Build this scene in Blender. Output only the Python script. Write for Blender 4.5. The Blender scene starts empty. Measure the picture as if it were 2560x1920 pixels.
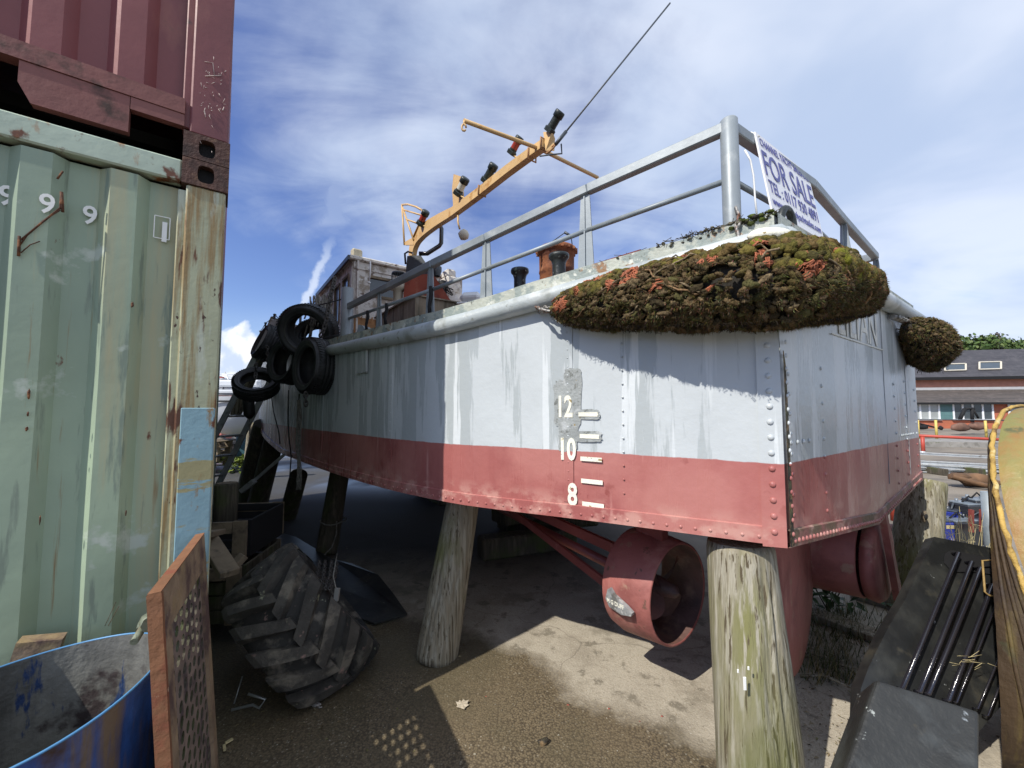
import bpy, math, random
from mathutils import Vector, Matrix, noise
rnd = random.Random(7)
V = Vector
RAD = math.radians
scene = bpy.context.scene
# ------------------------------------------------------------ camera
H = 1.43
TH = math.atan(0.061)
cd = bpy.data.cameras.new('camera'); cam = bpy.data.objects.new('camera', cd)
scene.collection.objects.link(cam); scene.camera = cam
cam.location = (0, 0, H); cam.rotation_euler = (math.pi/2 + TH, 0, 0)
cd.sensor_width = 36; cd.lens = 36*1000/2560; cd.clip_start = .02; cd.clip_end = 2000
# ------------------------------------------------------------ sun and sky
SUN_EL = RAD(45)
SH = V((.743, .669, 0))
sd = bpy.data.lights.new('sun', 'SUN'); sun = bpy.data.objects.new('sun', sd)
scene.collection.objects.link(sun)
sd.energy = 3.8; sd.angle = RAD(.55); sd.color = (1, .95, .87)
ldir = V((SH.x*math.cos(SUN_EL), SH.y*math.cos(SUN_EL), -math.sin(SUN_EL)))
sun.rotation_euler = ldir.to_track_quat('-Z', 'Y').to_euler()
sun.location = (-6, -5, 9)
world = bpy.data.worlds.new('World'); scene.world = world; world.use_nodes = True
wn = world.node_tree; wn.nodes.clear()
def WN(t, **k):
    n = wn.nodes.new(t)
    for a, b in k.items(): setattr(n, a, b)
    return n
def wl(a, b): wn.links.new(a, b)
def wmath(op, a, b=None, clamp=False):
    n = WN('ShaderNodeMath', operation=op); n.use_clamp = clamp
    for i, v in enumerate((a, b)):
        if v is None: continue
        if isinstance(v, (int, float)): n.inputs[i].default_value = v
        else: wl(v, n.inputs[i])
    return n.outputs[0]
def wramp(v, a, b):
    n = WN('ShaderNodeMapRange'); n.interpolation_type = 'SMOOTHSTEP'
    wl(v, n.inputs[0]); n.inputs[1].default_value = a; n.inputs[2].default_value = b
    return n.outputs[0]
sky = WN('ShaderNodeTexSky', sky_type='NISHITA'); sky.sun_disc = False
sky.sun_elevation = SUN_EL; sky.sun_rotation = math.atan2(-SH.x, -SH.y) % (2*math.pi)
sky.altitude = 0; sky.air_density = 1.0; sky.dust_density = .35; sky.ozone_density = 3.0
tc = WN('ShaderNodeTexCoord'); sep = WN('ShaderNodeSeparateXYZ'); wl(tc.outputs['Generated'], sep.inputs[0])
dx, dy, dz = sep.outputs
zz = wmath('ADD', wmath('MAXIMUM', dz, 0.0), .22)
px_, py_ = wmath('DIVIDE', dx, zz), wmath('DIVIDE', dy, zz)
cmb = WN('ShaderNodeCombineXYZ'); wl(px_, cmb.inputs[0]); wl(py_, cmb.inputs[1])
def wnoise(vec, scale, detail=7, rough=.55, dist=0.0, stretch=None, rot=0.0):
    mp = WN('ShaderNodeMapping'); wl(vec, mp.inputs[0])
    if stretch: mp.inputs['Scale'].default_value = stretch
    mp.inputs['Rotation'].default_value = (0, 0, rot)
    n = WN('ShaderNodeTexNoise'); wl(mp.outputs[0], n.inputs['Vector'])
    n.inputs['Scale'].default_value = scale; n.inputs['Detail'].default_value = detail
    n.inputs['Roughness'].default_value = rough; n.inputs['Distortion'].default_value = dist
    return n.outputs[0]
azim = wmath('DIVIDE', dx, wmath('MAXIMUM', dy, .05))      # horizontal bearing
elev = wmath('DIVIDE', dz, wmath('MAXIMUM', dy, .05))      # height in the sky
n1 = wnoise(cmb.outputs[0], .95, 8, .52, .55, (1, .55, 1), .7)
n2 = wnoise(cmb.outputs[0], 3.2, 8, .6, .9, (.45, 1, 1), -.5)
big = wmath('ADD', wmath('MULTIPLY', n1, .72), wmath('MULTIPLY', n2, .28))
# more veil towards the right-hand, upper sky
bias = wmath('ADD', wmath('MULTIPLY', azim, .20), wmath('MULTIPLY', elev, .12))
cov = wramp(wmath('ADD', big, bias), .44, .72)
# low bank thickening at the horizon
lowk = wmath('SUBTRACT', 1.0, wramp(elev, .0, .30))
cov2 = wmath('MULTIPLY', lowk, .42)
# contrail: a straight track across the sky with ragged edges
def trail(a0, e0, a1, e1, w, e_lo, e_hi, seedscale, strength):
    slope = (a1-a0)/(e1-e0)
    line = wmath('ADD', wmath('MULTIPLY', wmath('SUBTRACT', elev, e0), slope), a0)
    wob = wmath('MULTIPLY', wmath('SUBTRACT', wnoise(tc.outputs['Generated'], seedscale, 5, .65), .5), w*2.3)
    d = wmath('ABSOLUTE', wmath('ADD', wmath('SUBTRACT', azim, line), wob))
    wid = wmath('MULTIPLY', wmath('ADD', wmath('MULTIPLY', elev, 1.1), .35), w)
    m = wmath('SUBTRACT', 1.0, wramp(wmath('DIVIDE', d, wid), .25, 1.25))
    band = wmath('MULTIPLY', wramp(elev, e_lo, e_lo+.03), wmath('SUBTRACT', 1.0, wramp(elev, e_hi-.12, e_hi)))
    return wmath('MULTIPLY', wmath('MULTIPLY', m, band), strength)
tr1 = trail(-.525, .27, -.46, .44, .019, .24, .47, 26, .72)
tr1b = trail(-.46, .44, -.38, .88, .05, .45, .9, 14, .38)
tr2 = trail(.20, .36, .36, .47, .028, .32, .50, 18, .34)
# cumulus heaps low on the left
mpc = WN('ShaderNodeCombineXYZ'); wl(azim, mpc.inputs[0]); wl(wmath('MULTIPLY', elev, 1.1), mpc.inputs[1])
nc = wnoise(mpc.outputs[0], 9, 6, .5, .3)
top = wmath('ADD', wmath('MULTIPLY', wmath('SUBTRACT', nc, .5), .26), wmath('ADD', .075, wmath('MULTIPLY', azim, -.10)))
top = wmath('ADD', top, wmath('MULTIPLY', wramp(wmath('ABSOLUTE', wmath('ADD', azim, .70)), .16, .0), .07))
cum = wmath('SUBTRACT', 1.0, wramp(wmath('SUBTRACT', elev, top), -.008, .012))
cum = wmath('MULTIPLY', cum, wramp(azim, -.50, -.62))
cum = wmath('MULTIPLY', cum, wmath('SUBTRACT', 1.0, wramp(azim, -3.0, -4.0)) if False else 1.0)
mask = wmath('MAXIMUM', wmath('MAXIMUM', wmath('MULTIPLY', cov, .86), cov2), wmath('MAXIMUM', tr1, wmath('MAXIMUM', tr1b, tr2)))
shadec = wnoise(cmb.outputs[0], 1.3, 5, .5, .3)
mixc = WN('ShaderNodeMix', data_type='RGBA')
wl(wramp(shadec, .36, .62), mixc.inputs[0])
mixc.inputs[6].default_value = (3.6, 4.35, 5.7, 1); mixc.inputs[7].default_value = (5.3, 5.8, 6.75, 1)
hs = WN('ShaderNodeHueSaturation'); hs.inputs['Hue'].default_value = .518; hs.inputs['Saturation'].default_value = 1.12; hs.inputs['Value'].default_value = 1.0
wl(sky.outputs[0], hs.inputs['Color'])
cap = WN('ShaderNodeMix', data_type='RGBA', blend_type='DARKEN'); cap.inputs[0].default_value = 1
wl(hs.outputs[0], cap.inputs[6]); cap.inputs[7].default_value = (2.5, 3.9, 7.4, 1)
mix1 = WN('ShaderNodeMix', data_type='RGBA'); wl(mask, mix1.inputs[0]); wl(cap.outputs[2], mix1.inputs[6]); wl(mixc.outputs[2], mix1.inputs[7])
mix2 = WN('ShaderNodeMix', data_type='RGBA'); wl(cum, mix2.inputs[0]); wl(mix1.outputs[2], mix2.inputs[6])
ncs = wnoise(mpc.outputs[0], 13, 5, .5, .2)
mixk = WN('ShaderNodeMix', data_type='RGBA'); wl(wramp(ncs, .38, .6), mixk.inputs[0])
mixk.inputs[6].default_value = (4.2, 4.9, 6.2, 1); mixk.inputs[7].default_value = (7.2, 7.3, 7.6, 1)
wl(mixk.outputs[2], mix2.inputs[7])
bg = WN('ShaderNodeBackground'); bg.inputs['Strength'].default_value = .12
wl(mix2.outputs[2], bg.inputs[0]); wo = WN('ShaderNodeOutputWorld'); wl(bg.outputs[0], wo.inputs[0])
vs = scene.view_settings
scene.display_settings.display_device = 'sRGB'
vs.view_transform = 'Standard'; vs.look = 'None'; vs.exposure = 0.44; vs.gamma = 1
scene.cycles.max_bounces = 5; scene.cycles.use_denoising = True

# ------------------------------------------------------------ pixel rays of the photograph -> points in the place
F = 1000.
def ray(px, py):
    u = (px-1280)/F; v = (960-py)/F
    return V((u, math.cos(TH)-v*math.sin(TH), math.sin(TH)+v*math.cos(TH)))
CAMP = V((0, 0, H))
def W(px, py, Y):
    r = ray(px, py); return CAMP + r*(Y/r.y)
def WZ(px, py, z):
    r = ray(px, py); return CAMP + r*((z-H)/r.z)
def WPl(px, py, p, n):
    r = ray(px, py); return CAMP + r*((p-CAMP).dot(n)/r.dot(n))
def zat(py, Y): return W(1280, py, Y).z

# ------------------------------------------------------------ materials
def mat(name, base, rough=.6, metal=0.0, var=.12, vs_=5.0, layers=(), bump=.15, bscale=40, spec=.5, stretch=(1, 1, 1), world=False, alpha=None, vcol=False, coat=0.0):
    """layers: (colour, scale, thr, soft, stretch, detail, [zlo, zhi], rough)"""
    m = bpy.data.materials.new(name); m.use_nodes = True
    nt = m.node_tree; N = nt.nodes; L = nt.links
    b = N['Principled BSDF']
    b.inputs['Roughness'].default_value = rough; b.inputs['Metallic'].default_value = metal
    b.inputs['Specular IOR Level'].default_value = spec
    b.inputs['Coat Weight'].default_value = coat
    if world:
        g = N.new('ShaderNodeNewGeometry'); co = g.outputs['Position']
    else:
        t = N.new('ShaderNodeTexCoord'); co = t.outputs['Object']
    def ns(scale, detail=5, st=(1, 1, 1), rg=.55, off=0):
        mp = N.new('ShaderNodeMapping'); L.new(co, mp.inputs[0]); mp.inputs['Scale'].default_value = st
        mp.inputs['Location'].default_value = (off, off*.7, off*1.3)
        n = N.new('ShaderNodeTexNoise'); L.new(mp.outputs[0], n.inputs['Vector'])
        n.inputs['Scale'].default_value = scale; n.inputs['Detail'].default_value = detail; n.inputs['Roughness'].default_value = rg
        return n.outputs[0]
    if vcol:
        a = N.new('ShaderNodeAttribute'); a.attribute_name = 'Col'; col = a.outputs['Color']
    else:
        c = N.new('ShaderNodeRGB'); c.outputs[0].default_value = (*base, 1); col = c.outputs[0]
    mr = N.new('ShaderNodeMapRange'); L.new(ns(vs_, 6, stretch), mr.inputs[0])
    mr.inputs[1].default_value = .3; mr.inputs[2].default_value = .7
    mr.inputs[3].default_value = 1-var*1.5; mr.inputs[4].default_value = 1+var*1.5
    vm = N.new('ShaderNodeVectorMath'); vm.operation = 'SCALE'; L.new(col, vm.inputs[0]); L.new(mr.outputs[0], vm.inputs['Scale'])
    col = vm.outputs[0]
    rgh = None
    for i, ly in enumerate(layers):
        lc, sc, thr, soft = ly[:4]
        st = ly[4] if len(ly) > 4 and ly[4] else (1, 1, 1)
        det = ly[5] if len(ly) > 5 else 6
        zr = ly[6] if len(ly) > 6 else None
        lr = ly[7] if len(ly) > 7 else None
        v = ns(sc, det, st, .6, 3.1+i*5.7)
        q = N.new('ShaderNodeMapRange'); L.new(v, q.inputs[0]); q.inputs[1].default_value = thr-soft; q.inputs[2].default_value = thr+soft
        k = q.outputs[0]
        if zr:
            s = N.new('ShaderNodeSeparateXYZ'); L.new(co, s.inputs[0])
            # band: noise wobble on the edge, zlo<z<zhi
            wv = N.new('ShaderNodeMath'); wv.operation = 'MULTIPLY_ADD'; L.new(ns(9, 4), wv.inputs[0]); wv.inputs[1].default_value = zr[2] if len(zr) > 2 else .03; L.new(s.outputs[2], wv.inputs[2])
            r1 = N.new('ShaderNodeMapRange'); L.new(wv.outputs[0], r1.inputs[0]); r1.inputs[1].default_value = zr[0]; r1.inputs[2].default_value = zr[1]
            mm = N.new('ShaderNodeMath'); mm.operation = 'MULTIPLY'; L.new(k, mm.inputs[0]); L.new(r1.outputs[0], mm.inputs[1]); k = mm.outputs[0]
        mx = N.new('ShaderNodeMix'); mx.data_type = 'RGBA'; L.new(k, mx.inputs[0]); L.new(col, mx.inputs[6])
        mx.inputs[7].default_value = (*lc, 1); col = mx.outputs[2]
        if lr is not None:
            rx = N.new('ShaderNodeMix'); L.new(k, rx.inputs[0])
            if rgh is None: rx.inputs[2].default_value = rough
            else: L.new(rgh, rx.inputs[2])
            rx.inputs[3].default_value = lr; rgh = rx.outputs[0]
    L.new(col, b.inputs['Base Color'])
    if rgh is not None: L.new(rgh, b.inputs['Roughness'])
    if bump:
        bp = N.new('ShaderNodeBump'); bp.inputs['Strength'].default_value = bump; bp.inputs['Distance'].default_value = .01
        L.new(ns(bscale, 6, stretch), bp.inputs['Height']); L.new(bp.outputs[0], b.inputs['Normal'])
    return m

RUST = (.13, .045, .018); RUSTD = (.055, .022, .012); RUSTO = (.33, .13, .04)
M = {}
M['green_box'] = mat('green_paint', (.315, .395, .275), .5, 0, .07, 3, [((.23, .30, .235), 1.2, .56, .12, (1, 1, .4)), ((.40, .37, .22), 2.6, .58, .06, (2.2, 2.2, .14)), ((.25, .165, .07), 9, .65, .03, (3, 3, .10)), ((.20, .25, .19), 14, .62, .04, (2, 2, .2)), (RUST, 7, .71, .012, (1, 1, .5)), (RUSTO, 16, .735, .02, (2, 2, .25)), ((.45, .50, .42), 5, .66, .03)], .14, 14)
M['green_post'] = mat('weathered_green_paint', (.37, .39, .26), .55, 0, .10, 3, [((.26, .18, .075), 9, .55, .06, (3, 3, .16)), ((.13, .055, .022), 15, .60, .025, (2.5, 2.5, .22)), ((.45, .48, .38), 7, .60, .04, (2, 2, .35)), (RUSTD, 22, .645, .015, (1, 1, .5)), ((.09, .035, .016), 6, .66, .02, (1.5, 1.5, .4))], .12, 50)
M['green_rail'] = mat('pale_green_paint', (.42, .50, .40), .5, 0, .08, 4, [(RUST, 9, .60, .03), (RUSTO, 14, .60, .05, (1, 1, .4))], .15, 30)
M['blue_patch'] = mat('blue_paint', (.22, .36, .41), .5, 0, .08, 6, [((.32, .29, .15), 5, .60, .015, (.5, .5, 2.6)), (RUST, 10, .64, .015, (1, 1, .6)), ((.26, .16, .06), 16, .64, .03, (1, 1, .4))], .15, 40)
M['red_box'] = mat('maroon_paint', (.215, .062, .062), .5, 0, .10, 2.5, [((.13, .04, .045), 1.6, .58, .12, (1, 1, .4)), ((.05, .03, .03), 7, .70, .03), ((.30, .12, .09), 3, .66, .06, (1, 1, .4))], .12, 20)
M['red_rail'] = mat('scuffed_maroon_paint', (.21, .075, .062), .55, 0, .12, 5, [(RUSTD, 6, .58, .05), ((.5, .42, .38), 26, .74, .01, (.5, .5, 1))], .2, 30)
M['casting'] = mat('rusty_steel_casting', (.085, .038, .026), .7, .1, .25, 12, [((.17, .09, .05), 20, .62, .06), ((.03, .018, .014), 9, .6, .1)], .5, 60)
M['black'] = mat('deep_black', (.006, .006, .007), .8, 0, .1, 5, (), 0)
M['white_paint'] = mat('white_marking_paint', (.80, .80, .76), .5, 0, .04, 8, (), .05, 40)
M['worn_white'] = mat('worn_white_paint', (.80, .78, .66), .5, 0, .05, 8, [((.30, .22, .08), 45, .66, .02), ((.35, .34, .32), 70, .66, .02)], .3, 80)
# hull topsides and bottom paint
def hullmat():
    m = mat('hull_paint', (.50, .535, .55), .36, 0, .04, 2.5, [
        ((.39, .425, .435), 2.3, .53, .012, (3.2, 3.2, .30), 7, None, .27),
        ((.61, .645, .66), 3.1, .62, .015, (4.2, 4.2, .18), 7, None, .4),
        ((.26, .28, .27), 5, .75, .03, (4, 4, .16), 5),
        ((.20, .21, .19), 24, .78, .02, (1, 1, .6), 4)], .22, 22, world=True)
    nt = m.node_tree; N = nt.nodes; L = nt.links; b = N['Principled BSDF']
    grey = b.inputs['Base Color'].links[0].from_socket
    g = N.new('ShaderNodeNewGeometry'); s = N.new('ShaderNodeSeparateXYZ'); L.new(g.outputs['Position'], s.inputs[0])
    def nz(sc, st=(1, 1, 1), off=0, det=6):
        mp = N.new('ShaderNodeMapping'); L.new(g.outputs['Position'], mp.inputs[0]); mp.inputs['Scale'].default_value = st; mp.inputs['Location'].default_value = (off, off, off)
        n = N.new('ShaderNodeTexNoise'); L.new(mp.outputs[0], n.inputs['Vector']); n.inputs['Scale'].default_value = sc; n.inputs['Detail'].default_value = det; n.inputs['Roughness'].default_value = .6
        return n.outputs[0]
    def mr(v, a, bb):
        q = N.new('ShaderNodeMapRange'); L.new(v, q.inputs[0]); q.inputs[1].default_value = a; q.inputs[2].default_value = bb; return q.outputs[0]
    def mix(k, a, c):
        mx = N.new('ShaderNodeMix'); mx.data_type = 'RGBA'; L.new(k, mx.inputs[0])
        if isinstance(a, tuple): mx.inputs[6].default_value = (*a, 1)
        else: L.new(a, mx.inputs[6])
        if isinstance(c, tuple): mx.inputs[7].default_value = (*c, 1)
        else: L.new(c, mx.inputs[7])
        return mx.outputs[2]
    red = mix(mr(nz(2.5, (1.6, 1.6, .4), 2), .42, .6), (.37, .125, .112), (.295, .088, .082))
    red = mix(mr(nz(6, (2.6, 2.6, .3), 5), .60, .68), red, (.47, .215, .19))
    red = mix(mr(nz(7, (1, 1, 1), 9), .64, .67), red, (.22, .045, .04))
    red = mix(mr(nz(30, (1, 1, 1), 14), .70, .73), red, (.13, .035, .03))
    red = mix(mr(nz(1.1, (1, 1, 1), 21), .50, .60), red, (.42, .165, .145))
    # chalky scuffing low down along the chine
    ck = N.new('ShaderNodeMath'); ck.operation = 'MULTIPLY'; L.new(mr(s.outputs[2], 1.06, .98), ck.inputs[0]); L.new(mr(nz(9, (1, 1, 1.5), 31), .48, .60), ck.inputs[1])
    red = mix(ck.outputs[0], red, (.50, .26, .22))
    zz = N.new('ShaderNodeMath'); zz.operation = 'MULTIPLY_ADD'; L.new(nz(14, (1, 1, 1), 7), zz.inputs[0]); zz.inputs[1].default_value = .011; L.new(s.outputs[2], zz.inputs[2])
    fin = mix(mr(zz.outputs[0], WLZ-.0015+.0035, WLZ+.0015+.0035), red, grey)
    # soot-grey run-off just above the boot line
    # bow rust streaks
    bx = mr(s.outputs[1], 3.4, 5.0)
    kk = N.new('ShaderNodeMath'); kk.operation = 'MULTIPLY'; L.new(bx, kk.inputs[0]); L.new(mr(nz(4, (3, 3, .14), 40), .50, .66), kk.inputs[1])
    fin = mix(kk.outputs[0], fin, (.13, .075, .045))
    L.new(fin, b.inputs['Base Color'])
    b.inputs['Specular IOR Level'].default_value = .45
    return m
WLZ = 1.238
M['hull'] = hullmat()
M['hull_red'] = mat('red_lead_paint', (.26, .068, .055), .5, 0, .12, 4, [((.18, .05, .045), 3, .55, .1), ((.36, .13, .11), 8, .66, .04)], .2, 30)
M['nozzle_red'] = mat('nozzle_red_paint', (.31, .105, .088), .62, 0, .08, 4, [((.22, .07, .06), 4, .55, .06), ((.30, .17, .12), 9, .62, .03), ((.15, .07, .05), 16, .66, .02), ((.37, .16, .13), 5, .60, .05, (1, 1, .4))], .35, 30)
M['nozzle_in'] = mat('fouled_dark_paint', (.10, .055, .045), .6, 0, .3, 8, [((.22, .14, .10), 6, .58, .06), ((.16, .05, .04), 4, .55, .1)], .4, 40)
M['rail'] = mat('grey_galvanised_paint', (.25, .285, .305), .45, .1, .06, 8, [((.33, .36, .37), 9, .62, .05), ((.10, .10, .09), 30, .74, .015), ((.18, .21, .23), 4, .58, .08)], .05, 40)
M['strake'] = mat('weathered_grey_strake', (.40, .44, .445), .4, 0, .08, 4, [((.28, .30, .28), 5, .56, .06), ((.15, .16, .12), 18, .66, .04), ((.52, .55, .55), 3, .6, .06)], .25, 40)
M['peel'] = mat('peeling_bulwark_paint', (.40, .42, .36), .6, 0, .12, 6, [((.24, .28, .26), 12, .52, .03), ((.24, .13, .06), 16, .62, .03), ((.55, .56, .50), 18, .62, .02), ((.07, .07, .05), 26, .66, .03)], .5, 50)
M['darkgap'] = mat('rust_black_seam', (.035, .028, .018), .8, 0, .4, 20, [((.20, .13, .06), 30, .56, .05), ((.10, .10, .04), 14, .56, .08)], .6, 60)
M['anode'] = mat('zinc_anode', (.32, .33, .33), .6, .2, .2, 12, [((.16, .16, .15), 14, .56, .05), ((.5, .5, .48), 20, .62, .04)], .5, 60)
M['yellow'] = mat('yellow_mast_paint', (.60, .40, .18), .45, 0, .07, 5, [((.45, .24, .07), 9, .62, .05), ((.25, .12, .05), 24, .72, .02)], .15, 40)
M['funnel'] = mat('funnel_red_paint', (.30, .065, .035), .55, 0, .15, 4, [((.16, .035, .025), 4, .56, .05), ((.38, .12, .07), 12, .64, .04)], .3, 40)
M['dkgrey'] = mat('dark_grey_steel', (.055, .065, .075), .45, .1, .15, 8, [((.12, .12, .11), 14, .64, .04)], .2, 40)
M['rubber'] = mat('black_rubber', (.014, .015, .016), .55, 0, .25, 8, [((.045, .048, .05), 6, .60, .08)], .3, 60)
M['tread'] = mat('dusty_tyre_rubber', (.028, .026, .022), .8, 0, .3, 5, [((.16, .14, .11), 7, .60, .05, (1, 1, 1), 8), ((.30, .19, .16), 12, .66, .03), ((.35, .36, .25), 15, .69, .02)], .6, 30)
M['lug'] = mat('dusty_lug_rubber', (.055, .050, .041), .85, 0, .3, 6, [((.17, .15, .115), 7, .58, .05), ((.03, .028, .024), 6, .58, .05), ((.27, .17, .14), 13, .67, .03), ((.33, .34, .22), 11, .70, .03)], .7, 30)
M['chain'] = mat('galvanised_chain', (.30, .29, .27), .55, .5, .2, 30, [(RUST, 25, .6, .05)], .3, 90)
M['chain_dark'] = mat('old_dark_chain', (.06, .055, .05), .6, .4, .2, 30, (), .3, 90)
M['rope'] = mat('weathered_rope', (.20, .19, .165), .9, 0, .25, 40, (), .6, 120)
M['orange'] = mat('orange_rope_strands', (.42, .135, .065), .9, 0, .25, 60, [((.25, .09, .05), 40, .56, .05)], .8, 160)
M['moss'] = mat('mossy_fender_rope', (1, 1, 1), .95, 0, .35, 60, (), 1.0, 130, vcol=True, spec=.15)
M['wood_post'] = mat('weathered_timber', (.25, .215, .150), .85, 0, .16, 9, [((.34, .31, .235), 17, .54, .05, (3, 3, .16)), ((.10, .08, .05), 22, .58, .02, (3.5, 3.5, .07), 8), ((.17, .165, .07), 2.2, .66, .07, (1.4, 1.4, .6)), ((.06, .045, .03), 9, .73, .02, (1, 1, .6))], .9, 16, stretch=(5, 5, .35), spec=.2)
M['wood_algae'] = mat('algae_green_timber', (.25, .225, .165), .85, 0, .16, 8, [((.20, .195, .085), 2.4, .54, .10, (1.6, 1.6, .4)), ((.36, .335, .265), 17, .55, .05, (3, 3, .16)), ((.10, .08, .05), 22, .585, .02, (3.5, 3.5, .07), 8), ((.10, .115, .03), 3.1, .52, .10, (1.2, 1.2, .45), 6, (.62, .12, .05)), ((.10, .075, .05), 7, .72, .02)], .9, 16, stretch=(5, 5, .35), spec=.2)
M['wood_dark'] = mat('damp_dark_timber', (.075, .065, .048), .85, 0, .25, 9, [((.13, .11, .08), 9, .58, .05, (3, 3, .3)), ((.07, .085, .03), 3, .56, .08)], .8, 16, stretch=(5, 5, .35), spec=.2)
M['plank'] = mat('weathered_plank', (.20, .155, .10), .85, 0, .2, 9, [((.10, .08, .055), 12, .58, .05, (1, 1, 1))], .6, 30)
M['grate'] = mat('rusty_brown_board', (.26, .185, .115), .75, 0, .2, 10, [((.28, .20, .10), 7, .58, .06), ((.10, .06, .05), 9, .56, .07), ((.30, .27, .21), 30, .70, .02)], .4, 40)
M['grate_edge'] = mat('orange_brown_edge', (.20, .088, .040), .7, 0, .15, 10, [((.20, .06, .03), 9, .58, .05), ((.45, .32, .22), 40, .70, .02)], .4, 40)
M['grate_mid'] = mat('purple_brown_board', (.20, .15, .12), .8, 0, .2, 14, [((.07, .05, .05), 12, .56, .06)], .5, 50)
M['drum_out'] = mat('scratched_blue_plastic', (.025, .075, .26), .38, 0, .2, 4, [((.012, .03, .10), 3, .54, .06, (2, 2, .4)), ((.14, .10, .07), 5, .60, .06, (2, 2, .25)), ((.55, .52, .42), 9, .645, .02, (3, 3, .14)), ((.04, .02, .015), 5, .62, .06)], .25, 40)
M['drum_in'] = mat('chalky_drum_lining', (.115, .115, .105), .6, 0, .3, 7, [((.19, .19, .17), 4, .54, .06, (1.4, 1.4, .4)), ((.04, .03, .03), 6, .60, .04), ((.012, .035, .11), 7, .63, .02, (2, 2, .5)), ((.10, .055, .03), 5, .66, .04)], .5, 40)
M['drum_rim'] = mat('pale_blue_cut_rim', (.08, .24, .45), .45, 0, .08, 10, (), .1, 40)
M['plastic_black'] = mat('black_plastic', (.014, .015, .015), .45, 0, .2, 6, [((.035, .036, .032), 5, .56, .08), ((.045, .042, .032), 9, .64, .05), ((.25, .26, .25), 30, .70, .012)], .15, 30)
M['pipe_black'] = mat('wet_black_tube', (.015, .014, .018), .16, 0, .1, 6, (), .1, 60, coat=.5)
M['speckled'] = mat('speckled_black_coating', (.02, .021, .02), .55, 0, .25, 6, [((.06, .048, .026), 7, .62, .05), ((.05, .055, .055), 3, .55, .05), ((.30, .32, .30), 22, .685, .012), ((.26, .29, .31), 5.2, .655, .012)], .45, 40)
M['buoy'] = mat('rust_stained_yellow_steel', (.27, .185, .05), .55, 0, .15, 3, [((.20, .19, .06), 3, .50, .10, (1.2, 1.2, .5)), ((.30, .11, .03), 3, .60, .08, (1.2, 1.2, .4)), ((.55, .42, .14), 6, .66, .03), ((.10, .10, .04), 8, .64, .03)], .5, 30)
M['buoy_side'] = mat('brown_rusted_steel', (.060, .036, .016), .7, .0, .25, 4, [((.12, .085, .025), 6, .58, .07, (3, 3, .18)), ((.035, .022, .014), 5, .60, .06, (3, 3, .2)), ((.05, .07, .03), 3, .68, .05)], .5, 30)
M['brick'] = mat('orange_brick', (.46, .135, .065), .8, 0, .1, 3, [((.36, .10, .06), 1.4, .56, .1), ((.33, .12, .07), 6, .55, .05, (.3, .3, 5))], .2, 10)
M['brick2'] = mat('pale_brick', (.50, .22, .145), .8, 0, .1, 3, (), .2, 10)
M['slate'] = mat('dark_slate', (.055, .052, .058), .65, 0, .12, 1.2, [((.036, .034, .040), 5, .52, .04, (.06, .06, 5)), ((.075, .07, .075), 3, .58, .08)], .2, 8)
M['tile'] = mat('brown_roof_tile', (.085, .070, .060), .75, 0, .12, 1.2, [((.05, .042, .038), 5, .52, .04, (.06, .06, 5)), ((.11, .09, .08), 3, .58, .08)], .2, 8)
M['lead'] = mat('lead_flashing', (.42, .42, .42), .5, 0, .05, 4, (), .1, 20)
M['upvc'] = mat('white_window_frame', (.78, .79, .80), .4, 0, .03, 4, (), .05, 20)
M['teal'] = mat('teal_boarding', (.10, .20, .20), .6, 0, .08, 4, [((.07, .14, .14), 6, .56, .05, (.2, .2, 4))], .2, 20)
def glassmat(name, c, r=.08):
    return mat(name, c, r, 0, .1, 2, (), .02, 4, spec=.8)
M['glass'] = glassmat('window_glass', (.05, .065, .075))
M['glass_lit'] = glassmat('blinded_window', (.33, .35, .34), .15)
M['glass_sky'] = glassmat('sky_lit_window', (.20, .28, .36), .1)  # sky reflection painted into the glass base colour
M['lens_clear'] = mat('clear_lens', (.55, .56, .50), .15, 0, .1, 20, (), .05, 20)
M['lens_red'] = mat('red_lens', (.32, .045, .03), .2, 0, .15, 20, (), .05, 20)
M['lampbody'] = mat('black_lamp_body', (.018, .026, .024), .4, 0, .2, 30, [((.16, .18, .12), 60, .70, .02)], .2, 60)
M['wheel_white'] = mat('peeling_white_paint', (.60, .57, .52), .65, 0, .08, 6, [((.32, .27, .21), 8, .56, .05), ((.15, .10, .07), 12, .63, .03), ((.70, .68, .64), 16, .6, .04)], .5, 30)
M['ply'] = mat('stained_plywood', (.215, .175, .12), .8, 0, .15, 4, [((.30, .27, .21), 9, .60, .05, (3, 3, .25)), ((.10, .085, .055), 6, .60, .06, (2, 2, .3))], .3, 30)
M['orange_ply'] = mat('raw_orange_wood', (.38, .20, .085), .8, 0, .2, 8, (), .4, 40)
M['cream'] = mat('cream_enamel', (.58, .53, .42), .45, 0, .06, 8, [((.35, .30, .2), 14, .66, .04)], .15, 40)
M['whitep'] = mat('white_plastic', (.74, .74, .72), .4, 0, .04, 8, [((.45, .43, .38), 12, .68, .04)], .1, 40)
M['bollard'] = mat('chipped_black_paint', (.022, .028, .028), .4, .1, .2, 12, [((.35, .38, .33), 38, .665, .015), ((.16, .20, .14), 22, .66, .03)], .3, 60)
M['rustbucket'] = mat('rusted_bucket_steel', (.24, .085, .032), .8, .05, .2, 9, [((.12, .04, .02), 10, .56, .06), ((.40, .18, .08), 14, .64, .04), ((.06, .03, .02), 20, .68, .03)], .4, 60)
M['sign'] = mat('sign_board', (.80, .80, .82), .35, 0, .015, 4, (), .02, 10)
M['signback'] = mat('sign_board_edge', (.55, .55, .56), .5, 0, .05, 4, (), .05, 10)
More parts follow.
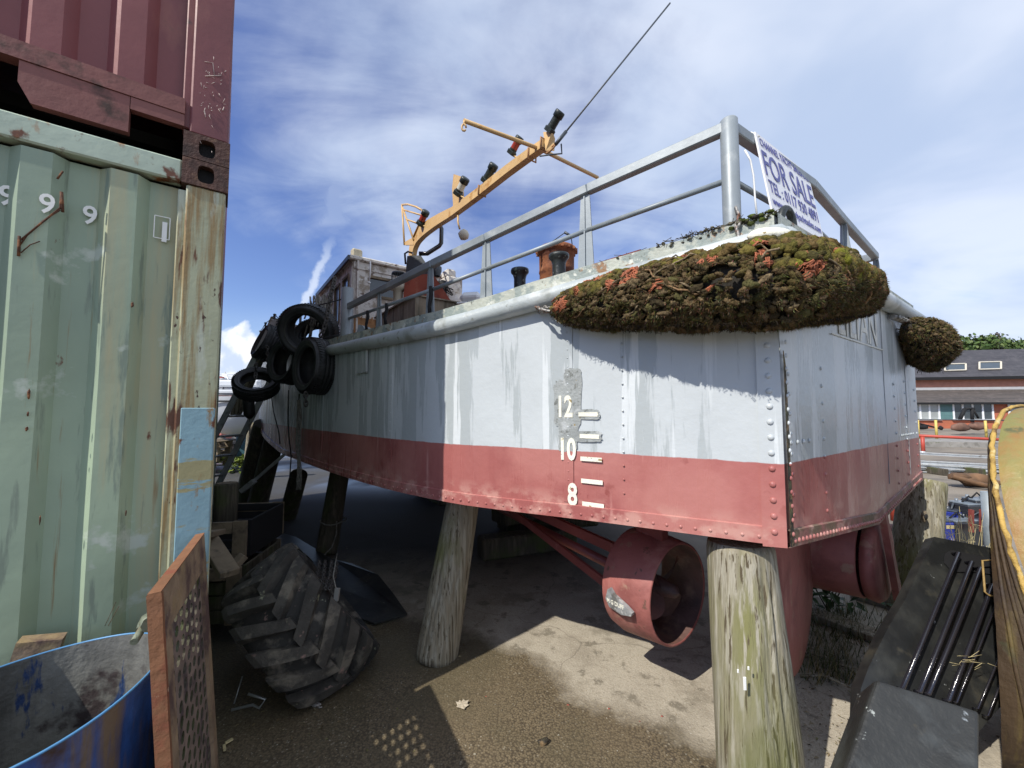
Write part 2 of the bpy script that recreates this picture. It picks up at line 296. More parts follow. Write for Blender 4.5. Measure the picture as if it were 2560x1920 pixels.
M['ink'] = mat('navy_sign_ink', (.05, .055, .26), .4, 0, .03, 8, (), 0)
M['letter'] = mat('cream_name_letters', (.60, .60, .55), .5, 0, .08, 12, [((.36, .36, .34), 14, .60, .04)], .15, 60)
M['alu'] = mat('dull_aluminium', (.40, .41, .40), .4, .55, .08, 10, [((.22, .22, .2), 12, .62, .05)], .15, 50)
M['steel'] = mat('bright_steel_pipe', (.62, .64, .64), .3, .35, .08, 10, [((.35, .33, .3), 8, .64, .05)], .1, 50)
M['redpaint'] = mat('red_railing_paint', (.42, .06, .035), .5, 0, .1, 8, (), .1, 40)
M['yellowpaint'] = mat('yellow_railing_paint', (.60, .46, .12), .5, 0, .1, 8, (), .1, 40)
M['yachtwhite'] = mat('yacht_gelcoat', (.58, .60, .62), .3, 0, .04, 2, (), .03, 10)
M['yachtblue'] = mat('yacht_antifoul', (.03, .09, .11), .5, 0, .1, 3, (), .1, 20)
M['concrete'] = mat('old_concrete', (.27, .255, .23), .85, 0, .12, 4, [((.18, .17, .15), 5, .58, .06), ((.10, .12, .05), 4, .66, .06)], .5, 40)
M['leafy'] = mat('leaf_green', (1, 1, 1), .6, 0, .15, 20, (), .1, 40, vcol=True, spec=.3)
M['bark'] = mat('bark', (.08, .06, .045), .9, 0, .2, 8, (), .6, 30)
M['batt_black'] = mat('battery_case', (.02, .022, .028), .35, 0, .1, 8, [((.2, .2, .2), 14, .70, .03)], .1, 40)
M['batt_blue'] = mat('blue_battery_case', (.02, .035, .24), .35, 0, .1, 8, (), .1, 40)
M['dryleaf'] = mat('dry_leaf', (.42, .36, .27), .8, 0, .12, 40, (), .4, 90)
M['pebble'] = mat('pale_pebble', (.30, .27, .21), .8, 0, .3, 3, (), .3, 60)
M['straw'] = mat('dry_straw', (.50, .42, .22), .8, 0, .2, 30, (), .2, 60)
M['red_chip'] = mat('red_paint_chip', (.34, .09, .06), .7, 0, .1, 30, (), .2, 60)

# ------------------------------------------------------------ mesh builder
class MB:
    def __init__(s): s.v = []; s.f = []; s.m = []; s.col = []; s.mats = []; s.cur = 0; s.c = None; s.smooth = []; s.sm = False
    def use(s, m):
        if isinstance(m, str): m = M[m]
        if m not in s.mats: s.mats.append(m)
        s.cur = s.mats.index(m); return s
    def face(s, idx):
        s.f.append(tuple(idx)); s.m.append(s.cur); s.col.append(s.c); s.smooth.append(s.sm)
    def add(s, vs, fs, sm=None):
        o = len(s.v); s.v += [V(p) for p in vs]
        keep = s.sm
        if sm is not None: s.sm = sm
        for f in fs: s.face([i+o for i in f])
        s.sm = keep; return s
    def quad(s, a, b, c, d): return s.add([a, b, c, d], [(0, 1, 2, 3)])
    def box(s, c, size, ax=None, bev=0.0):
        """ax: three unit axes"""
        c = V(c); X, Y, Z = ax or (V((1, 0, 0)), V((0, 1, 0)), V((0, 0, 1)))
        X, Y, Z = V(X), V(Y), V(Z)
        hx, hy, hz = size[0]/2, size[1]/2, size[2]/2
        if bev <= 0:
            vs = [c+X*(hx*a)+Y*(hy*b)+Z*(hz*d) for a in (-1, 1) for b in (-1, 1) for d in (-1, 1)]
            fs = [(0, 1, 3, 2), (4, 6, 7, 5), (0, 4, 5, 1), (2, 3, 7, 6), (0, 2, 6, 4), (1, 5, 7, 3)]
            return s.add(vs, fs)
        b = min(bev, hx*.9, hy*.9, hz*.9)
        vs = []; 
        for sx in (-1, 1):
            for sy in (-1, 1):
                for sz in (-1, 1):
                    for k in range(3):
                        p = [sx*hx, sy*hy, sz*hz]
                        for j in range(3):
                            if j != k: p[j] -= (sx, sy, sz)[j]*b
                        vs.append(c+X*p[0]+Y*p[1]+Z*p[2])
        def ix(sx, sy, sz, k): return ((sx*2+sy)*2+sz)*3+k
        fs = []
        for k in range(3):
            for sg in (0, 1):
                i, j = [(1, 2), (0, 2), (0, 1)][k]
                q = []
                for a, b2 in ((0, 0), (1, 0), (1, 1), (0, 1)):
                    t = [0, 0, 0]; t[k] = sg; t[i] = a; t[j] = b2; q.append(ix(*t, k))
                fs.append(q)
        for k in range(3):
            i, j = [(1, 2), (0, 2), (0, 1)][k]
            for a in (0, 1):
                for b2 in (0, 1):
                    t0 = [0, 0, 0]; t1 = [0, 0, 0]; t1[k] = 1
                    t0[i] = t1[i] = a; t0[j] = t1[j] = b2
                    fs.append([ix(*t0, i), ix(*t1, i), ix(*t1, j), ix(*t0, j)])
        for a in (0, 1):
            for b2 in (0, 1):
                for d in (0, 1): fs.append([ix(a, b2, d, 0), ix(a, b2, d, 1), ix(a, b2, d, 2)])
        return s.add(vs, fs)
    def beam(s, p, q, w, h, up=(0, 0, 1), bev=0.0, w2=None, h2=None):
        p, q = V(p), V(q); d = (q-p); L_ = d.length; d.normalize(); up = V(up)
        x = d.cross(up)
        if x.length < 1e-4: x = d.cross(V((1, 0, 0)))
        x.normalize(); z = x.cross(d)
        if w2 is None: return s.box((p+q)/2, (w, L_, h), (x, d, z), bev)
        h2 = h if h2 is None else h2
        vs = [p+x*a*w/2+z*b*h/2 for a, b in ((-1, -1), (1, -1), (1, 1), (-1, 1))]+[q+x*a*w2/2+z*b*h2/2 for a, b in ((-1, -1), (1, -1), (1, 1), (-1, 1))]
        return s.add(vs, [(3, 2, 1, 0), (4, 5, 6, 7), (0, 1, 5, 4), (1, 2, 6, 5), (2, 3, 7, 6), (3, 0, 4, 7)])
    def tube(s, pts, r, seg=8, caps=True, closed=False):
        pts = [V(p) for p in pts]; n = len(pts); vs = []; prev = None
        for i, p in enumerate(pts):
            if closed: t = pts[(i+1) % n]-pts[i-1]
            else: t = pts[min(i+1, n-1)]-pts[max(i-1, 0)]
            t.normalize()
            if prev is None:
                a = t.cross(V((0, 0, 1)))
                if a.length < .05: a = t.cross(V((1, 0, 0)))
            else: a = prev-t*prev.dot(t)
            a.normalize(); prev = a; b = t.cross(a)
            rr = r[i] if isinstance(r, (list, tuple)) else r
            for k in range(seg):
                an = 2*math.pi*k/seg; vs.append(p+a*(math.cos(an)*rr)+b*(math.sin(an)*rr))
        fs = []
        for i in range(n if closed else n-1):
            j = (i+1) % n
            for k in range(seg): fs.append((i*seg+k, i*seg+(k+1) % seg, j*seg+(k+1) % seg, j*seg+k))
        s.add(vs, fs, True)
        if caps and not closed:
            o = len(s.v)-len(vs)
            s.face([o+k for k in range(seg)][::-1]); s.face([o+(n-1)*seg+k for k in range(seg)])
        return s
    def lathe(s, prof, c, axis=(0, 0, 1), seg=24, cap0=False, cap1=False, sm=True, ref=None, closed=False):
        """prof: (r, h) along axis"""
        c = V(c); z = V(axis).normalized(); x = z.cross(V(ref) if ref else V((0, 0, 1)))
        if x.length < .05: x = z.cross(V((0, 1, 0)))
        x.normalize(); y = z.cross(x); vs = []
        for r, h in prof:
            for k in range(seg):
                a = 2*math.pi*k/seg; vs.append(c+x*(r*math.cos(a))+y*(r*math.sin(a))+z*h)
        fs = []; n = len(prof)
        for i in range(n if closed else n-1):
            j = (i+1) % n
            for k in range(seg): fs.append((i*seg+k, i*seg+(k+1) % seg, j*seg+(k+1) % seg, j*seg+k))
        s.add(vs, fs, sm); o = len(s.v)-len(vs)
        if cap0: s.face([o+k for k in range(seg)][::-1])
        if cap1: s.face([o+(n-1)*seg+k for k in range(seg)])
        return s
    def prism(s, poly, d):
        """poly: 3D planar points, extruded by vector d"""
        n = len(poly); poly = [V(p) for p in poly]; d = V(d)
        s.add(poly+[p+d for p in poly], [tuple(range(n))[::-1], tuple(range(n, 2*n))]+[(i, (i+1) % n, n+(i+1) % n, n+i) for i in range(n)])
        return s
    def ico(s, c, r, sc=(1, 1, 1), ax=None, jit=.0, sub=1):
        vs, fs = ICO[sub]; c = V(c); X, Y, Z = ax or (V((1, 0, 0)), V((0, 1, 0)), V((0, 0, 1)))
        out = []
        for p in vs:
            k = r*(1+jit*(rnd.random()-.5)*2)
            out.append(c+X*(p.x*k*sc[0])+Y*(p.y*k*sc[1])+Z*(p.z*k*sc[2]))
        return s.add(out, fs, True)
def _ico(sub):
    import bmesh
    b = bmesh.new(); bmesh.ops.create_icosphere(b, subdivisions=sub, radius=1)
    r = ([v.co.copy() for v in b.verts], [tuple(v.index for v in f.verts) for f in b.faces]); b.free(); return r
ICO = {1: _ico(1), 2: _ico(2), 3: _ico(3)}
WORLDPOS = {}
def wpos(o):
    p = V((0, 0, 0))
    while o: p += V(o.location); o = o.parent
    return p
def props(o, label=None, cat=None, group=None, kind=None):
    if label: o['label'] = label
    if cat: o['category'] = cat
    if group: o['group'] = group
    if kind: o['kind'] = kind
    return o
def thing(name, label, cat, loc=(0, 0, 0), group=None):
    o = bpy.data.objects.new(name, None); scene.collection.objects.link(o)
    o.location = loc; o.empty_display_size = .1
    return props(o, label, cat, group)
def build(name, mb, m=None, parent=None, loc=None, local=False, recalc=True):
    me = bpy.data.meshes.new(name)
    base = wpos(parent) if parent is not None else (V(loc) if loc is not None else V((0, 0, 0)))
    if local: base = V((0, 0, 0))
    me.from_pydata([tuple(p-base) for p in mb.v], [], mb.f)
    if mb.mats:
        for mm in mb.mats: me.materials.append(mm)
        me.polygons.foreach_set('material_index', mb.m)
    if m: 
        me.materials.clear(); me.materials.append(M[m] if isinstance(m, str) else m)
        me.polygons.foreach_set('material_index', [0]*len(mb.f))
    me.polygons.foreach_set('use_smooth', mb.smooth)
    if any(c is not None for c in mb.col):
        ca = me.color_attributes.new('Col', 'FLOAT_COLOR', 'CORNER'); buf = []
        for f, c in zip(mb.f, mb.col): buf += list((*(c or (.5, .5, .5)), 1.0))*len(f)
        ca.data.foreach_set('color', buf)
    me.update()
    if recalc:
        import bmesh
        b = bmesh.new(); b.from_mesh(me); bmesh.ops.recalc_face_normals(b, faces=b.faces); b.to_mesh(me); b.free()
    o = bpy.data.objects.new(name, me); scene.collection.objects.link(o)
    if parent is not None: o.parent = parent
    elif loc is not None and not local: o.location = loc
    elif loc is not None: o.location = loc
    return o
def struct(name, mb, m=None): return props(build(name, mb, m), kind='structure')
def copy_tree(o, parent=None):
    c = o.copy(); scene.collection.objects.link(c)
    if parent is not None: c.parent = parent
    for ch in [k for k in scene.objects if k.parent == o]: copy_tree(ch, c)
    return c
def text_mb(mb, txt, size, origin, xd, yd, depth=.002, offset=0.0, sx=1.0, align='LEFT'):
    cu = bpy.data.curves.new('t', 'FONT'); cu.body = txt; cu.size = size; cu.extrude = depth; cu.offset = offset; cu.align_x = align; cu.resolution_u = 3
    ob = bpy.data.objects.new('t', cu); scene.collection.objects.link(ob)
    dg = bpy.context.evaluated_depsgraph_get(); me = bpy.data.meshes.new_from_object(ob.evaluated_get(dg))
    xd, yd = V(xd).normalized(), V(yd).normalized(); zd = xd.cross(yd); o = V(origin)
    mb.add([o+xd*(v.co.x*sx)+yd*v.co.y+zd*v.co.z for v in me.vertices], [tuple(p.vertices) for p in me.polygons])
    bpy.data.objects.remove(ob); bpy.data.curves.remove(cu); bpy.data.meshes.remove(me); return mb
def catmull(P, n):
    P = [V(p) for p in P]; out = []
    for i in range(len(P)-1):
        p0 = P[max(i-1, 0)]; p1 = P[i]; p2 = P[i+1]; p3 = P[min(i+2, len(P)-1)]
        for k in range(n):
            t = k/n; out.append(.5*((2*p1)+(p2-p0)*t+(2*p0-5*p1+4*p2-p3)*t*t+(3*p1-p0-3*p2+p3)*t**3))
    out.append(P[-1]); return out
def chain_mb(mb, pts, link=.022, r=.0035):
    """links alternate along a path"""
    pts = [V(p) for p in pts]; d = []; acc = 0
    for a, b in zip(pts, pts[1:]):
        L_ = (b-a).length; t = 0
        while acc+ (L_-t) >= link*.72:
            t += link*.72-acc; acc = 0; d.append((a.lerp(b, t/L_), (b-a).normalized()))
            if len(d) > 400: break
        acc += L_-t
    for i, (p, t) in enumerate(d):
        n = t.cross(V((.3, .2, 1)) if i % 2 else V((.9, -.5, .2))).normalized()
        loop = []
        for k in range(10):
            a = 2*math.pi*k/10; loop.append(p+t*(math.cos(a)*link*.5)+n*(math.sin(a)*link*.3))
        mb.tube(loop, r, 5, closed=True)
    return mb
# ------------------------------------------------------------ ground
def groundmat():
    m = mat('yard_ground', (.150, .128, .092), .85, 0, .16, 2.2, (), 0, 40, world=True)
    nt = m.node_tree; N = nt.nodes; L = nt.links; b = N['Principled BSDF']
    base = b.inputs['Base Color'].links[0].from_socket
    g = N.new('ShaderNodeNewGeometry'); s = N.new('ShaderNodeSeparateXYZ'); L.new(g.outputs['Position'], s.inputs[0])
    def nz(sc, off=0, det=6, st=(1, 1, 1), rg=.6):
        mp = N.new('ShaderNodeMapping'); L.new(g.outputs['Position'], mp.inputs[0]); mp.inputs['Location'].default_value = (off, off, off); mp.inputs['Scale'].default_value = st
        n = N.new('ShaderNodeTexNoise'); L.new(mp.outputs[0], n.inputs['Vector']); n.inputs['Scale'].default_value = sc; n.inputs['Detail'].default_value = det; n.inputs['Roughness'].default_value = rg
        return n.outputs[0]
    def mr(v, a, bb, c=0, d=1):
        q = N.new('ShaderNodeMapRange'); L.new(v, q.inputs[0]); q.inputs[1].default_value = a; q.inputs[2].default_value = bb; q.inputs[3].default_value = c; q.inputs[4].default_value = d; return q.outputs[0]
    def ma(op, a, bb):
        n = N.new('ShaderNodeMath'); n.operation = op
        for i, v in enumerate((a, bb)):
            if isinstance(v, (int, float)): n.inputs[i].default_value = v
            else: L.new(v, n.inputs[i])
        return n.outputs[0]
    def mix(k, a, c):
        mx = N.new('ShaderNodeMix'); mx.data_type = 'RGBA'; L.new(k, mx.inputs[0])
        for i, v in ((6, a), (7, c)):
            if isinstance(v, tuple): mx.inputs[i].default_value = (*v, 1)
            else: L.new(v, mx.inputs[i])
        return mx.outputs[2]
    # dry pale concrete towards the boat, damp gravel-topped ground towards the camera
    line = ma('ADD', ma('MULTIPLY', s.outputs[0], .615), ma('MULTIPLY', s.outputs[1], .788))
    line = ma('ADD', line, ma('MULTIPLY', ma('SUBTRACT', nz(1.6, 3, 4), .5), .55))
    line = ma('ADD', line, ma('MULTIPLY', ma('SUBTRACT', nz(13, 71, 6), .5), .16))
    dry = mr(line, 1.80, 1.95)
    vor = N.new('ShaderNodeTexVoronoi'); L.new(g.outputs['Position'], vor.inputs[0]); vor.inputs['Scale'].default_value = 105
    vor2 = N.new('ShaderNodeTexVoronoi'); L.new(g.outputs['Position'], vor2.inputs[0]); vor2.inputs['Scale'].default_value = 190
    stone = N.new('ShaderNodeSeparateColor'); L.new(vor.outputs['Color'], stone.inputs[0])
    stone2 = N.new('ShaderNodeSeparateColor'); L.new(vor2.outputs['Color'], stone2.inputs[0])
    grit = mix(mr(stone.outputs[0], .0, 1), (.125, .096, .055), (.215, .168, .102))
    grit = mix(mr(stone2.outputs[1], .86, .97), grit, (.22, .18, .11))
    grit = mix(mr(stone.outputs[2], .955, .97), grit, (.34, .30, .22))
    grit = mix(mr(vor.outputs['Distance'], .0, .6), grit, mix(mr(vor.outputs['Distance'], .35, .7), grit, (.04, .03, .02)))
    grit = mix(mr(nz(2.0, 77), .35, .65, .25, .60), grit, (.150, .116, .068))
    grit = mix(mr(nz(1.3, 8), .42, .62, 0, .6), grit, (.085, .072, .040))
    dcol = mix(mr(nz(4, 12), .48, .62), (.41, .365, .285), (.32, .28, .215))
    dcol = mix(mr(nz(7, 15), .56, .63), dcol, (.20, .175, .13))
    dcol = mix(mr(stone2.outputs[0], .55, 1.0, 0, .5), dcol, (.22, .19, .14))
    dcol = mix(mr(nz(2.2, 61, 5), .56, .60, 0, .6), dcol, (.19, .165, .12))
    dcol = mix(mr(stone2.outputs[2], .93, .99), dcol, (.42, .38, .30))
    near = mix(dry, grit, dcol)
    vc = N.new('ShaderNodeTexVoronoi'); vc.feature = 'DISTANCE_TO_EDGE'; vc.inputs['Scale'].default_value = .9
    wv = N.new('ShaderNodeVectorMath'); wv.operation = 'ADD'; nn_ = N.new('ShaderNodeTexNoise'); nn_.inputs['Scale'].default_value = .7; nn_.inputs['Detail'].default_value = 5; L.new(g.outputs['Position'], nn_.inputs['Vector']); L.new(g.outputs['Position'], wv.inputs[0]); L.new(nn_.outputs['Color'], wv.inputs[1]); L.new(wv.outputs[0], vc.inputs[0])
    near = mix(ma('MULTIPLY', mr(vc.outputs[0], .005, .001, 0, .45), dry), near, (.14, .12, .09))
    # under and beyond the boat: old asphalt and puddles; hull shade painted darker
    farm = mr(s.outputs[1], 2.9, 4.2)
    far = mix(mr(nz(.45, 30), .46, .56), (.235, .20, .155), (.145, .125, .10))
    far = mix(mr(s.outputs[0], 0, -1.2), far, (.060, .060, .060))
    far = mix(ma('MULTIPLY', mr(s.outputs[0], 1.8, .6), mr(s.outputs[1], 7.0, 6.0)), far, (.036, .029, .020))  # shade under the hull, painted into the ground colour
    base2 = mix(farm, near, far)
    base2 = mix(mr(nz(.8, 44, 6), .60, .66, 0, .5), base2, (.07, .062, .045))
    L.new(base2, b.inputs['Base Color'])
    left = mr(s.outputs[0], .3, -1.5)
    wet = ma('MULTIPLY', ma('MULTIPLY', left, mr(s.outputs[1], 6.2, 7.6)), mr(nz(.55, 50, 3, (1, .5, 1)), .40, .56))
    rr = ma('SUBTRACT', ma('SUBTRACT', .88, ma('MULTIPLY', ma('SUBTRACT', 1, dry), .27)), ma('MULTIPLY', wet, .56))
    L.new(rr, b.inputs['Roughness'])
    bp = N.new('ShaderNodeBump'); bp.inputs['Strength'].default_value = .36; bp.inputs['Distance'].default_value = .006
    hgt = ma('ADD', ma('MULTIPLY', vor.outputs['Distance'], .7), ma('MULTIPLY', nz(60, 1, 6), 1.3))
    L.new(ma('MULTIPLY', hgt, ma('SUBTRACT', 1, ma('MULTIPLY', wet, .93))), bp.inputs['Height']); L.new(bp.outputs[0], b.inputs['Normal'])
    return m
mb = MB()
def gz(x, y):
    return .012*noise.noise(V((x*.9, y*.9, 0)))+.004*noise.noise(V((x*5, y*5, 3)))
n0 = 90
xs = [-3.2+i*6.4/n0 for i in range(n0+1)]; ys = [.4+i*4.6/70 for i in range(71)]
vs = [(x, y, gz(x, y)*min(1, (x+3.2)*3, (3.2-x)*3, (y-.4)*4, (5-y)*3)) for y in ys for x in xs]
fs = [(j*(n0+1)+i, j*(n0+1)+i+1, (j+1)*(n0+1)+i+1, (j+1)*(n0+1)+i) for j in range(70) for i in range(n0)]
mb.add(vs, fs, True)
for (x0, y0, x1, y1) in ((-900, -900, 900, .4), (-900, .4, -3.2, 5), (3.2, .4, 900, 5), (-900, 5, 900, 1200)):
    mb.quad((x0, y0, 0), (x1, y0, 0), (x1, y1, 0), (x0, y1, 0))
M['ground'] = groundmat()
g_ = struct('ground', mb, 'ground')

# ------------------------------------------------------------ the two stacked containers
Fc = V((-1.135, 1.55, 0))                         # foot of the corner nearest the boat
fe = V((.8087, .5882, 0)); fn = V((.5882, -.8087, 0)); up = V((0, 0, 1))
CW, CL, CH = 2.08, 5.2, 2.22
def on_face(px, py, out=0.0): return WPl(px, py, Fc+fn*out, fn)
ztop = on_face(573, 423).z                         # joint between the two boxes
def container(z0, h, name, label, bodym, postm, railm, gap):
    t = thing(name, label, 'container', (Fc.x, Fc.y, z0), 'stacked shipping containers')
    cs = .145; ch = .102
    # end wall corrugation
    mb = MB(); pitch = .208; dep = .036; zl, zh = z0+(.20 if gap else .14), z0+h-.11
    prof = []; s = -.232
    prof.append((-.10, -dep)); prof.append((-.148, -dep))
    while s > -CW+.1:
        prof += [(s-.004, -dep), (s-.034, 0), (s-.104, 0), (s-.138, -dep)]; s -= pitch
    prof.append((-CW+.1, -dep))
    base = Fc-fn*.012
    pv = []
    for q, d in prof: pv.append(base+fe*q+fn*d)
    vs = []; rows = 14
    for r in range(rows+1):
        z = zl+(zh-zl)*r/rows
        for i, p in enumerate(pv):
            wob = .004*noise.noise(V((p.x*2.2, p.y*2.2, z*1.7)))
            vs.append(V((p.x, p.y, z))+fn*(wob+.005*noise.noise(V((p.x*1.1+5, p.y*1.1, z*1.3)))))
    k = len(pv)
    mb.add(vs, [(r*k+i, r*k+i+1, (r+1)*k+i+1, (r+1)*k+i) for r in range(rows) for i in range(k-1)])
    build('end_wall', mb, bodym, t)
    # seam where the wall is welded to the post
    mb = MB(); mb.beam(base+fe*-.118-fn*(dep-.002)+up*zl, base+fe*-.118-fn*(dep-.002)+up*zh, .004, .004, fn); build('weld_seam', mb, 'darkgap', t)
    # corner posts
    for sx in (0, -(CW-cs)):
        mb = MB(); mb.box(Fc+fe*(sx-cs/2+.004)-fn*.07+up*(z0+h/2), (cs-.022, .135, h-2*ch), (fe, fn, up), .006)
        mb.box(Fc+fe*(sx-cs+.006 if sx == 0 else sx+.0)-fn*.055+up*(z0+h/2), (.03, .075, h-2*ch-.04), (fe, fn, up), .004)
        p = build('corner_post', mb, postm, t)
        if postm == 'green_post' and sx == 0:
            b2 = MB(); za, zb = on_face(440, 1800).z, on_face(480, 1018).z
            b2.box(Fc+fe*(-cs/2+.010)-fn*.0685+up*((za+zb)/2), (cs-.040, .137, zb-za), (fe, fn, up), .005)
            build('blue_paint_patch', b2, 'blue_patch', p)
    # castings with their oval holes
    for sx in (0, -(CW-cs)):
        for zc in (z0+ch/2, z0+h-ch/2):
            mb = MB(); n = 20
            c = Fc+fe*(sx-cs/2)+up*zc
            outer = []; inner = []
            for i in range(n):
                a = 2*math.pi*i/n+math.pi/n; ca, sa = math.cos(a), math.sin(a)
                m_ = max(abs(ca), abs(sa)); outer.append((ca/m_*cs/2, sa/m_*ch/2*.99))
                e = .6; inner.append((math.copysign(abs(ca)**e, ca)*.026, math.copysign(abs(sa)**e, sa)*.034))
            for layer, f0, f1 in ((0, outer, inner),):
                vs = [c+fe*a+up*b+fn*.003 for a, b in outer]+[c+fe*a+up*b+fn*.003 for a, b in inner]+[c+fe*a+up*b-fn*.03 for a, b in inner]+[c+fe*a+up*b-fn*.14 for a, b in outer]
                fs = [(i, (i+1) % n, n+(i+1) % n, n+i) for i in range(n)]+[(n+i, n+(i+1) % n, 2*n+(i+1) % n, 2*n+i) for i in range(n)]+[(i, 3*n+i, 3*n+(i+1) % n, (i+1) % n) for i in range(n)]
                mb.use('casting').add(vs, fs); o = len(mb.v)-len(vs)
                mb.use('black').face([o+2*n+i for i in range(n)])
            build('corner_casting', mb, None, t)
    # rails
    mb = MB(); a = Fc+fe*-cs; b = Fc-fe*(CW-cs)
    mb.box((a+b)/2-fn*.035+up*(z0+h-.055), (CW-2*cs, .06, .085), (fe, fn, up), .006)
    mb.box((a+b)/2-fn*.10+up*(z0+h-.02), (CW-2*cs, .18, .012), (fe, fn, up))
    build('top_rail', mb, railm, t)
    mb = MB()
    zb = z0+.035; zt = z0+.215
    if gap:   # bottom rail with forklift-style cut-outs
        def strip(s0, s1, z_a, z_b, out=.0, th=.03, chamf=0):
            if chamf:
                pl = [Fc+fe*s0+up*z_b, Fc+fe*s1+up*z_b, Fc+fe*s1+up*(z_a), Fc+fe*(s0+chamf)+up*z_a, Fc+fe*(s0)+up*(z_a+.06)]
            else: pl = [Fc+fe*s0+up*z_b, Fc+fe*s1+up*z_b, Fc+fe*s1+up*z_a, Fc+fe*s0+up*z_a]
            mb.prism([p+fn*out for p in pl], fn*-th)
        strip(-CW+cs, -cs, z0+.165, z0+.225, .0, .05)
        sA = (on_face(322, 320)-Fc).dot(fe); sB = (on_face(40, 230)-Fc).dot(fe)
        strip(sA, -cs, z0+.118, z0+.163, -.003, .03)
        strip(sB, sA-.002, z0+.03, z0+.163, -.004, .03, chamf=.03)
        strip(-1.75, sB-.30, z0+.03, z0+.163, -.004, .03)
    else:
        mb.box((a+b)/2-fn*.035+up*(z0+.07), (CW-2*cs, .06, .14), (fe, fn, up), .006)
    build('bottom_rail', mb, railm if not gap else 'red_rail', t)
    # side walls, roof and floor
    for s0 in (-.02, -CW+.02):
        mb = MB(); q0 = Fc+fe*s0-fn*.14; vs = []; L_ = CL-.28; n = int(L_/.12)
        pv = [q0-fn*(L_*i/n)+fe*((.0 if i % 4 in (0, 1) else -.03) if s0 > -1 else (.0 if i % 4 in (0, 1) else .03)) for i in range(n+1)]
        k = len(pv); vs = [p+up*(z0+.12) for p in pv]+[p+up*(z0+h-.1) for p in pv]
        mb.add(vs, [(i, i+1, k+i+1, k+i) for i in range(k-1)])
        for z in (z0+.06, z0+h-.05): mb.box(q0-fn*L_/2+fe*(-.03 if s0 > -1 else .03)+up*z, (.06, L_, .12), (fe, fn, up))
        build('side_wall', mb, bodym, t)
    mb = MB(); c = Fc-fe*CW/2-fn*CL/2
    mb.box(c+up*(z0+h-.035), (CW-.1, CL-.2, .03), (fe, fn, up)); build('roof', mb, bodym, t)
    mb = MB(); mb.box(c+up*(z0+.19)-fn*.12, (CW-.1, CL-.4, .05), (fe, fn, up)); mb.box(c-fn*(-CL/2+CL-.05)+up*(z0+h/2), (CW-.1, .04, h-.2), (fe, fn, up)); build('floor', mb, 'black', t)
    return t
gc = container(.0, ztop, 'shipping_container', 'pale green shipping container with rust streaks and white painted numerals, standing on the ground', 'green_box', 'green_post', 'green_rail', False)
rc = container(ztop+.002, CH, 'shipping_container', 'maroon red shipping container stacked on top of the pale green one', 'red_box', 'red_box', 'red_rail', True)
# number on the green end wall
def num(ch, px, py, size, sx=1.0, out=.0035, back=0.0):
    mb = MB(); o = on_face(px, py, -.012-back+out+.004)
    text_mb(mb, ch, size, o, fe, up, .0008, .0012, sx); return mb
nb = MB()
for ch, px, py, bk in (('9', 203, 556, .036), ('9', 93, 528, 0), ('9', -8, 508, .036)):
    build('number_marking', num(ch, px, py, .092, .86, .004, bk), 'white_paint', gc)
nb = MB(); text_mb(nb, '1', .104, on_face(388, 599, -.012-.036+.010), fe, up, .0008, .0024, .95)
c0 = on_face(405, 569, -.038); w_, h_ = .044, .084
for a, b, d, e in ((-1, -1, 1, -1), (1, -1, 1, 1), (1, 1, -1, 1), (-1, 1, -1, -1)):
    nb.beam(c0+fe*a*w_/2+up*b*h_/2, c0+fe*d*w_/2+up*e*h_/2, .0028, .0015, fn)
build('check_digit_marking', nb, 'white_paint', gc)
# scuff marks scored through the paint
nb = MB()
def scratch(mb, pts, r, out=.006, dep=0): mb.tube([on_face(x, y, -.012-dep+out) for x, y in pts], r, 5)
for pts, r in (([(152, 492), (150, 520), (100, 560), (52, 600)], .003), ([(150, 525), (110, 550), (70, 585), (50, 612)], .0022), ([(100, 603), (75, 612), (52, 632)], .0018), ([(157, 428), (143, 447)], .003), ([(154, 480), (157, 530)], .0045), ([(48, 590), (46, 640)], .004), ([(270, 1565), (298, 1515)], .0007), ([(262, 1565), (290, 1505)], .0006)):
    scratch(nb, pts, r)
for (x, y, w, h) in ((331, 762, .008, .022), (72, 985, .007, .03), (70, 1035, .005, .016), (67, 1072, .008, .014), (315, 1283, .004, .02), (100, 1300, .004, .03)):
    c = on_face(x, y, -.0075); nb.ico(c, 1, (w*.5, h*.5, .0016), (fe, up, fn), .25, 2)
build('rust_gouge', nb, mat('rust_scar', (.085, .035, .018), .85, 0, .3, 30, [((.2, .08, .03), 40, .56, .05)], .5, 80), gc)
nb = MB()
for k in range(46):
    x = rnd.uniform(500, 570); y = rnd.uniform(150, 400)
    if rnd.random() < .5: x, y = rnd.uniform(505, 560), rnd.uniform(180, 290)
    a = rnd.uniform(0, 6.3); l = rnd.uniform(2, 16); scratch(nb, [(x, y), (x+math.cos(a)*l*.5, y+math.sin(a)*l)], rnd.uniform(.0005, .0012), .013)
scratch(nb, [(512, 154), (532, 157), (536, 190)], .0012, .013); scratch(nb, [(513, 190), (553, 189)], .0014, .013)
build('scratch_mark', nb, mat('bare_scratch', (.5, .42, .38), .6, 0, .2, 40, (), .1, 60), rc)

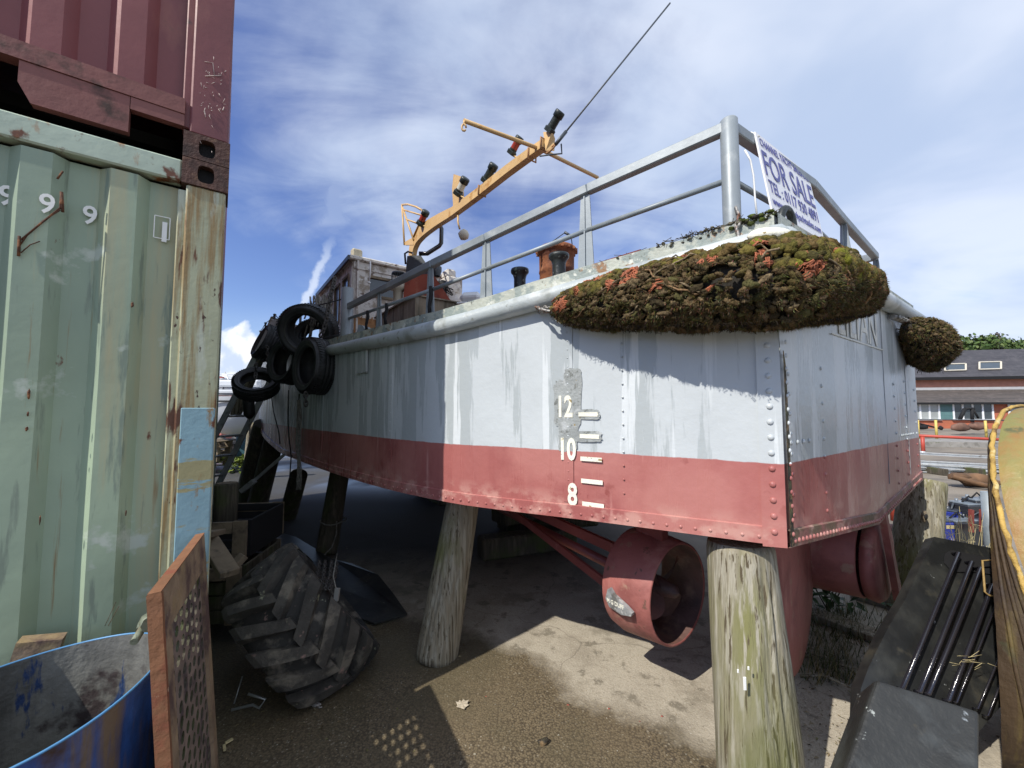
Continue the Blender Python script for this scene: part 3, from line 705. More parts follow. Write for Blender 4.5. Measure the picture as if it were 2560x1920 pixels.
# ------------------------------------------------------------ the boat
ST = [  # px, Y, chine py, gunwale py
    (1960, 1.408, 1358, 534), (1720, 1.575, 1327, 600), (1490, 1.78, 1297, 662), (1230, 2.08, 1266, 739), (1117, 2.22, 1249, 771),
    (963, 2.65, 1216, 812), (830, 3.35, 1177, 846), (747, 4.0, 1147, 865), (700, 4.7, 1126, 872), (654, 5.5, 1080, 872)]
PP = []
for px, Y, pc, pg in ST:
    w = W(px, 1021+(.19/Y)*1000, Y)
    PP.append((w.x, w.y, zat(pc, Y), zat(pg, Y)))
PP += [(-4.12, 6.6, 1.30, 2.42), (-4.58, 8.0, 1.6, 2.75), (-4.62, 9.3, 2.0, 3.05), (-4.25, 10.35, 2.6, 3.3)]
C4 = catmull([V((a, b, 0)) for a, b, c, d in PP], 6); H4 = catmull([V((c, d, 0)) for a, b, c, d in PP], 6)
for h in H4: h.x = max(h.x, .70)
port = [V((p.x, p.y, 0)) for p in C4]; zc_ = [h.x for h in H4]; zg_ = [h.y for h in H4]
C0 = port[0]; D0 = V((2.75, 2.72, 0)); tm = (C0+D0)/2; td = (D0-C0).normalized(); ta = V((-td.y, td.x, 0))   # transom direction, boat axis towards the bow
TW = (D0-C0).length
def mirror(p): 
    d = (p-tm); return tm+ta*d.dot(ta)-td*d.dot(td)
star = [mirror(p) for p in port]
def keelz(i): 
    s = (port[i]-tm).dot(ta); return .86-.03*min(s, 5)/5+max(0, (s-6.5))*.42
NS = len(port)
boat = thing('work_boat', 'grey and red steel work boat with riveted sides, propped on timber posts ashore', 'boat', (tm.x, tm.y, 0))
mb = MB(); mb.sm = True
rows = 10
def side(pts, flip):
    vs = []
    for i, p in enumerate(pts):
        for r in range(rows+1):
            z = zc_[i]+(zg_[i]-zc_[i])*r/rows
            nrm = V((0, 0, 0))
            if i: 
                t_ = (pts[min(i+1, NS-1)]-pts[i-1]).normalized(); nrm = V((t_.y, -t_.x, 0))*(-1 if not flip else 1)
            sfr = (p-tm).dot(ta); dish = -.0065*(math.sin(math.pi*sfr/.40)**2)*math.sin(math.pi*min(1, max(0, (r/rows))))
            vs.append(V((p.x, p.y, z))+nrm*(dish+.005*noise.noise(V((p.x*3, p.y*3, z*3)))))
    k = rows+1
    mb.add(vs, [(i*k+r, (i+1)*k+r, (i+1)*k+r+1, i*k+r+1) for i in range(NS-1) for r in range(rows)])
side(port, False); side(star, True)
vs = []
for i in range(NS):
    c = tm+ta*(port[i]-tm).dot(ta); kz = min(keelz(i), zc_[i]-.0)
    vs += [V((port[i].x, port[i].y, zc_[i])), V((c.x, c.y, kz if i < NS-1 else zc_[i])), V((star[i].x, star[i].y, zc_[i]))]
mb.add(vs, [(i*3+j, i*3+j+1, (i+1)*3+j+1, (i+1)*3+j) for i in range(NS-1) for j in (0, 1)], False)
hull = build('hull', mb, 'hull', boat)
# transom
mb = MB(); n = 24; vs = []
kz0 = keelz(0); 
def tbot(s): return zc_[0]+(kz0-zc_[0])*(1-abs(2*s-1))
def ttop(s): return zg_[0]-.01
def tpt(s, z, out=0.0): 
    p = C0.lerp(D0, s)-ta*out; return V((p.x, p.y, z))
for i in range(n+1):
    s = i/n
    for r in range(13): 
        z = tbot(s)+(ttop(s)-tbot(s))*r/12
        vs.append(tpt(s, z, .004*noise.noise(V((s*7, z*4, 1)))+.002*noise.noise(V((s*19, z*11, 1)))))
mb.add(vs, [(i*13+r, (i+1)*13+r, (i+1)*13+r+1, i*13+r+1) for i in range(n) for r in range(12)], True)
tr = build('transom', mb, 'hull', boat)
def ptn(i, frac=0.0):
    a = port[max(i-1, 0)]; b = port[min(i+1, NS-1)]; t = (b-a).normalized(); return V((-t.y, t.x, 0))*1.0 if V((-t.y, t.x, 0)).dot(V((0, -1, 0))) > 0 else V((t.y, -t.x, 0))
# plating laps: corner doubler and the chine strip, standing a few millimetres proud
def along(s):
    """point on the port side s metres forward of the stern corner: pos, normal, zc, zg"""
    acc = 0
    for i in range(NS-1):
        L_ = (port[i+1]-port[i]).length
        if acc+L_ >= s:
            f = (s-acc)/L_; t = (port[i+1]-port[i]).normalized(); nn = V((t.y, -t.x, 0))
            if nn.dot(V((0, -1, 0))) < 0: nn = -nn
            return port[i].lerp(port[i+1], f), nn, zc_[i]+(zc_[i+1]-zc_[i])*f, zg_[i]+(zg_[i+1]-zg_[i])*f
        acc += L_
    return port[-1], V((-1, 0, 0)), zc_[-1], zg_[-1]
mb = MB(); mb.sm = False
S = [i*.1 for i in range(0, 62)]
vs = []
for s in S:
    p, nn, a, g = along(s)
    vs += [V((p.x, p.y, a-.010))+nn*.007, V((p.x, p.y, a+.048))+nn*.007, V((p.x, p.y, a+.052))+nn*.001, V((p.x, p.y, a-.010))-nn*.02]
mb.add(vs, [(i*4+j, (i+1)*4+j, (i+1)*4+j+1, i*4+j+1) for i in range(len(S)-1) for j in range(3)]+[(i*4+3, (i+1)*4+3, (i+1)*4, i*4) for i in range(len(S)-1)])
p, nn, a, g = along(.0); p2, _, a2, g2 = along(.072)
mb.prism([V((p.x, p.y, a-.014))+nn*.011, V((p2.x, p2.y, a2-.018))+nn*.011, V((p2.x, p2.y, g2-.1))+nn*.011, V((p.x, p.y, g-.1))+nn*.011], nn*-.012)
for s in (.82, 2.12, 3.4, 4.6):      # butt laps between plates
    p, nn, a, g = along(s); t = nn.cross(up)
    mb.box(V((p.x, p.y, (a+g)/2))+nn*-.0005, (.05, .004, g-a-.12), (t, nn, up))
build('plate_lap', mb, 'hull', boat)
mb = MB()
vs = []
for i in range(n+1):
    s = i/n; z = tbot(s); vs += [tpt(s, z-.014, .008), tpt(s, z+.042, .008), tpt(s, z+.046, .0005), tpt(s, z-.014, -.02)]
mb.add(vs, [(i*4+j, (i+1)*4+j, (i+1)*4+j+1, i*4+j+1) for i in range(n) for j in range(3)]+[(i*4+3, (i+1)*4+3, (i+1)*4, i*4) for i in range(n)])
build('transom_bottom_strip', mb, mat('worn_bottom_strip', (.27, .11, .095), .55, 0, .15, 8, [((.16, .11, .07), 7, .50, .05), ((.42, .25, .20), 12, .58, .05), ((.10, .08, .04), 20, .66, .03)], .5, 50), boat)
# rust-black seam down the stern corner
mb = MB()
zt_ = W(1950, 876, 1.40).z
vsl = []
for k in range(13):
    z = zc_[0]-.012+(zt_-zc_[0]+.012)*k/12; w = .022 if k < 12 else .008
    vsl.append((tpt(.003/TW, z, .0095), tpt((.003+w+.010*(1-k/12))/TW, z, .0095)))
mb.add([v for a in vsl for v in a], [(2*i, 2*i+1, 2*i+3, 2*i+2) for i in range(12)])
mb.add([V(p)+ta*.012 for a in vsl for p in a], [(2*i, 2*i+1, 2*i+3, 2*i+2) for i in range(12)])
build('corner_seam', mb, 'darkgap', boat)
# rivets
def rivet(mb, p, nrm, r):
    nrm = V(nrm).normalized(); mb.lathe([(r, 0), (r*.86, r*.34), (r*.5, r*.55), (.0001, r*.62)], V(p)+nrm*.0, nrm, 8, ref=(0, 0, 1))
mb = MB()
p, nn, a, g = along(.036)
z = a+.035
while z < g-.12: rivet(mb, V((p.x, p.y, z))+nn*.011, nn, .0112); z += .0545
for s0, rr, st in ((.565, .0046, .058), (.82, .0046, .040), (2.12, .005, .06)):
    p, nn, a, g = along(s0); z = a+.12
    while z < g-.14: rivet(mb, V((p.x, p.y, z))+nn*.0005, nn, rr); z += st
s = .03
while s < 4.5:
    p, nn, a, g = along(s); rivet(mb, V((p.x, p.y, a+.013))+nn*.007, nn, .0068); s += .052
for s0 in (.03, .18, .72, .84, .965):
    z = tbot(s0)+.09
    while z < ttop(s0)-.5: rivet(mb, tpt(s0, z, .001), -ta, .0085); z += .072
i = 0
while .02+i*.016 < .98: rivet(mb, tpt(.02+i*.016, tbot(.02+i*.016)+.006, .008), -ta, .0095); i += 1
z = tbot(.0)+.32
for k in range(4): rivet(mb, tpt(.03+k*.026, z+.02, .001), -ta, .009)
for k in range(8): rivet(mb, tpt(.78+k*.02, z-.02, .001), -ta, .008)
for k in range(22):
    rivet(mb, tpt(.012, tbot(.012)+.03+k*.048, .0095), -ta, .0085)
props(build('rivets', mb, 'hull', boat), kind='stuff')
# vertical plate edge lines on the transom
mb = MB()
for s0 in (.625, .86): mb.box(tpt(s0, (zc_[0]+zg_[0])/2, .0015), (.003, .003, zg_[0]-zc_[0]-.1), (td, ta, up))
for s0 in (.018,): pass
build('weld_line', mb, mat('weld_line_grey', (.24, .25, .26), .5, 0, .2, 10, (), .1, 40), boat)
# small bolted plate on the shaded side
q = W(905, 913, 2.9); ii = min(range(NS), key=lambda k: (port[k]-V((q.x, q.y, 0))).length)
sdist = sum((port[k+1]-port[k]).length for k in range(ii))
def side_at_px(px):
    r = ray(px, 1021); best = None; s = 0.0
    while s < 7:
        p = along(s)[0]; 
        if p.x/p.y < r.x/r.y: return s
        s += .01
    return s
sp = side_at_px(905); p, nn, a, g = along(sp); t_ = nn.cross(up); zz_ = zat(905, p.y)
mb = MB(); mb.box(V((p.x, p.y, zz_))+nn*.008, (.21, .012, .17), (t_, nn, up), .004)
for a_ in (-.09, .09):
    for b_ in (-.07, .0, .07): rivet(mb, V((p.x, p.y, zz_+b_))+nn*.014+t_*a_, nn, .007)
build('access_plate', mb, 'hull', boat)
# strake (half-round tube) and bulwark edge
def edge(i): return V((port[i].x, port[i].y, 0))
SS = [0.0]+[i*.09 for i in range(1, 100)]
tubep = []; topp = []
for s in SS:
    p, nn, a, g = along(s)
    if (p-port[-1]).length < .3: break
    tubep.append(V((p.x, p.y, g-.105))+nn*.028); topp.append((V((p.x, p.y, g)), nn))
iend = next(i for i, q in enumerate(tubep) if q.x/q.y < (830-1280)/1000*.995)
mb = MB(); mb.tube(tubep[:iend+1], .045, 14); 
st_t = [V((p.x, p.y, zg_[0]-.105))-ta*.028 for p in (C0.lerp(D0, k/12) for k in range(13))]
mb.tube([tubep[0]]+st_t, .045, 14); mb.ico(tubep[0], .052, (1, 1, 1), None, 0, 2)
build('rubbing_strake', mb, 'strake', boat)
mb = MB(); vs = []
for k, (p, nn) in enumerate(topp[:70]):
    wv = .006*noise.noise(V((p.x*6, p.y*6, 0)))
    vs += [V(p)+nn*.012-up*.075, V(p)+nn*.012+up*(0+wv), V(p)-nn*.03+up*(.002+wv), V(p)-nn*.03-up*.06]
K = min(70, len(topp))
mb.add(vs, [(i*4+j, (i+1)*4+j, (i+1)*4+j+1, i*4+j+1) for i in range(K-1) for j in range(3)])
vs = []
for k in range(13):
    p = C0.lerp(D0, k/12); p = V((p.x, p.y, zg_[0])); vs += [p-ta*.012-up*.075, p-ta*.012, p+ta*.03, p+ta*.03-up*.06]
mb.add(vs, [(i*4+j, (i+1)*4+j, (i+1)*4+j+1, i*4+j+1) for i in range(12) for j in range(3)])
# starboard bulwark
vs = []
for k in range(0, NS-1, 2):
    p = star[k]; q = mirror(port[k]-ptn(k)*.05); vs += [V((p.x, p.y, zg_[k]-.2)), V((p.x, p.y, zg_[k])), V((q.x, q.y, zg_[k]))]
mb.add(vs, [(i*3+j, (i+1)*3+j, (i+1)*3+j+1, i*3+j+1) for i in range(len(vs)//3-1) for j in range(2)])
build('bulwark_edge', mb, 'peel', boat)
# moss, twigs and grime lying on the gunwale at the corner
mb = MB(); mb.use('moss')
for k in range(260):
    s = abs(rnd.gauss(.05, .22)); p, nn, a, g = along(min(s, .75)); dens = rnd.random()
    c = V((p.x, p.y, g+rnd.uniform(-.02, .012)))+nn*rnd.uniform(-.03, .02)
    mb.c = rnd.choice([(.05, .05, .028), (.07, .085, .025), (.10, .13, .03), (.13, .12, .09), (.05, .045, .04)]) if s < .16 else rnd.choice([(.07, .06, .045), (.16, .15, .11), (.10, .09, .06)])
    mb.ico(c, rnd.uniform(.004, .016 if s < .16 else .008), (1, 1, .6), None, .3, 1)
for k in range(120):
    s = abs(rnd.gauss(.18, .16)); p, nn, a, g = along(min(s, .7)); c = V((p.x, p.y, g+.006))+nn*rnd.uniform(-.02, .02)
    d = V((rnd.gauss(0, 1), rnd.gauss(0, 1), rnd.gauss(0, .25))).normalized()*rnd.uniform(.01, .03); mb.c = (.09, .075, .05); mb.tube([c-d, c+d], .0012, 4)
props(build('gunwale_moss', mb, None, boat), kind='stuff')
# deck
mb = MB(); vs = []
for i in range(NS):
    for p in (port[i]-ptn(i)*.02, mirror(port[i]-ptn(i)*.02)): vs.append(V((p.x, p.y, zg_[i]-.06)))
mb.add(vs, [(2*i, 2*i+1, 2*i+3, 2*i+2) for i in range(NS-1)])
build('deck', mb, mat('deck_red_oxide', (.20, .07, .05), .7, 0, .2, 5, [((.12, .10, .08), 4, .55, .06)], .3, 30), boat)
# draught marks
def side_pt(px, py, out=.003):
    s = side_at_px(px); 
    # refine: plane through the hull there
    p, nn, a, g = along(s); q = WPl(px, py, V((p.x, p.y, 0)), nn); return q+nn*out, nn
def sidetext(txt, px, py, size, sx, off):
    mb = MB(); q, nn = side_pt(px, py); text_mb(mb, txt, size, q, -nn.cross(up) if (-nn.cross(up)).x > 0 else nn.cross(up), up, .0012, off, sx); return mb
for txt, px, py, size, sx, bold in (('12', 1391, 1041, .136, .62, .004), ('10', 1396, 1146, .136, .66, .004), ('8', 1420, 1260, .136, .70, .004)):
    build('draught_numeral', sidetext(txt, px, py, size, sx, bold), 'worn_white', boat)
for px, py in ((1471, 1036), (1474, 1091), (1478, 1148), (1480, 1204), (1483, 1262)):
    q, nn = side_pt(px, py); t = nn.cross(up); mb = MB(); mb.box(q, (.10 if px > 1475 else .092, .002, .019), (t, nn, up)); build('draught_bar', mb, 'worn_white', boat)
# bare weathered patch round the figures
mb = MB(); rr_ = random.Random(5)
def patch(cx, cy, w, h, n=34):
    pts = []
    for k in range(n):
        a = 2*math.pi*k/n; e = .45; x = math.copysign(abs(math.cos(a))**e, math.cos(a)); y = math.copysign(abs(math.sin(a))**e, math.sin(a)); j = 1+.16*(rr_.random()-.5)
        pts.append(side_pt(cx+x*w*j, cy+y*h*j, .0016)[0])
    c = side_pt(cx, cy, .0018)[0]; mb.add([c]+pts, [(0, i+1, (i+1) % n+1) for i in range(n)])
patch(1418, 1010, 34, 62); patch(1460, 1036, 40, 13); patch(1466, 1091, 38, 14); patch(1420, 1090, 24, 40); patch(1432, 960, 22, 40)
build('bare_patch', mb, mat('bare_grey_patch', (.30, .32, .315), .5, 0, .1, 12, [((.16, .17, .16), 30, .60, .03), ((.42, .44, .44), 12, .60, .03), ((.28, .20, .06), 40, .68, .02)], .4, 70), boat)
# name on the transom
mb = MB(); name_z = WPl(2190, 865, tpt(0, 0), -ta).z
text_mb(mb, 'LILIAN', .25, tpt(.285, name_z+.0, .003), td, up, .001, .001, .92)
build('name_lettering', mb, 'letter', boat)
# outline plate below/around the name, thin painted border
mb = MB(); mb.box(tpt(.44, name_z-.012, .0035), (.86, .002, .006), (td, ta, up)); build('name_underline', mb, 'letter', boat)
# ------------------------------------------------------------ railing
GW = lambda s: along(s)
def rail_pt(px, py):
    """point above the port edge of the deck, a little inboard"""
    s = side_at_px(px); p, nn, a, g = along(s); q = V((p.x, p.y, 0))-nn*.045; return WPl(px, py, q, nn)
tr_px = [(1822, 318), (1470, 474), (1215, 596), (1082, 660), (868, 768)]
tr_pts = [rail_pt(*q) for q in tr_px]
cpost = tr_pts[0]
mb = MB()
for a, b in zip(tr_pts, tr_pts[1:]): mb.beam(a, b, .040, .044, bev=.004)
# stern run
st_px = [(1850, 318, 1.53), (2030, 466, 1.93), (2108, 560, 2.31), (2190, 668, 2.87)]
sr = [W(a, b, c) for a, b, c in st_px]; sr[0] = cpost+V((.0, 0, 0))
zr = cpost.z
sr = [V((p.x, p.y, zr)) for p in sr]
for a, b in zip(sr, sr[1:]): mb.beam(a, b, .040, .044, bev=.004)
build('top_rail', mb, 'rail', boat)
mr_px = [(1815, 452), (1470, 575), (1206, 676), (1076, 726), (862, 800)]
mr_pts = [rail_pt(*q) for q in mr_px]
mb = MB()
for a, b in zip(mr_pts, mr_pts[1:]): mb.tube([a, b], .0115, 10)
build('middle_rail', mb, 'rail', boat)
mb = MB(); mz = mr_pts[0].z
pts = [V((p.x, p.y, mz)) for p in sr]; mb.tube(pts, .0115, 10)
build('middle_rail', mb, 'rail', boat)
# corner pipe post
mb = MB(); b_ = V((cpost.x, cpost.y, along(.15)[3]-.06))
mb.lathe([(.0325, 0), (.0325, cpost.z+.03-b_.z-.006), (.028, cpost.z+.03-b_.z), (.0001, cpost.z+.032-b_.z)], b_, up, 20)
build('corner_rail_post', mb, 'rail', boat)
for px, pb in ((1470, 672), (1215, 744), (1074, 785), (960, 812)):
    top = rail_pt(px, 400); s = side_at_px(px); p, nn, a, g = along(s)
    ptop = None
    for a_, b2 in zip(tr_pts, tr_pts[1:]):
        ra, rb, r_ = a_.x/a_.y, b2.x/b2.y, (px-1280)/1000
        if rb <= r_ <= ra+1e-6: 
            f = (ra-r_)/(ra-rb); ptop = a_.lerp(b2, f)
    if ptop is None: ptop = tr_pts[-1].lerp(tr_pts[-2], .4)
    base = V((ptop.x, ptop.y, g-.01)); t = nn.cross(up)
    mb = MB()
    # tapered flat post, wider at the foot, with a welded flange
    w0, w1 = .034, .022
    pl = [base-t*w0*1.2, base+t*w0*1.2, ptop-up*.022+t*w1, ptop-up*.022-t*w1]
    mb.prism([q-nn*.004 for q in pl], nn*.008)
    mb.prism([base-nn*.03, base+nn*.012, ptop-up*.022+nn*.010, ptop-up*.022-nn*.012], t*.006)
    mb.box(base+up*.004, (.10, .07, .008), (t, nn, up))
    build('rail_post', mb, 'rail', boat)
# end post of the solid rail (round, shaded)
p_ = tr_pts[-1]; s = side_at_px(866); p, nn, a, g = along(s)
mb = MB(); mb.lathe([(.048, 0), (.046, p_.z+.17-g), (.0001, p_.z+.171-g)], V((p_.x, p_.y, g-.01)), up, 14); build('rail_post', mb, 'rail', boat)
for k, q in enumerate((sr[2]+V((0, 0, 0)), sr[3])):
    mb = MB(); w0 = .03
    base = V((q.x, q.y, zg_[0])); mb.prism([base-td*.05, base+td*.03, q-up*.022+td*.02, q-up*.022-td*.02], ta*.008)
    mb.prism([base-ta*.05, base+ta*.03, q-up*.022+ta*.015, q-up*.022-ta*.015], td*.007)
    build('rail_post', mb, 'rail', boat)
# starboard rail carries on forward beyond the far corner
mb = MB(); q = sr[-1]; mb.beam(q, q+ta*1.6+V((0, 0, -.02)), .045, .05); build('top_rail', mb, 'rail', boat)
# wire stanchions and lifelines towards the bow
stn = [(752, 770, 808), (702, 797, 862), (687, 787, 800), (664, 808, 850), (651, 828, 880)]
mb_l = MB(); prev = rail_pt(862, 720) if False else None
heads = []
for k, (px, pt_, pb) in enumerate(stn):
    s = side_at_px(px) if px > 655 else None
    Yd = (3.95, 4.65, 5.0, 5.8, 6.5)[k]
    a_ = W(px, pt_, Yd); heads.append(a_)
    mb = MB(); mb.tube([V((a_.x, a_.y, a_.z-.62)), a_], .012, 8); mb.ico(a_, .022, (1, 1, .8), None, 0, 1)
    build('stanchion', mb, 'dkgrey', boat)
e0 = V((p_.x, p_.y, p_.z+.08))
mb = MB()
L0 = [e0]+heads
for a, b in zip(L0, L0[1:]):
    mid = (a+b)/2-up*.01; mb.tube([a, mid, b], .006, 5)
    mb.tube([a-up*.30, mid-up*.31, b-up*.30], .005, 5)
build('lifeline', mb, 'dkgrey', boat)
# tarred lashings hanging on the rail foot
mb = MB()
for px, y0, y1 in ((1078, 718, 790), (921, 778, 830), (968, 700+60, 812)):
    a = rail_pt(px, y0); b = rail_pt(px-3, y1); mb.tube([a+V((0, -.02, 0)), a.lerp(b, .3)+V((.006, -.02, 0)), a.lerp(b, .7)+V((-.004, -.02, 0)), b+V((.004, -.02, 0))], [.010, .013, .010, .012], 6)
build('tape_lashing', mb, 'black', boat)
# ------------------------------------------------------------ deck gear
DZ = zg_[0]-.06
def deckz(Y): 
    i = min(range(NS), key=lambda k: abs(port[k].y-Y)); return zg_[i]-.06
def at_ray_deck(px, Y): w = W(px, 1021, Y); return V((w.x, w.y, deckz(Y)))
for px, Y, ptop, r in ((1300, 2.75, 671, .036), (1400, 2.30, 634, .034)):
    b_ = at_ray_deck(px, Y); zt = zat(ptop, Y); h = zt-b_.z
    mb = MB(); mb.lathe([(r*1.35, 0), (r*1.25, h*.35), (r*1.15, h*.70), (r*1.15, h*.84), (r*1.35, h*.90), (r*1.72, h*.93), (r*1.78, h*.96), (r*1.7, h*.985), (r*.9, h), (.0001, h)], b_, up, 24)
    build('bollard', mb, 'bollard', boat)
# rusty coaming strip behind the posts
mb = MB(); a = W(1440, 688, 2.35); b = W(1612, 624, 2.0); a.z = deckz(2.3)+.10; b.z = a.z+.035; mb.beam(W(1440, 682, 2.35), W(1605, 632, 2.02), .03, .03); build('hatch_coaming', mb, mat('coaming_rust_red', (.16, .03, .025), .7, 0, .2, 10, (), .3, 60), boat)
# stained plywood engine box
kx = W(1038, 740, 3.45); zt = kx.z; zb = deckz(3.4)-.02
mb = MB()
def nrm(v): return v.normalized()
A_ = V((kx.x, kx.y, 0)); wl1 = nrm(ta); wl2 = td
pts = [A_, A_+td*.85, A_+td*.85+ta*1.1, A_+ta*1.1]
mb.prism([p+up*zb for p in pts], up*(zt-zb))
mb.beam(A_+up*(zt+.006)-ta*.01, A_+td*.85+up*(zt+.006)-ta*.01, .02, .012); mb.beam(A_+up*(zt+.006)-td*.01, A_+ta*1.1+up*(zt+.006)-td*.01, .02, .012)
build('engine_box', mb, 'ply', boat)
# wheelhouse
Yw = 4.75; Wc = W(883, 652, Yw); Wz = Wc.z; Wb = deckz(Yw)
wh0 = V((Wc.x, Wc.y, 0))
whw = 1.15; whl = 1.9
mb = MB()
# aft wall with a window opening
def wall(mb, o, d, w, z0, z1, holes, nrmv, th=.03):
    """planar wall with rectangular openings (s0,s1,za,zb)"""
    xs = sorted({0, w, *[h for q in holes for h in q[:2]]}); zs = sorted({z0, z1, *[h for q in holes for h in q[2:]]})
    for i in range(len(xs)-1):
        for j in range(len(zs)-1):
            cx, cz = (xs[i]+xs[i+1])/2, (zs[j]+zs[j+1])/2
            if any(q[0] < cx < q[1] and q[2] < cz < q[3] for q in holes): continue
            mb.box(o+d*cx+up*cz+nrmv*0, (xs[i+1]-xs[i]+.0, th, zs[j+1]-zs[j]+.0), (d, nrmv, up))
wz0, wz1 = Wb, Wz
hole_a = (.20, .62, wz1-.40, wz1-.16)
wall(mb, wh0, td, whw, wz0, wz1, [hole_a], -ta)
side_h = [(.12, .42, wz1-.66, wz1-.14), (.58, .86, wz1-.66, wz1-.14), (1.02, 1.30, wz1-.62, wz1-.12), (1.42, 1.70, wz1-.60, wz1-.12)]
wall(mb, wh0, ta, whl, wz0, wz1+.0, side_h, -td)
wall(mb, wh0+td*whw, ta, whl, wz0, wz1, [(.2, .8, wz1-.6, wz1-.15)], td)
wall(mb, wh0+ta*whl, td, whw, wz0, wz1, [(.15, 1.0, wz1-.55, wz1-.15)], ta)
whouse = build('wheelhouse', mb, 'wheel_white', boat)
def sub(name, mb, m, par): 
    o = build(name, mb, m, None, loc=(0, 0, 0)); o.parent = par; wp = wpos(par)
    o.location = (-wp.x, -wp.y, -wp.z); return o
def part_of(name, mb, m, par): return build(name, mb, m, par)
mb = MB(); c = wh0+td*whw/2+ta*(whl/2-.0)
mb.box(c+up*(wz1+.025), (whw+.12, whl+.14, .05), (td, ta, up), .012); mb.box(c+up*(wz1+.058), (whw+.02, whl+.04, .02), (td, ta, up), .008)
part_of('roof', mb, 'wheel_white', whouse)
mb = MB(); mb.beam(wh0-td*.065-ta*.07+up*(wz1+.01), wh0-td*.065+ta*(whl+.05)+up*(wz1+.01), .025, .055); part_of('gutter', mb, 'dkgrey', whouse)
for i, h in enumerate(side_h):
    mb = MB(); mb.use('glass_sky').box(wh0+ta*(h[0]+h[1])/2+up*(h[2]+h[3])/2, (h[1]-h[0], .006, h[3]-h[2]), (ta, -td, up))
    mb.use('plank')
    for s_ in (h[0], h[1]): mb.beam(wh0+ta*s_+up*h[2]-td*.012, wh0+ta*s_+up*h[3]-td*.012, .03, .03, td)
    for z_ in (h[2], h[3]): mb.beam(wh0+ta*h[0]+up*z_-td*.014, wh0+ta*h[1]+up*z_-td*.014, .03, .03, td)
    part_of('window', mb, None, whouse)
mb = MB(); h = hole_a; mb.use('glass').box(wh0+td*(h[0]+h[1])/2+up*(h[2]+h[3])/2, (h[1]-h[0], .006, h[3]-h[2]), (td, ta, up)); mb.use('plank')
for z_ in (h[2], h[3]): mb.beam(wh0+td*h[0]+up*z_-ta*.015, wh0+td*h[1]+up*z_-ta*.015, .03, .03, td)
part_of('window', mb, None, whouse)
mb = MB(); mb.beam(wh0+td*.045-ta*.022+up*wz0, wh0+td*.045-ta*.022+up*wz1, .075, .02, td); mb.beam(wh0-ta*.02+up*(wz1-.05), wh0+td*whw-ta*.02+up*(wz1-.05), .02, .09, up)
part_of('corner_board', mb, 'wheel_white', whouse)
mb = MB(); mb.box(wh0+td*.10+ta*.25+up*(wz1+.15), (.13, .10, .19), (td, ta, up), .02); part_of('roof_vent', mb, mat('stained_vent', (.42, .38, .28), .7, 0, .15, 10, (), .3, 40), whouse)
# exposed rotten wood under the aft window
mb = MB(); mb.box(wh0+td*.33-ta*.03+up*(wz0+.30), (.62, .02, .30), (td, ta, up))
for k in range(14): mb.beam(wh0+td*(.05+k*.045)-ta*.05+up*(wz0+.47), wh0+td*(.05+k*.045+rnd.uniform(-.03, .03))-ta*.06+up*(wz0+.47-rnd.uniform(.02, .09)), .02, .006)
part_of('rotten_panel', mb, 'orange_ply', whouse)
mb = MB(); a = W(926, 654, 4.55); mb.tube([a, a+V((.0, 0, -.15)), a+V((-.01, 0, -.235))], .008, 6); mb.ico(a+V((-.01, 0, -.25)), .02, (1, 1, .8)); part_of('lamp_cable', mb, 'whitep', whouse)
# pale rope and gear heap hung on the side rail
mb = MB()
for k in range(26):
    px = rnd.uniform(775, 830); a = W(px, rnd.uniform(735, 755), 3.95); b = W(px+rnd.uniform(-35, 12), rnd.uniform(790, 850), 3.9)
    m_ = a.lerp(b, .5)+V((rnd.uniform(-.04, .04), 0, -.03)); mb.tube([a, m_, b], .008, 5)
build('net_bundle', mb, 'rope', boat)
# plywood-backed white cowl and tank
Yc = 4.15; a = W(995, 745, Yc); r_ = 24/1000*Yc*.55
mb = MB(); zt = zat(697, Yc); mb.lathe([(r_*.9, -.15), (r_*.9, zt-a.z-.19+.06), (r_*1.55, zt-a.z-.12), (r_*1.65, zt-a.z-.06), (r_*1.25, zt-a.z-.05)], a, up, 22)
mb.use('dkgrey')
for k in range(22):
    an = k/22*6.283; q = a+V((math.cos(an)*r_*1.25, math.sin(an)*r_*1.25, zt-a.z-.05)); mb.tube([q, q+up*.10], .003, 4, False)
mb.lathe([(r_*1.28, zt-a.z+.05), (r_*1.2, zt-a.z+.065), (.0001, zt-a.z+.07)], a, up, 22)
M['cream'].name = 'cream_enamel'
mb.mats = [M['dkgrey']]; mb.m = [0]*len(mb.f)
# recolour body faces
mb.mats = [M['cream'], M['dkgrey']]; nbody = 22*4
mb.m = [0]*nbody+[1]*(len(mb.f)-nbody)
build('deck_vent', mb, None, boat)
# funnel: tapered red casing with dark cap
Yf = 4.1
f0 = W(1008, 745, Yf); f1 = W(1124, 745, Yf-.05); t0 = W(1018, 640, Yf); t1 = W(1052, 634, Yf-.02)
zb = deckz(Yf); zt = t0.z
f0 = t0+(f0-t0)*((zt-zb)/(zt-f0.z)); f1 = t1+(f1-t1)*((t1.z-zb)/(t1.z-f1.z))
def fx(u0, u1, z): return u0+(u1-u0)*z
BL, BR = V((f0.x, f0.y, zb)), V((f1.x, f1.y, zb)); TL, TR = V((t0.x, t0.y, zt)), V((t1.x, t1.y, zt))
dd = V((-.25, 1, 0)).normalized()
def lerpq(k): 
    a = BL.lerp(TL, k); b = BR.lerp(TR, k); w = .55*(1-k)+.28*k; return [a, b, b+dd*w, a+dd*w]
mb = MB()
q0, q1, q2 = lerpq(0), lerpq(.80), lerpq(1)
mb.use('funnel').add(q0+q1, [(i, (i+1) % 4, 4+(i+1) % 4, 4+i) for i in range(4)])
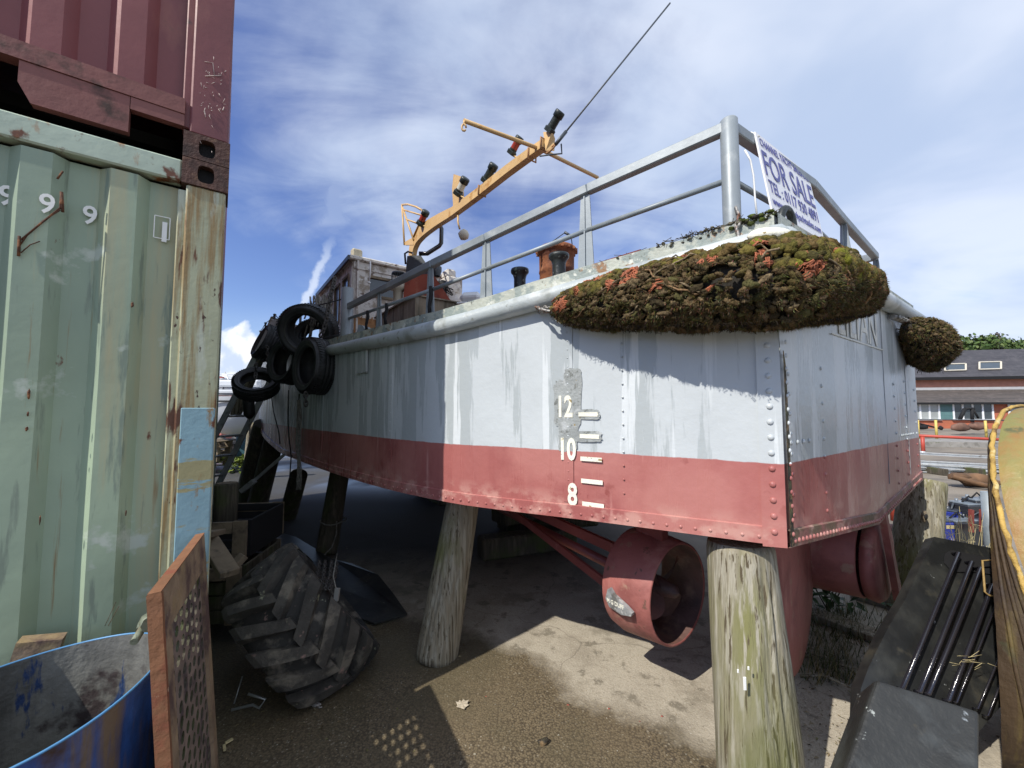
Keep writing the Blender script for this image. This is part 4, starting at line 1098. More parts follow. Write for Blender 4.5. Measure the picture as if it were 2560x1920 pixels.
mb.use('dkgrey').add(q1+q2, [(i, (i+1) % 4, 4+(i+1) % 4, 4+i) for i in range(4)]+[(4, 5, 6, 7)])
fun = build('funnel', mb, None, boat)
mb = MB(); a, b = BL.lerp(TL, .35)-dd*.012, BR.lerp(TR, .35)-dd*.012; c = a.lerp(b, .10); mb.box(c, (.085, .015, .05), ((b-a).normalized(), dd, up)); part_of('name_plate', mb, 'worn_white', fun)
mb = MB(); a = BL.lerp(BR, .58).lerp(TL.lerp(TR, .8), .62)-dd*.01; b = BL.lerp(BR, .74).lerp(TL.lerp(TR, .8), .05)-dd*.01; mb.tube([a, a.lerp(b, .5)+V((0, 0, -.02)), b], .008, 6); part_of('halyard', mb, mat('pink_rope', (.50, .27, .20), .8, 0, .1, 30, (), .3, 60), fun)
mb = MB(); a = W(1093, 668, Yf-.25); mb.lathe([(.03, -.05), (.045, 0), (.045, .04), (.02, .06), (.0001, .07)], a-up*.04, up, 12); part_of('fog_horn', mb, 'dkgrey', fun)
# fuel tank / white lockers behind
mb = MB(); a = W(1127, 735, 4.6); mb.box(a+up*.02, (.20, .22, .32), (td, ta, up), .02); mb.box(a+up*.22-td*.03, (.12, .16, .10), (td, ta, up), .02); build('white_locker', mb, 'wheel_white', boat)
mb = MB(); a = W(1104, 735, 4.3); mb.lathe([(.055, -.05), (.055, .12), (.03, .15), (.0001, .16)], a, V((.1, .1, 1)), 14)
for k in range(8): 
    q = a+V((rnd.uniform(-.08, .08), -.03, rnd.uniform(-.04, .12))); mb.tube([q, q+V((rnd.uniform(-.08, .08), 0, rnd.uniform(-.06, .08))), q+V((rnd.uniform(-.1, .1), 0, -.03))], .006, 4)
build('engine_hose', mb, 'black', boat)
mb = MB(); a = W(1180, 752, 3.6); mb.box(a+up*.02, (.21, .16, .10), (V((.97, -.2, 0)).normalized(), V((.2, .97, 0)).normalized(), up), .04); mb.box(a+up*-.04, (.24, .19, .02), (V((.97, -.2, 0)).normalized(), V((.2, .97, 0)).normalized(), up), .01); build('white_deck_box', mb, 'whitep', boat)
# mast lowered aft from the funnel top
Ym = 4.1
def mastp(px, py, t): 
    """t: how far aft along the boat axis from the funnel"""
    b0 = V((W(1034, 1021, Ym).x, Ym, 0)); c = b0-ta*t; return WPl(px, py, c, td)
mp = [(1031, 640), (1036, 612), (1052, 584), (1090, 556), (1134, 531), (1200, 482), (1270, 427), (1330, 383), (1364, 360)]
mpts = [WPl(px, py, V((W(1034, 1021, Ym).x, Ym, 0)), td) for px, py in mp]
wid = [.10, .13, .14, .105, .075, .068, .062, .056, .052]
mast_t = thing('x', 'x', 'x', (0, 0, 0)); bpy.data.objects.remove(mast_t)
mb = MB()
sm = catmull(mpts[:5], 4)[:-1]+mpts[4:]; sw = []
for i in range(4):
    for k in range(4): sw.append(wid[i]+(wid[i+1]-wid[i])*k/4)
sw += wid[4:]
vs = []
for i, p in enumerate(sm):
    t = (sm[min(i+1, len(sm)-1)]-sm[max(i-1, 0)]).normalized(); n_ = td.cross(t).normalized(); w = sw[i]
    for a, b in ((-1, -1), (1, -1), (1, 1), (-1, 1)): vs.append(p+td*a*.026+n_*b*w/2)
L_ = len(sm)
mb.add(vs, [(i*4+k, i*4+(k+1) % 4, (i+1)*4+(k+1) % 4, (i+1)*4+k) for i in range(L_-1) for k in range(4)]+[(0, 1, 2, 3), tuple((L_-1)*4+k for k in range(4))])
mast = build('mast', mb, 'yellow', boat)
pl = V((W(1034, 1021, Ym).x, Ym, 0))
def mp_(px, py, off=0.0): return WPl(px, py, pl+td*off, td)
# cross spar
c = mp_(1348, 379); a = WPl(1188, 304, V((0, 0, c.z-.03)), up); 
s0 = c-td*.55+up*-.035; s1 = c+td*.55+up*.02
mb = MB(); mb.tube([s0, c+up*.02, s1], .0125, 10); mb.tube([s1, s1-up*.03], .01, 6); mb.tube([s0, s0-up*.025], .005, 6)
mb.tube([s0-up*.04+V((math.cos(k)*.012, 0, math.sin(k)*.02)) for k in [j*.7 for j in range(9)]], .006, 6)
part_of('cross_spar', mb, 'yellow', mast)
mb = MB()
for px, py in ((1362, 362), (1330, 388), (1205, 478)):
    q = mp_(px, py); t = (mpts[-1]-mpts[5]).normalized(); n_ = td.cross(t).normalized(); mb.tube([q+td*.034*a+n_*.036*b for a, b in ((-1, -1), (1, -1), (1, 1), (-1, 1))], .006, 5, closed=True)
q = mp_(1378, 372); mb.tube([q+td*.02*math.cos(k)+ta*-.035*math.sin(k)+up*.03*math.cos(k) for k in [j*.7 for j in range(9)]], .006, 6, closed=True)
part_of('spar_lashing', mb, 'orange_ply', mast)
mb = MB(); q = mp_(1372, 365); mb.prism([q+V((-.02, 0, -.03)), q+V((.03, 0, -.03)), q+V((.035, 0, .05)), mp_(1380, 328), mp_(1358, 330)], td*.006); part_of('mast_head_bracket', mb, 'yellow', mast)
# navigation lights: foot, lens and cap along the lowered mast's own upright (now pointing aft)
ldv = (-ta*.75+up*.62+td*.1).normalized()
def navlight(px, py, lens, off=0.0, arm=None, sc=1.0):
    q = mp_(px, py, off); r = .026*sc; mb = MB()
    mb.use('lampbody').lathe([(r*1.5, -.012*sc), (r*1.5, .012*sc), (r*1.1, .018*sc)], q, ldv, 6, True, False, sm=False)
    mb.lathe([(r*1.05, .012*sc), (r*1.05, .03*sc)], q, ldv, 14)
    mb.use(lens).lathe([(r, .03*sc), (r, .082*sc)], q, ldv, 16)
    mb.use('lampbody').lathe([(r*1.22, .078*sc), (r*1.25, .11*sc), (r*1.1, .118*sc), (.0001, .119*sc)], q, ldv, 16, True)
    o = part_of('navigation_light', mb, None, mast)
    if arm:
        mb = MB(); mb.tube([q-ldv*.01, mp_(*arm)], .007, 6); part_of('lamp_bracket', mb, 'yellow', mast)
navlight(1374, 326, 'lampbody', 0, None, 1.0)
navlight(1279, 382, 'lens_red', -.03, (1306, 402), .95)
navlight(1214, 452, 'lampbody', .0, None, 1.15)
navlight(1145, 484, 'lens_clear', -.04, (1172, 500), 1.2)
navlight(1051, 559, 'lens_red', -.05, (1073, 570), 1.2)
mb = MB(); a = mp_(1142, 530); h = [mp_(1133, 522, -.01), mp_(1130, 470, -.01), mp_(1134, 435, -.01), mp_(1152, 441, -.01), mp_(1156, 515, -.01)]; mb.prism(h, td*.022); part_of('radar_fin', mb, 'yellow', mast)
mb = MB()
G_ = lambda px, py: mp_(px, py, -.03)
arc = [G_(1005, 512), G_(1020, 511), G_(1040, 517), G_(1056, 526)]
mb.tube(arc, .011, 6); mb.tube([G_(1005, 512), G_(1011, 612)], .011, 6); mb.tube([G_(1007, 520), G_(1034, 600)], .011, 6); mb.tube([G_(1056, 526), G_(1054, 545), G_(1034, 592)], .010, 6); mb.tube([G_(1010, 525), G_(1054, 538)], .010, 6); mb.tube([G_(1015, 548), G_(1043, 558)], .010, 6)
mb.prism([G_(1010, 606), G_(1034, 592), G_(1034, 612), G_(1012, 613)], td*.02)
part_of('radar_guard', mb, 'yellow', mast)
mb = MB(); mb.use('yellow').tube([mp_(1145, 532), mp_(1145, 555), mp_(1149, 572)], .009, 6)
mb.use('cream'); q = mp_(1157, 588); mb.lathe([(.0001, -.035), (.03, -.03), (.044, 0), (.044, .03), (.02, .05), (.0001, .052)], q, (ta*-.6+td*.6+up*.3), 16); part_of('hailer_horn', mb, None, mast)
mb = MB(); hp = [(1094, 552), (1104, 572), (1103, 608), (1098, 615), (1068, 634), (1048, 634)]
mb.tube([W(x, y, 3.95) for x, y in hp], .022, 10); mb.beam(W(1087, 545, 3.94), W(1100, 564, 3.94), .04, .03); mb.tube([W(1014, 660, 3.9), W(1012, 634, 3.9), W(1020, 629, 3.9), W(1032, 633, 3.9)], .010, 8)
part_of('exhaust_hose', mb, 'pipe_black', mast)
# wire stay from the mast head up out of frame
mb = MB(); q = mp_(1394, 355); e = W(1675, 8, 2.45); mb.tube([q, q.lerp(e, .5), e], .0055, 6); mb.tube([q-(e-q).normalized()*.02, q+(e-q).normalized()*.09], .011, 8)
mb.tube([q+td*.03, q+td*.035-up*.06, q-ta*.0+V((-.04, 0, -.08)), q+V((-.11, 0, -.09))], .005, 5)
part_of('wire_stay', mb, 'dkgrey', mast)
# mooring rings, corner plate and fairlead
def ring_arch(px0, px1, pyt, pyb, Y, r, name='mooring_ring'):
    a = W(px0, pyb, Y); b = W(px1, pyb+14, Y+.05); c = (a+b)/2; h = W((px0+px1)/2, pyt, Y).z-c.z
    d = (b-a)/2; mb = MB(); mb.tube([c-d-up*.02]+[c+d*-math.cos(t)+up*h*math.sin(t) for t in [k*math.pi/10 for k in range(11)]]+[c+d-up*.02], r, 12)
    return build(name, mb, 'bollard', boat)
ring_arch(1952, 1983, 515, 556, 1.50, .0145)
ring_arch(2222, 2240, 734, 757, 2.45, .014)
mb = MB(); q = W(1935, 556, 1.45); mb.prism([W(1888, 557, 1.47), W(1905, 541, 1.47), W(1928, 534, 1.47), W(1934, 541, 1.45), W(1937, 560, 1.44), W(2040, 596, 1.74), W(2040, 612, 1.74), W(1900, 575, 1.46)], V((-.02, .08, 0)))
mb.ico(W(1935, 592, 1.40), .064, (1.15, .6, .5), None, 0.05, 3)
build('corner_casting', mb, 'peel', boat)
mb = MB(); mb.ico(W(1925, 590, 1.34), .062, (1.25, .5, .45), None, 0.04, 3); build('painted_cable_clamp', mb, 'worn_white', boat)
# chain hooked on the corner post
mb = MB(); q = W(1838, 520, 1.50); chain_mb(mb, [W(1838, 515, 1.475), W(1846, 540, 1.46), W(1842, 575, 1.45), W(1850, 610, 1.43), W(1856, 640, 1.42)], .030, .0055); build('corner_chain', mb, 'chain', boat)
mb = MB(); q0, _ = side_pt(1340, 768, .03); chain_mb(mb, [q0, side_pt(1362, 778, .06)[0], side_pt(1384, 788, .10)[0], side_pt(1400, 790, .10)[0]], .032, .006); chain_mb(mb, [side_pt(1348, 784, .02)[0], side_pt(1375, 776, .05)[0], side_pt(1395, 780, .07)[0]], .03, .005); build('fender_chain', mb, 'chain', boat)
mb = MB(); chain_mb(mb, [tpt(.70, 1.96, .05), tpt(.80, 1.945, .07), tpt(.90, 1.90, .10)], .03, .0055); mb.tube([tpt(.70, 1.965, .02), tpt(.76, 1.955, .045), tpt(.82, 1.93, .07)], .017, 8); build('fender_chain', mb, 'chain', boat)
# ------------------------------------------------------------ stern gear below the hull
def nozzle(c, R_, L_, name='propeller_nozzle'):
    ax = -ta
    mb = MB(); mb.use('nozzle_red').lathe([(R_*1.06, -L_/2), (R_*1.10, -L_*.30), (R_*1.05, L_*.1), (R_, L_/2), (R_*.975, L_/2+.006), (R_*.95, L_/2)], c, ax, 48)
    mb.use('nozzle_in').lathe([(R_*.95, L_/2), (R_*.90, L_*.1), (R_*.92, -L_*.3), (R_*1.06, -L_/2)], c, ax, 48)
    o = build(name, mb, None, boat)
    mb = MB(); mb.lathe([(.0001, .12), (.03, .10), (.05, .0), (.05, -.08), (.03, -.3)], c+ax*.02, ax, 16)
    for k in range(4):
        a0 = k*math.pi/2+.5; rd = td*math.cos(a0)+up*math.sin(a0); tg = ax.cross(rd)
        vs = []; nn_ = 7
        for i in range(nn_):
            f = i/(nn_-1); r = .03+(R_*.80-.03)*f; w = R_*.36*math.sin(math.pi*(.18+.70*f)); tw = 1.0-.6*f
            d = tg*math.cos(tw)+ax*math.sin(tw)
            for e in (-1, 0, 1): vs.append(c+ax*.02+rd*r+d*w*e+ax*(.012*(1-e*e)))
        mb.add(vs, [(i*3+j, i*3+j+1, (i+1)*3+j+1, (i+1)*3+j) for i in range(nn_-1) for j in (0, 1)], True)
    part_of('propeller', mb, 'nozzle_in', o)
    return o
nc = W(1638, 1460, 2.20)
NR = .250
noz = nozzle(nc, NR, .27)
# anode with its cast lettering
mb = MB(); ax = -ta; rd = (-td*.955+up*-.10).normalized(); ac = WPl(1560, 1480, nc-td*.285, td)
ac = nc-td*NR*1.07*.985+up*(NR*-.12)-ax*.045
rd = (ac-nc); rd -= ax*rd.dot(ax); rd.normalize(); ac = nc+rd*(NR*1.085)-ax*.02; tg = ax.cross(rd); 
if tg.z < 0: tg = -tg
mb.prism([ac+ax*a+tg*b-rd*.004 for a, b in ((-.075, .0), (-.055, .055), (-.045, .062), (-.02, .035), (.05, .008), (.085, -.012), (.08, -.028), (.02, -.045), (-.055, -.035))], rd*.022)
an = part_of('zinc_anode', mb, 'anode', noz)
mb = MB(); text_mb(mb, 'M G DUFF', .030, ac+rd*.0185-ax*.066-tg*.012, ax, tg, .0008, .0006, .80)
bpy.data.objects
o_ = build('anode_lettering', mb, 'worn_white', noz)
mb = MB(); mb.tube([nc-ax*.2, nc-ax*1.9+up*.14], .028, 12); build('propeller_shaft', mb, 'hull_red', boat)
mb = MB(); mb.beam(nc-ax*.10-td*.20+up*-.02, nc-ax*1.25+up*.18-td*.1, .02, .045); mb.beam(nc-ax*.10-td*.08+up*.14, nc-ax*1.2-td*.12+up*.24, .03, .055); mb.beam(nc-td*.02+up*.20, nc-td*.02+up*.42, .05, .16, ta); build('shaft_bracket', mb, 'hull_red', boat)
# centre rudder: broad round-edged plate
def rudder(px_c, Yr, pyt, pyb, half, name='rudder', thick=.05, yaw=None):
    c = W(px_c, 1400, Yr); zt, zb = .9, zat(pyb, Yr); d = yaw or td
    pl = []
    n_ = 14
    for i in range(n_+1):
        a = -math.pi/2+math.pi*i/n_; pl.append(V((c.x, c.y, 0))+d*(half*math.cos(a))+up*((zt+zb)/2+(zt-zb)/2*math.sin(a)))
    pl += [V((c.x, c.y, zt))-d*.12, V((c.x, c.y, zb))-d*.12]
    mb = MB(); nrm_ = d.cross(up).normalized(); mb.prism([p-nrm_*thick/2 for p in pl], nrm_*thick)
    return build(name, mb, 'nozzle_red', boat)
c2 = W(1905, 1490, 1.98)
q = W(1972, 1435, 2.10); mb = MB(); mb.lathe([(.0001, -.02), (.30, -.03), (.455, -.03), (.48, -.005), (.48, .02), (.455, .035), (.30, .045), (.0001, .05)], V((q.x, q.y, .60)), (-ta*.95+td*.15), 64)
build('rudder_disc', mb, 'nozzle_red', boat)
nc3 = W(2088, 1372, 2.42)
nozzle(nc3+V((0, 0, .0)), .225, .28)
mb = MB(); mb.lathe([(.0001, -.0), (.13, .0), (.222, .02), (.228, .06), (.21, .08), (.0001, .085)], nc3-ta*.14, -ta, 40); mb.prism([nc3-ta*.235-td*.16+up*.28, nc3-ta*.235-td*.12+up*.28, nc3-ta*.235+td*.10-up*.20, nc3-ta*.235+td*.05-up*.22], -ta*.03); build('rudder_disc', mb, 'nozzle_red', boat)
mb = MB(); c = tm+ta*.6; mb.prism([V((c.x, c.y, .86)), V((c.x, c.y, .60)), V((c.x, c.y, .56))+ta*.5, V((c.x, c.y, .50))+ta*5.5, V((c.x, c.y, .86))+ta*5.5], td*.06); build('skeg', mb, 'hull_red', boat)
# ------------------------------------------------------------ rusty bucket on deck
Yb = 2.62; bq = at_ray_deck(1394, Yb); zt = zat(622, Yb); r_ = 45/1000*Yb
bk = thing('bucket', 'rusty orange steel bucket with a wire handle, on deck behind the black bollard', 'bucket', bq)
mb = MB(); h = zt-bq.z; mb.lathe([(.0001, .01), (r_*.93, 0), (r_*.95, h*.32), (r_*.99, h*.33), (r_*.96, h*.36), (r_*.97, h*.70), (r_*1.01, h*.71), (r_*.98, h*.74), (r_*.99, h*.93), (r_*1.10, h*.94), (r_*1.12, h*.98), (r_*1.02, h), (r_*.97, h*.97), (r_*.94, h*.3), (.0001, h*.3)], bq, up, 32); build('pail', mb, 'rustbucket', bk)
mb = MB(); e1 = W(1366, 636, Yb-.06); e2 = W(1432, 624, Yb+.02); mb.tube([e1, W(1378, 606, Yb-.02), W(1410, 583, Yb), W(1428, 592, Yb), e2], .0035, 6); mb.tube([W(1411, 580, Yb), W(1429, 591, Yb)], .009, 8); build('handle', mb, 'dkgrey', bk)
mb = MB()
for k in range(18):
    an = k/18*6.283; q = bq+up*(h*.955)+V((math.cos(an), math.sin(an), 0))*r_*1.12; mb.box(q, (.016, .016, .018))
build('rim_lug', mb, 'rustbucket', bk)
mb = MB(); a = W(893, 838, 3.05); mb.prism([W(878, 842, 3.05), W(892, 829, 3.05), W(896, 811, 3.05), W(905, 813, 3.05), W(924, 840, 3.05)], V((.03, .09, 0))); mb.prism([W(924, 841, 3.05), W(905, 813, 3.05), W(906, 813, 3.10), W(928, 838, 3.12)], V((.005, .0, -.005))); fl = build('fairlead', mb, 'rail', boat)
# ------------------------------------------------------------ rope fenders overgrown with moss
def frame_of(path, i):
    t = (path[min(i+1, len(path)-1)]-path[max(i-1, 0)]).normalized(); a = up-t*up.dot(t); a.normalize(); return t, a, t.cross(a)
def rope_fender(path, rad, label, n, moss_amt, name='rope_fender', orange_amt=.1, seed=1, sub=2, fine=1.0):
    rr = random.Random(seed); base = path[len(path)//2]
    t = thing(name, label, 'fender', base, 'rope fenders hung at the stern corners')
    # even spacing along the run
    acc = [0.0]
    for a_, b_ in zip(path, path[1:]): acc.append(acc[-1]+(b_-a_).length)
    NP = 80; np_, nr_ = [], []
    for k in range(NP):
        d_ = acc[-1]*k/(NP-1); i = next((j for j in range(len(acc)-1) if acc[j+1] >= d_-1e-9), len(acc)-2); g = (d_-acc[i])/max(1e-9, acc[i+1]-acc[i]); np_.append(path[i].lerp(path[i+1], g)); nr_.append(rad[i]+(rad[i+1]-rad[i])*g)
    path, rad = np_, nr_
    for _ in range(14 if n > 4000 else 0): path = [path[0]]+[(path[i-1]+path[i]*2+path[i+1])/4 for i in range(1, NP-1)]+[path[-1]]
    K = len(path)
    core = MB(); core.tube(path, [max(r*.80, .004) for r in rad], 14); core.mats = []; build('fender_core', core, mat('matted_core', (.03, .026, .02), .95, 0, .3, 30, (), .8, 60), t)
    mb = MB(); mb.use('moss'); strands = MB(); strands.use('orange'); hairs = MB(); hairs.use('moss')
    for k in range(n):
        f = rr.random() if (n < 4000 or k % 3) else min(.99, max(.01, rr.gauss(.66, .12))); i = min(int(f*(K-1)), K-2); g = f*(K-1)-i
        p = path[i].lerp(path[i+1], g); r = rad[i]+(rad[i+1]-rad[i])*g
        T, A, B = frame_of(path, i); an = rr.uniform(0, 6.283)
        nrm_ = A*math.cos(an)+B*math.sin(an)
        lump = .5+.5*noise.noise(p*7+nrm_*1.6)+.35*noise.noise(p*17+nrm_*3); 
        q = p+nrm_*r*((.80+.34*lump) if n > 4000 else (.84+.26*lump))
        upn = nrm_.z
        nz_ = noise.noise(q*7+V((seed*3, 0, 0))); nz2 = noise.noise(q*19+V((5, seed, 0)))
        if f < .02 or f > .98: q = p+nrm_*r*rr.random()
        v = rr.random()
        ora = orange_amt > 0 and nz2 > .22 and noise.noise(q*11+V((9, 9, seed))) > .02 and upn > -.2 and v < .8
        if moss_amt > 0 and upn*1.0+nz_*1.3 > .20 and not ora:
            col = rr.choice([(.100, .088, .022), (.13, .105, .028), (.080, .068, .024), (.13, .088, .034)]) if nz2 < .30 else rr.choice([(.17, .17, .025), (.14, .135, .025)])
            kind = 'moss'
        elif orange_amt > 0 and nz2 > .25 and noise.noise(q*11+V((9, 9, seed))) > .0 and upn > -.25 and v < .8:
            kind = 'orange'; col = (.1, .05, .03)
        else:
            kind = 'brown'; c_ = rr.choice([(.080, .056, .026), (.115, .080, .040), (.055, .042, .022), (.15, .11, .06), (.090, .070, .026), (.075, .068, .026)])
            e = .75+.5*rr.random(); col = tuple(x*e for x in c_)
        w1 = (T*rr.gauss(0, 1)+B*rr.gauss(0, .5)+A*rr.gauss(0, .5)); w1 = (w1-nrm_*w1.dot(nrm_)).normalized(); w2 = nrm_.cross(w1)
        s_ = rr.uniform(.005, .015)*(r/.13)**.5
        if kind == 'orange' and orange_amt > 0:
            strands.c = None
            for j in range(5):
                o = q+nrm_*.006+w2*rr.uniform(-.012, .012); L_ = rr.uniform(.012, .03)
                strands.tube([o-w1*L_-nrm_*.008, o+w2*rr.uniform(-.004, .004)+nrm_*.004, o+w1*L_-nrm_*.008], rr.uniform(.0014, .003), 4)
            continue
        mb.c = col
        if kind == 'moss': mb.ico(q, s_*1.25, (rr.uniform(1, 1.7), rr.uniform(.8, 1.2), .8), (w1, w2, nrm_), .16, sub)
        else:
            mb.ico(q, s_, (rr.uniform(.9, 1.9), rr.uniform(.55, .95), rr.uniform(.6, 1.1)), (w1, w2, nrm_), .32, sub)
        for j in range(int((11 if kind == 'brown' else 16)*fine)):
            hairs.c = tuple(x*rr.uniform(.8, 1.9) for x in col)
            d1 = (nrm_+V((rr.gauss(0, .6), rr.gauss(0, .6), rr.gauss(0, .6)))).normalized(); o = q+d1*s_*.7; w = w1*.0011 if j % 2 else w2*.0011
            L_ = rr.uniform(.004, .012) if kind == 'moss' else rr.uniform(.004, .017)
            hairs.add([o-w, o+w, o+d1*L_+up*(-.003)], [(0, 1, 2)])
    # worn rope strands showing between the tufts
    mb.c = None
    for k in range(int(n*.013)):
        f = rr.uniform(.03, .97); i = min(int(f*(K-1)), K-2); p = path[i]; r = rad[i]; T, A, B = frame_of(path, i); an = rr.uniform(-2.2, 2.2); da = rr.uniform(.25, .7)*rr.choice((-1, 1)); L_ = rr.uniform(.03, .07)
        mb.c = rr.choice([(.16, .12, .07), (.21, .16, .10), (.12, .09, .05), (.24, .15, .08)]); pts_ = []
        for j in range(6):
            g = j/5-.5; aa = an+da*g; pts_.append(p+T*(L_*2*g)+(A*math.cos(aa)+B*math.sin(aa))*r*(1.03-.35*g*g))
        pts_ = [q_+V((rr.gauss(0, .004), rr.gauss(0, .004), rr.gauss(0, .005))) for q_ in pts_]; mb.tube(pts_, rr.uniform(.0025, .0045), 5)
    # loose dark fringe below
    for k in range(int(n*.12)):
        f = rr.uniform(.05, .98); i = min(int(f*(K-1)), K-2); p = path[i]; r = rad[i]; T, A, B = frame_of(path, i)
        q = p-A*r*1.0+B*rr.uniform(-.6, .6)*r+T*rr.uniform(-.03, .03); d1 = (-A+T*rr.gauss(0, .5)+B*rr.gauss(0, .4)).normalized(); L_ = rr.uniform(.006, .022)
        hairs.c = (.04, .03, .022); m_ = q+d1*L_*.6+T*rr.gauss(0, .006); hairs.tube([q, m_, q+d1*L_+up*.004], [.0016, .0012, .0005], 3, False)
    build('moss_and_rope_tufts', mb, None, t); build('loose_fibres', hairs, None, t, recalc=False)
    if strands.v: build('orange_strands', strands, None, t)
    return t
def sidept2(px, out, py):
    s = side_at_px(px); p, nn, a, g = along(s); return WPl(px, py, V((p.x, p.y, 0))+nn*out, nn)
ctl = [(sidept2(1386, .05, 778), .030), (sidept2(1425, .075, 768), .072), (sidept2(1520, .10, 755), .106), (sidept2(1640, .115, 743), .120), (sidept2(1760, .13, 726), .130)]
cz = W(1880, 700, 1.27)
ctl += [(W(1872, 711, 1.30), .140), (W(1975, 708, 1.345), .142), (W(2060, 714, 1.54), .132), (W(2112, 726, 1.74), .118), (W(2140, 738, 1.88), .095), (W(2156, 748, 1.96), .05)]
path = catmull([c[0] for c in ctl], 7); rads_ = [v.x for v in catmull([V((c[1], 0, 0)) for c in ctl], 7)]
rope_fender(path, rads_, 'long rope fender overgrown with moss and orange strands, wrapped round the near stern corner', 12500, 1.0, orange_amt=.10, seed=3, sub=2, fine=1.0)
ctl = [(tpt(.765, 1.93, .05), .025), (tpt(.79, 1.905, .08), .07), (tpt(.83, 1.865, .11), .108), (tpt(.87, 1.82, .12), .120), (tpt(.91, 1.775, .10), .112), (tpt(.945, 1.735, .06), .06)]
path = catmull([c[0] for c in ctl], 5); rads_ = [v.x for v in catmull([V((c[1], 0, 0)) for c in ctl], 5)]
rope_fender(path, rads_, 'short dark knotted rope fender hung at the far stern corner', 1900, .0, orange_amt=.0, seed=8, sub=1, fine=.8)
# ------------------------------------------------------------ for sale sign
S1 = W(1888, 328, 1.585); S2 = W(2021, 435, 1.885); S2.z = S1.z
B1 = W(1928, 524, 1.535); B2 = W(2044, 598, 1.835); B2.z = B1.z
xd = (S2-S1).normalized(); yd = ((S1-B1)-xd*(S1-B1).dot(xd)).normalized(); Wd = (S2-S1).length; Hd = (S1-B1).dot(yd)
zn = xd.cross(yd)
sg = thing('for_sale_sign', 'white for sale sign board with navy lettering tied to the stern railing', 'sign', S1)
O_ = S1-yd*Hd
mb = MB(); mb.box(O_+xd*Wd/2+yd*Hd/2-zn*.004, (Wd, Hd, .007), (xd, yd, zn), .001); build('board', mb, 'sign', sg)
def stext(txt, size, x, y, sx, off=0.0, al='CENTER'):
    mb = MB(); text_mb(mb, txt, size, O_+xd*(Wd*x)+yd*(Hd*y)+zn*.0012, xd, yd, .0005, off, sx, al); return mb
def fit(txt, size, y, width, off):
    """squeeze a line to the width it has on the board"""
    t_ = MB(); text_mb(t_, txt, size, (0, 0, 0), (1, 0, 0), (0, 1, 0), .0005, off, 1.0, 'LEFT'); xs_ = [v.x for v in t_.v]; sx = Wd*width/(max(xs_)-min(xs_))
    mb = MB(); text_mb(mb, txt, size, O_+xd*(Wd*(.5-width/2)-min(xs_)*sx)+yd*(Hd*y)+zn*.0012, xd, yd, .0005, off, sx, 'LEFT'); return mb, sx, min(xs_)
for txt, sz, y, w, off in (('CHANNEL YACHT SALES LTD', .052, .845, .92, .0), ('FOR SALE', .165, .465, .94, .0012), ('TEL : 0117 930 4891', .080, .255, .92, .0004), ('www.channelyachtsales.com', .050, .10, .92, .0001)):
    mb, sx, mn = fit(txt, sz, y, w, off)
    if txt == 'FOR SALE':    # slab serifs at stem ends
        xs_ = sorted((v-O_).dot(xd) for v in mb.v); 
    build('lettering', mb, 'ink', sg)
mb = MB()
mb.tube([S1+xd*.02-yd*.02+zn*.004, S1+xd*.018+yd*.02-zn*.02, S1+xd*.01-zn*.06], .003, 5); build('cable_tie', mb, 'whitep', sg); mb = MB(); mb.tube([S2-xd*.02-yd*.02+zn*.004, S2-xd*.015+yd*.025-zn*.02, S2-zn*.06], .003, 5); build('cable_tie', mb, 'whitep', sg); mb = MB(); mb.tube([B2-xd*.01+zn*.003+V((math.cos(k)*.007, 0, math.sin(k)*.012-.004)) for k in [j*.7 for j in range(10)]], .0022, 5); build('cable_tie', mb, 'whitep', sg); mb = MB()
mb.tube([W(1862, 375, 1.5), W(1876, 400, 1.5), W(1884, 440, 1.5), W(1888, 500, 1.5), W(1893, 545, 1.5)], .0035, 6)
build('cable_tie', mb, 'whitep', sg)
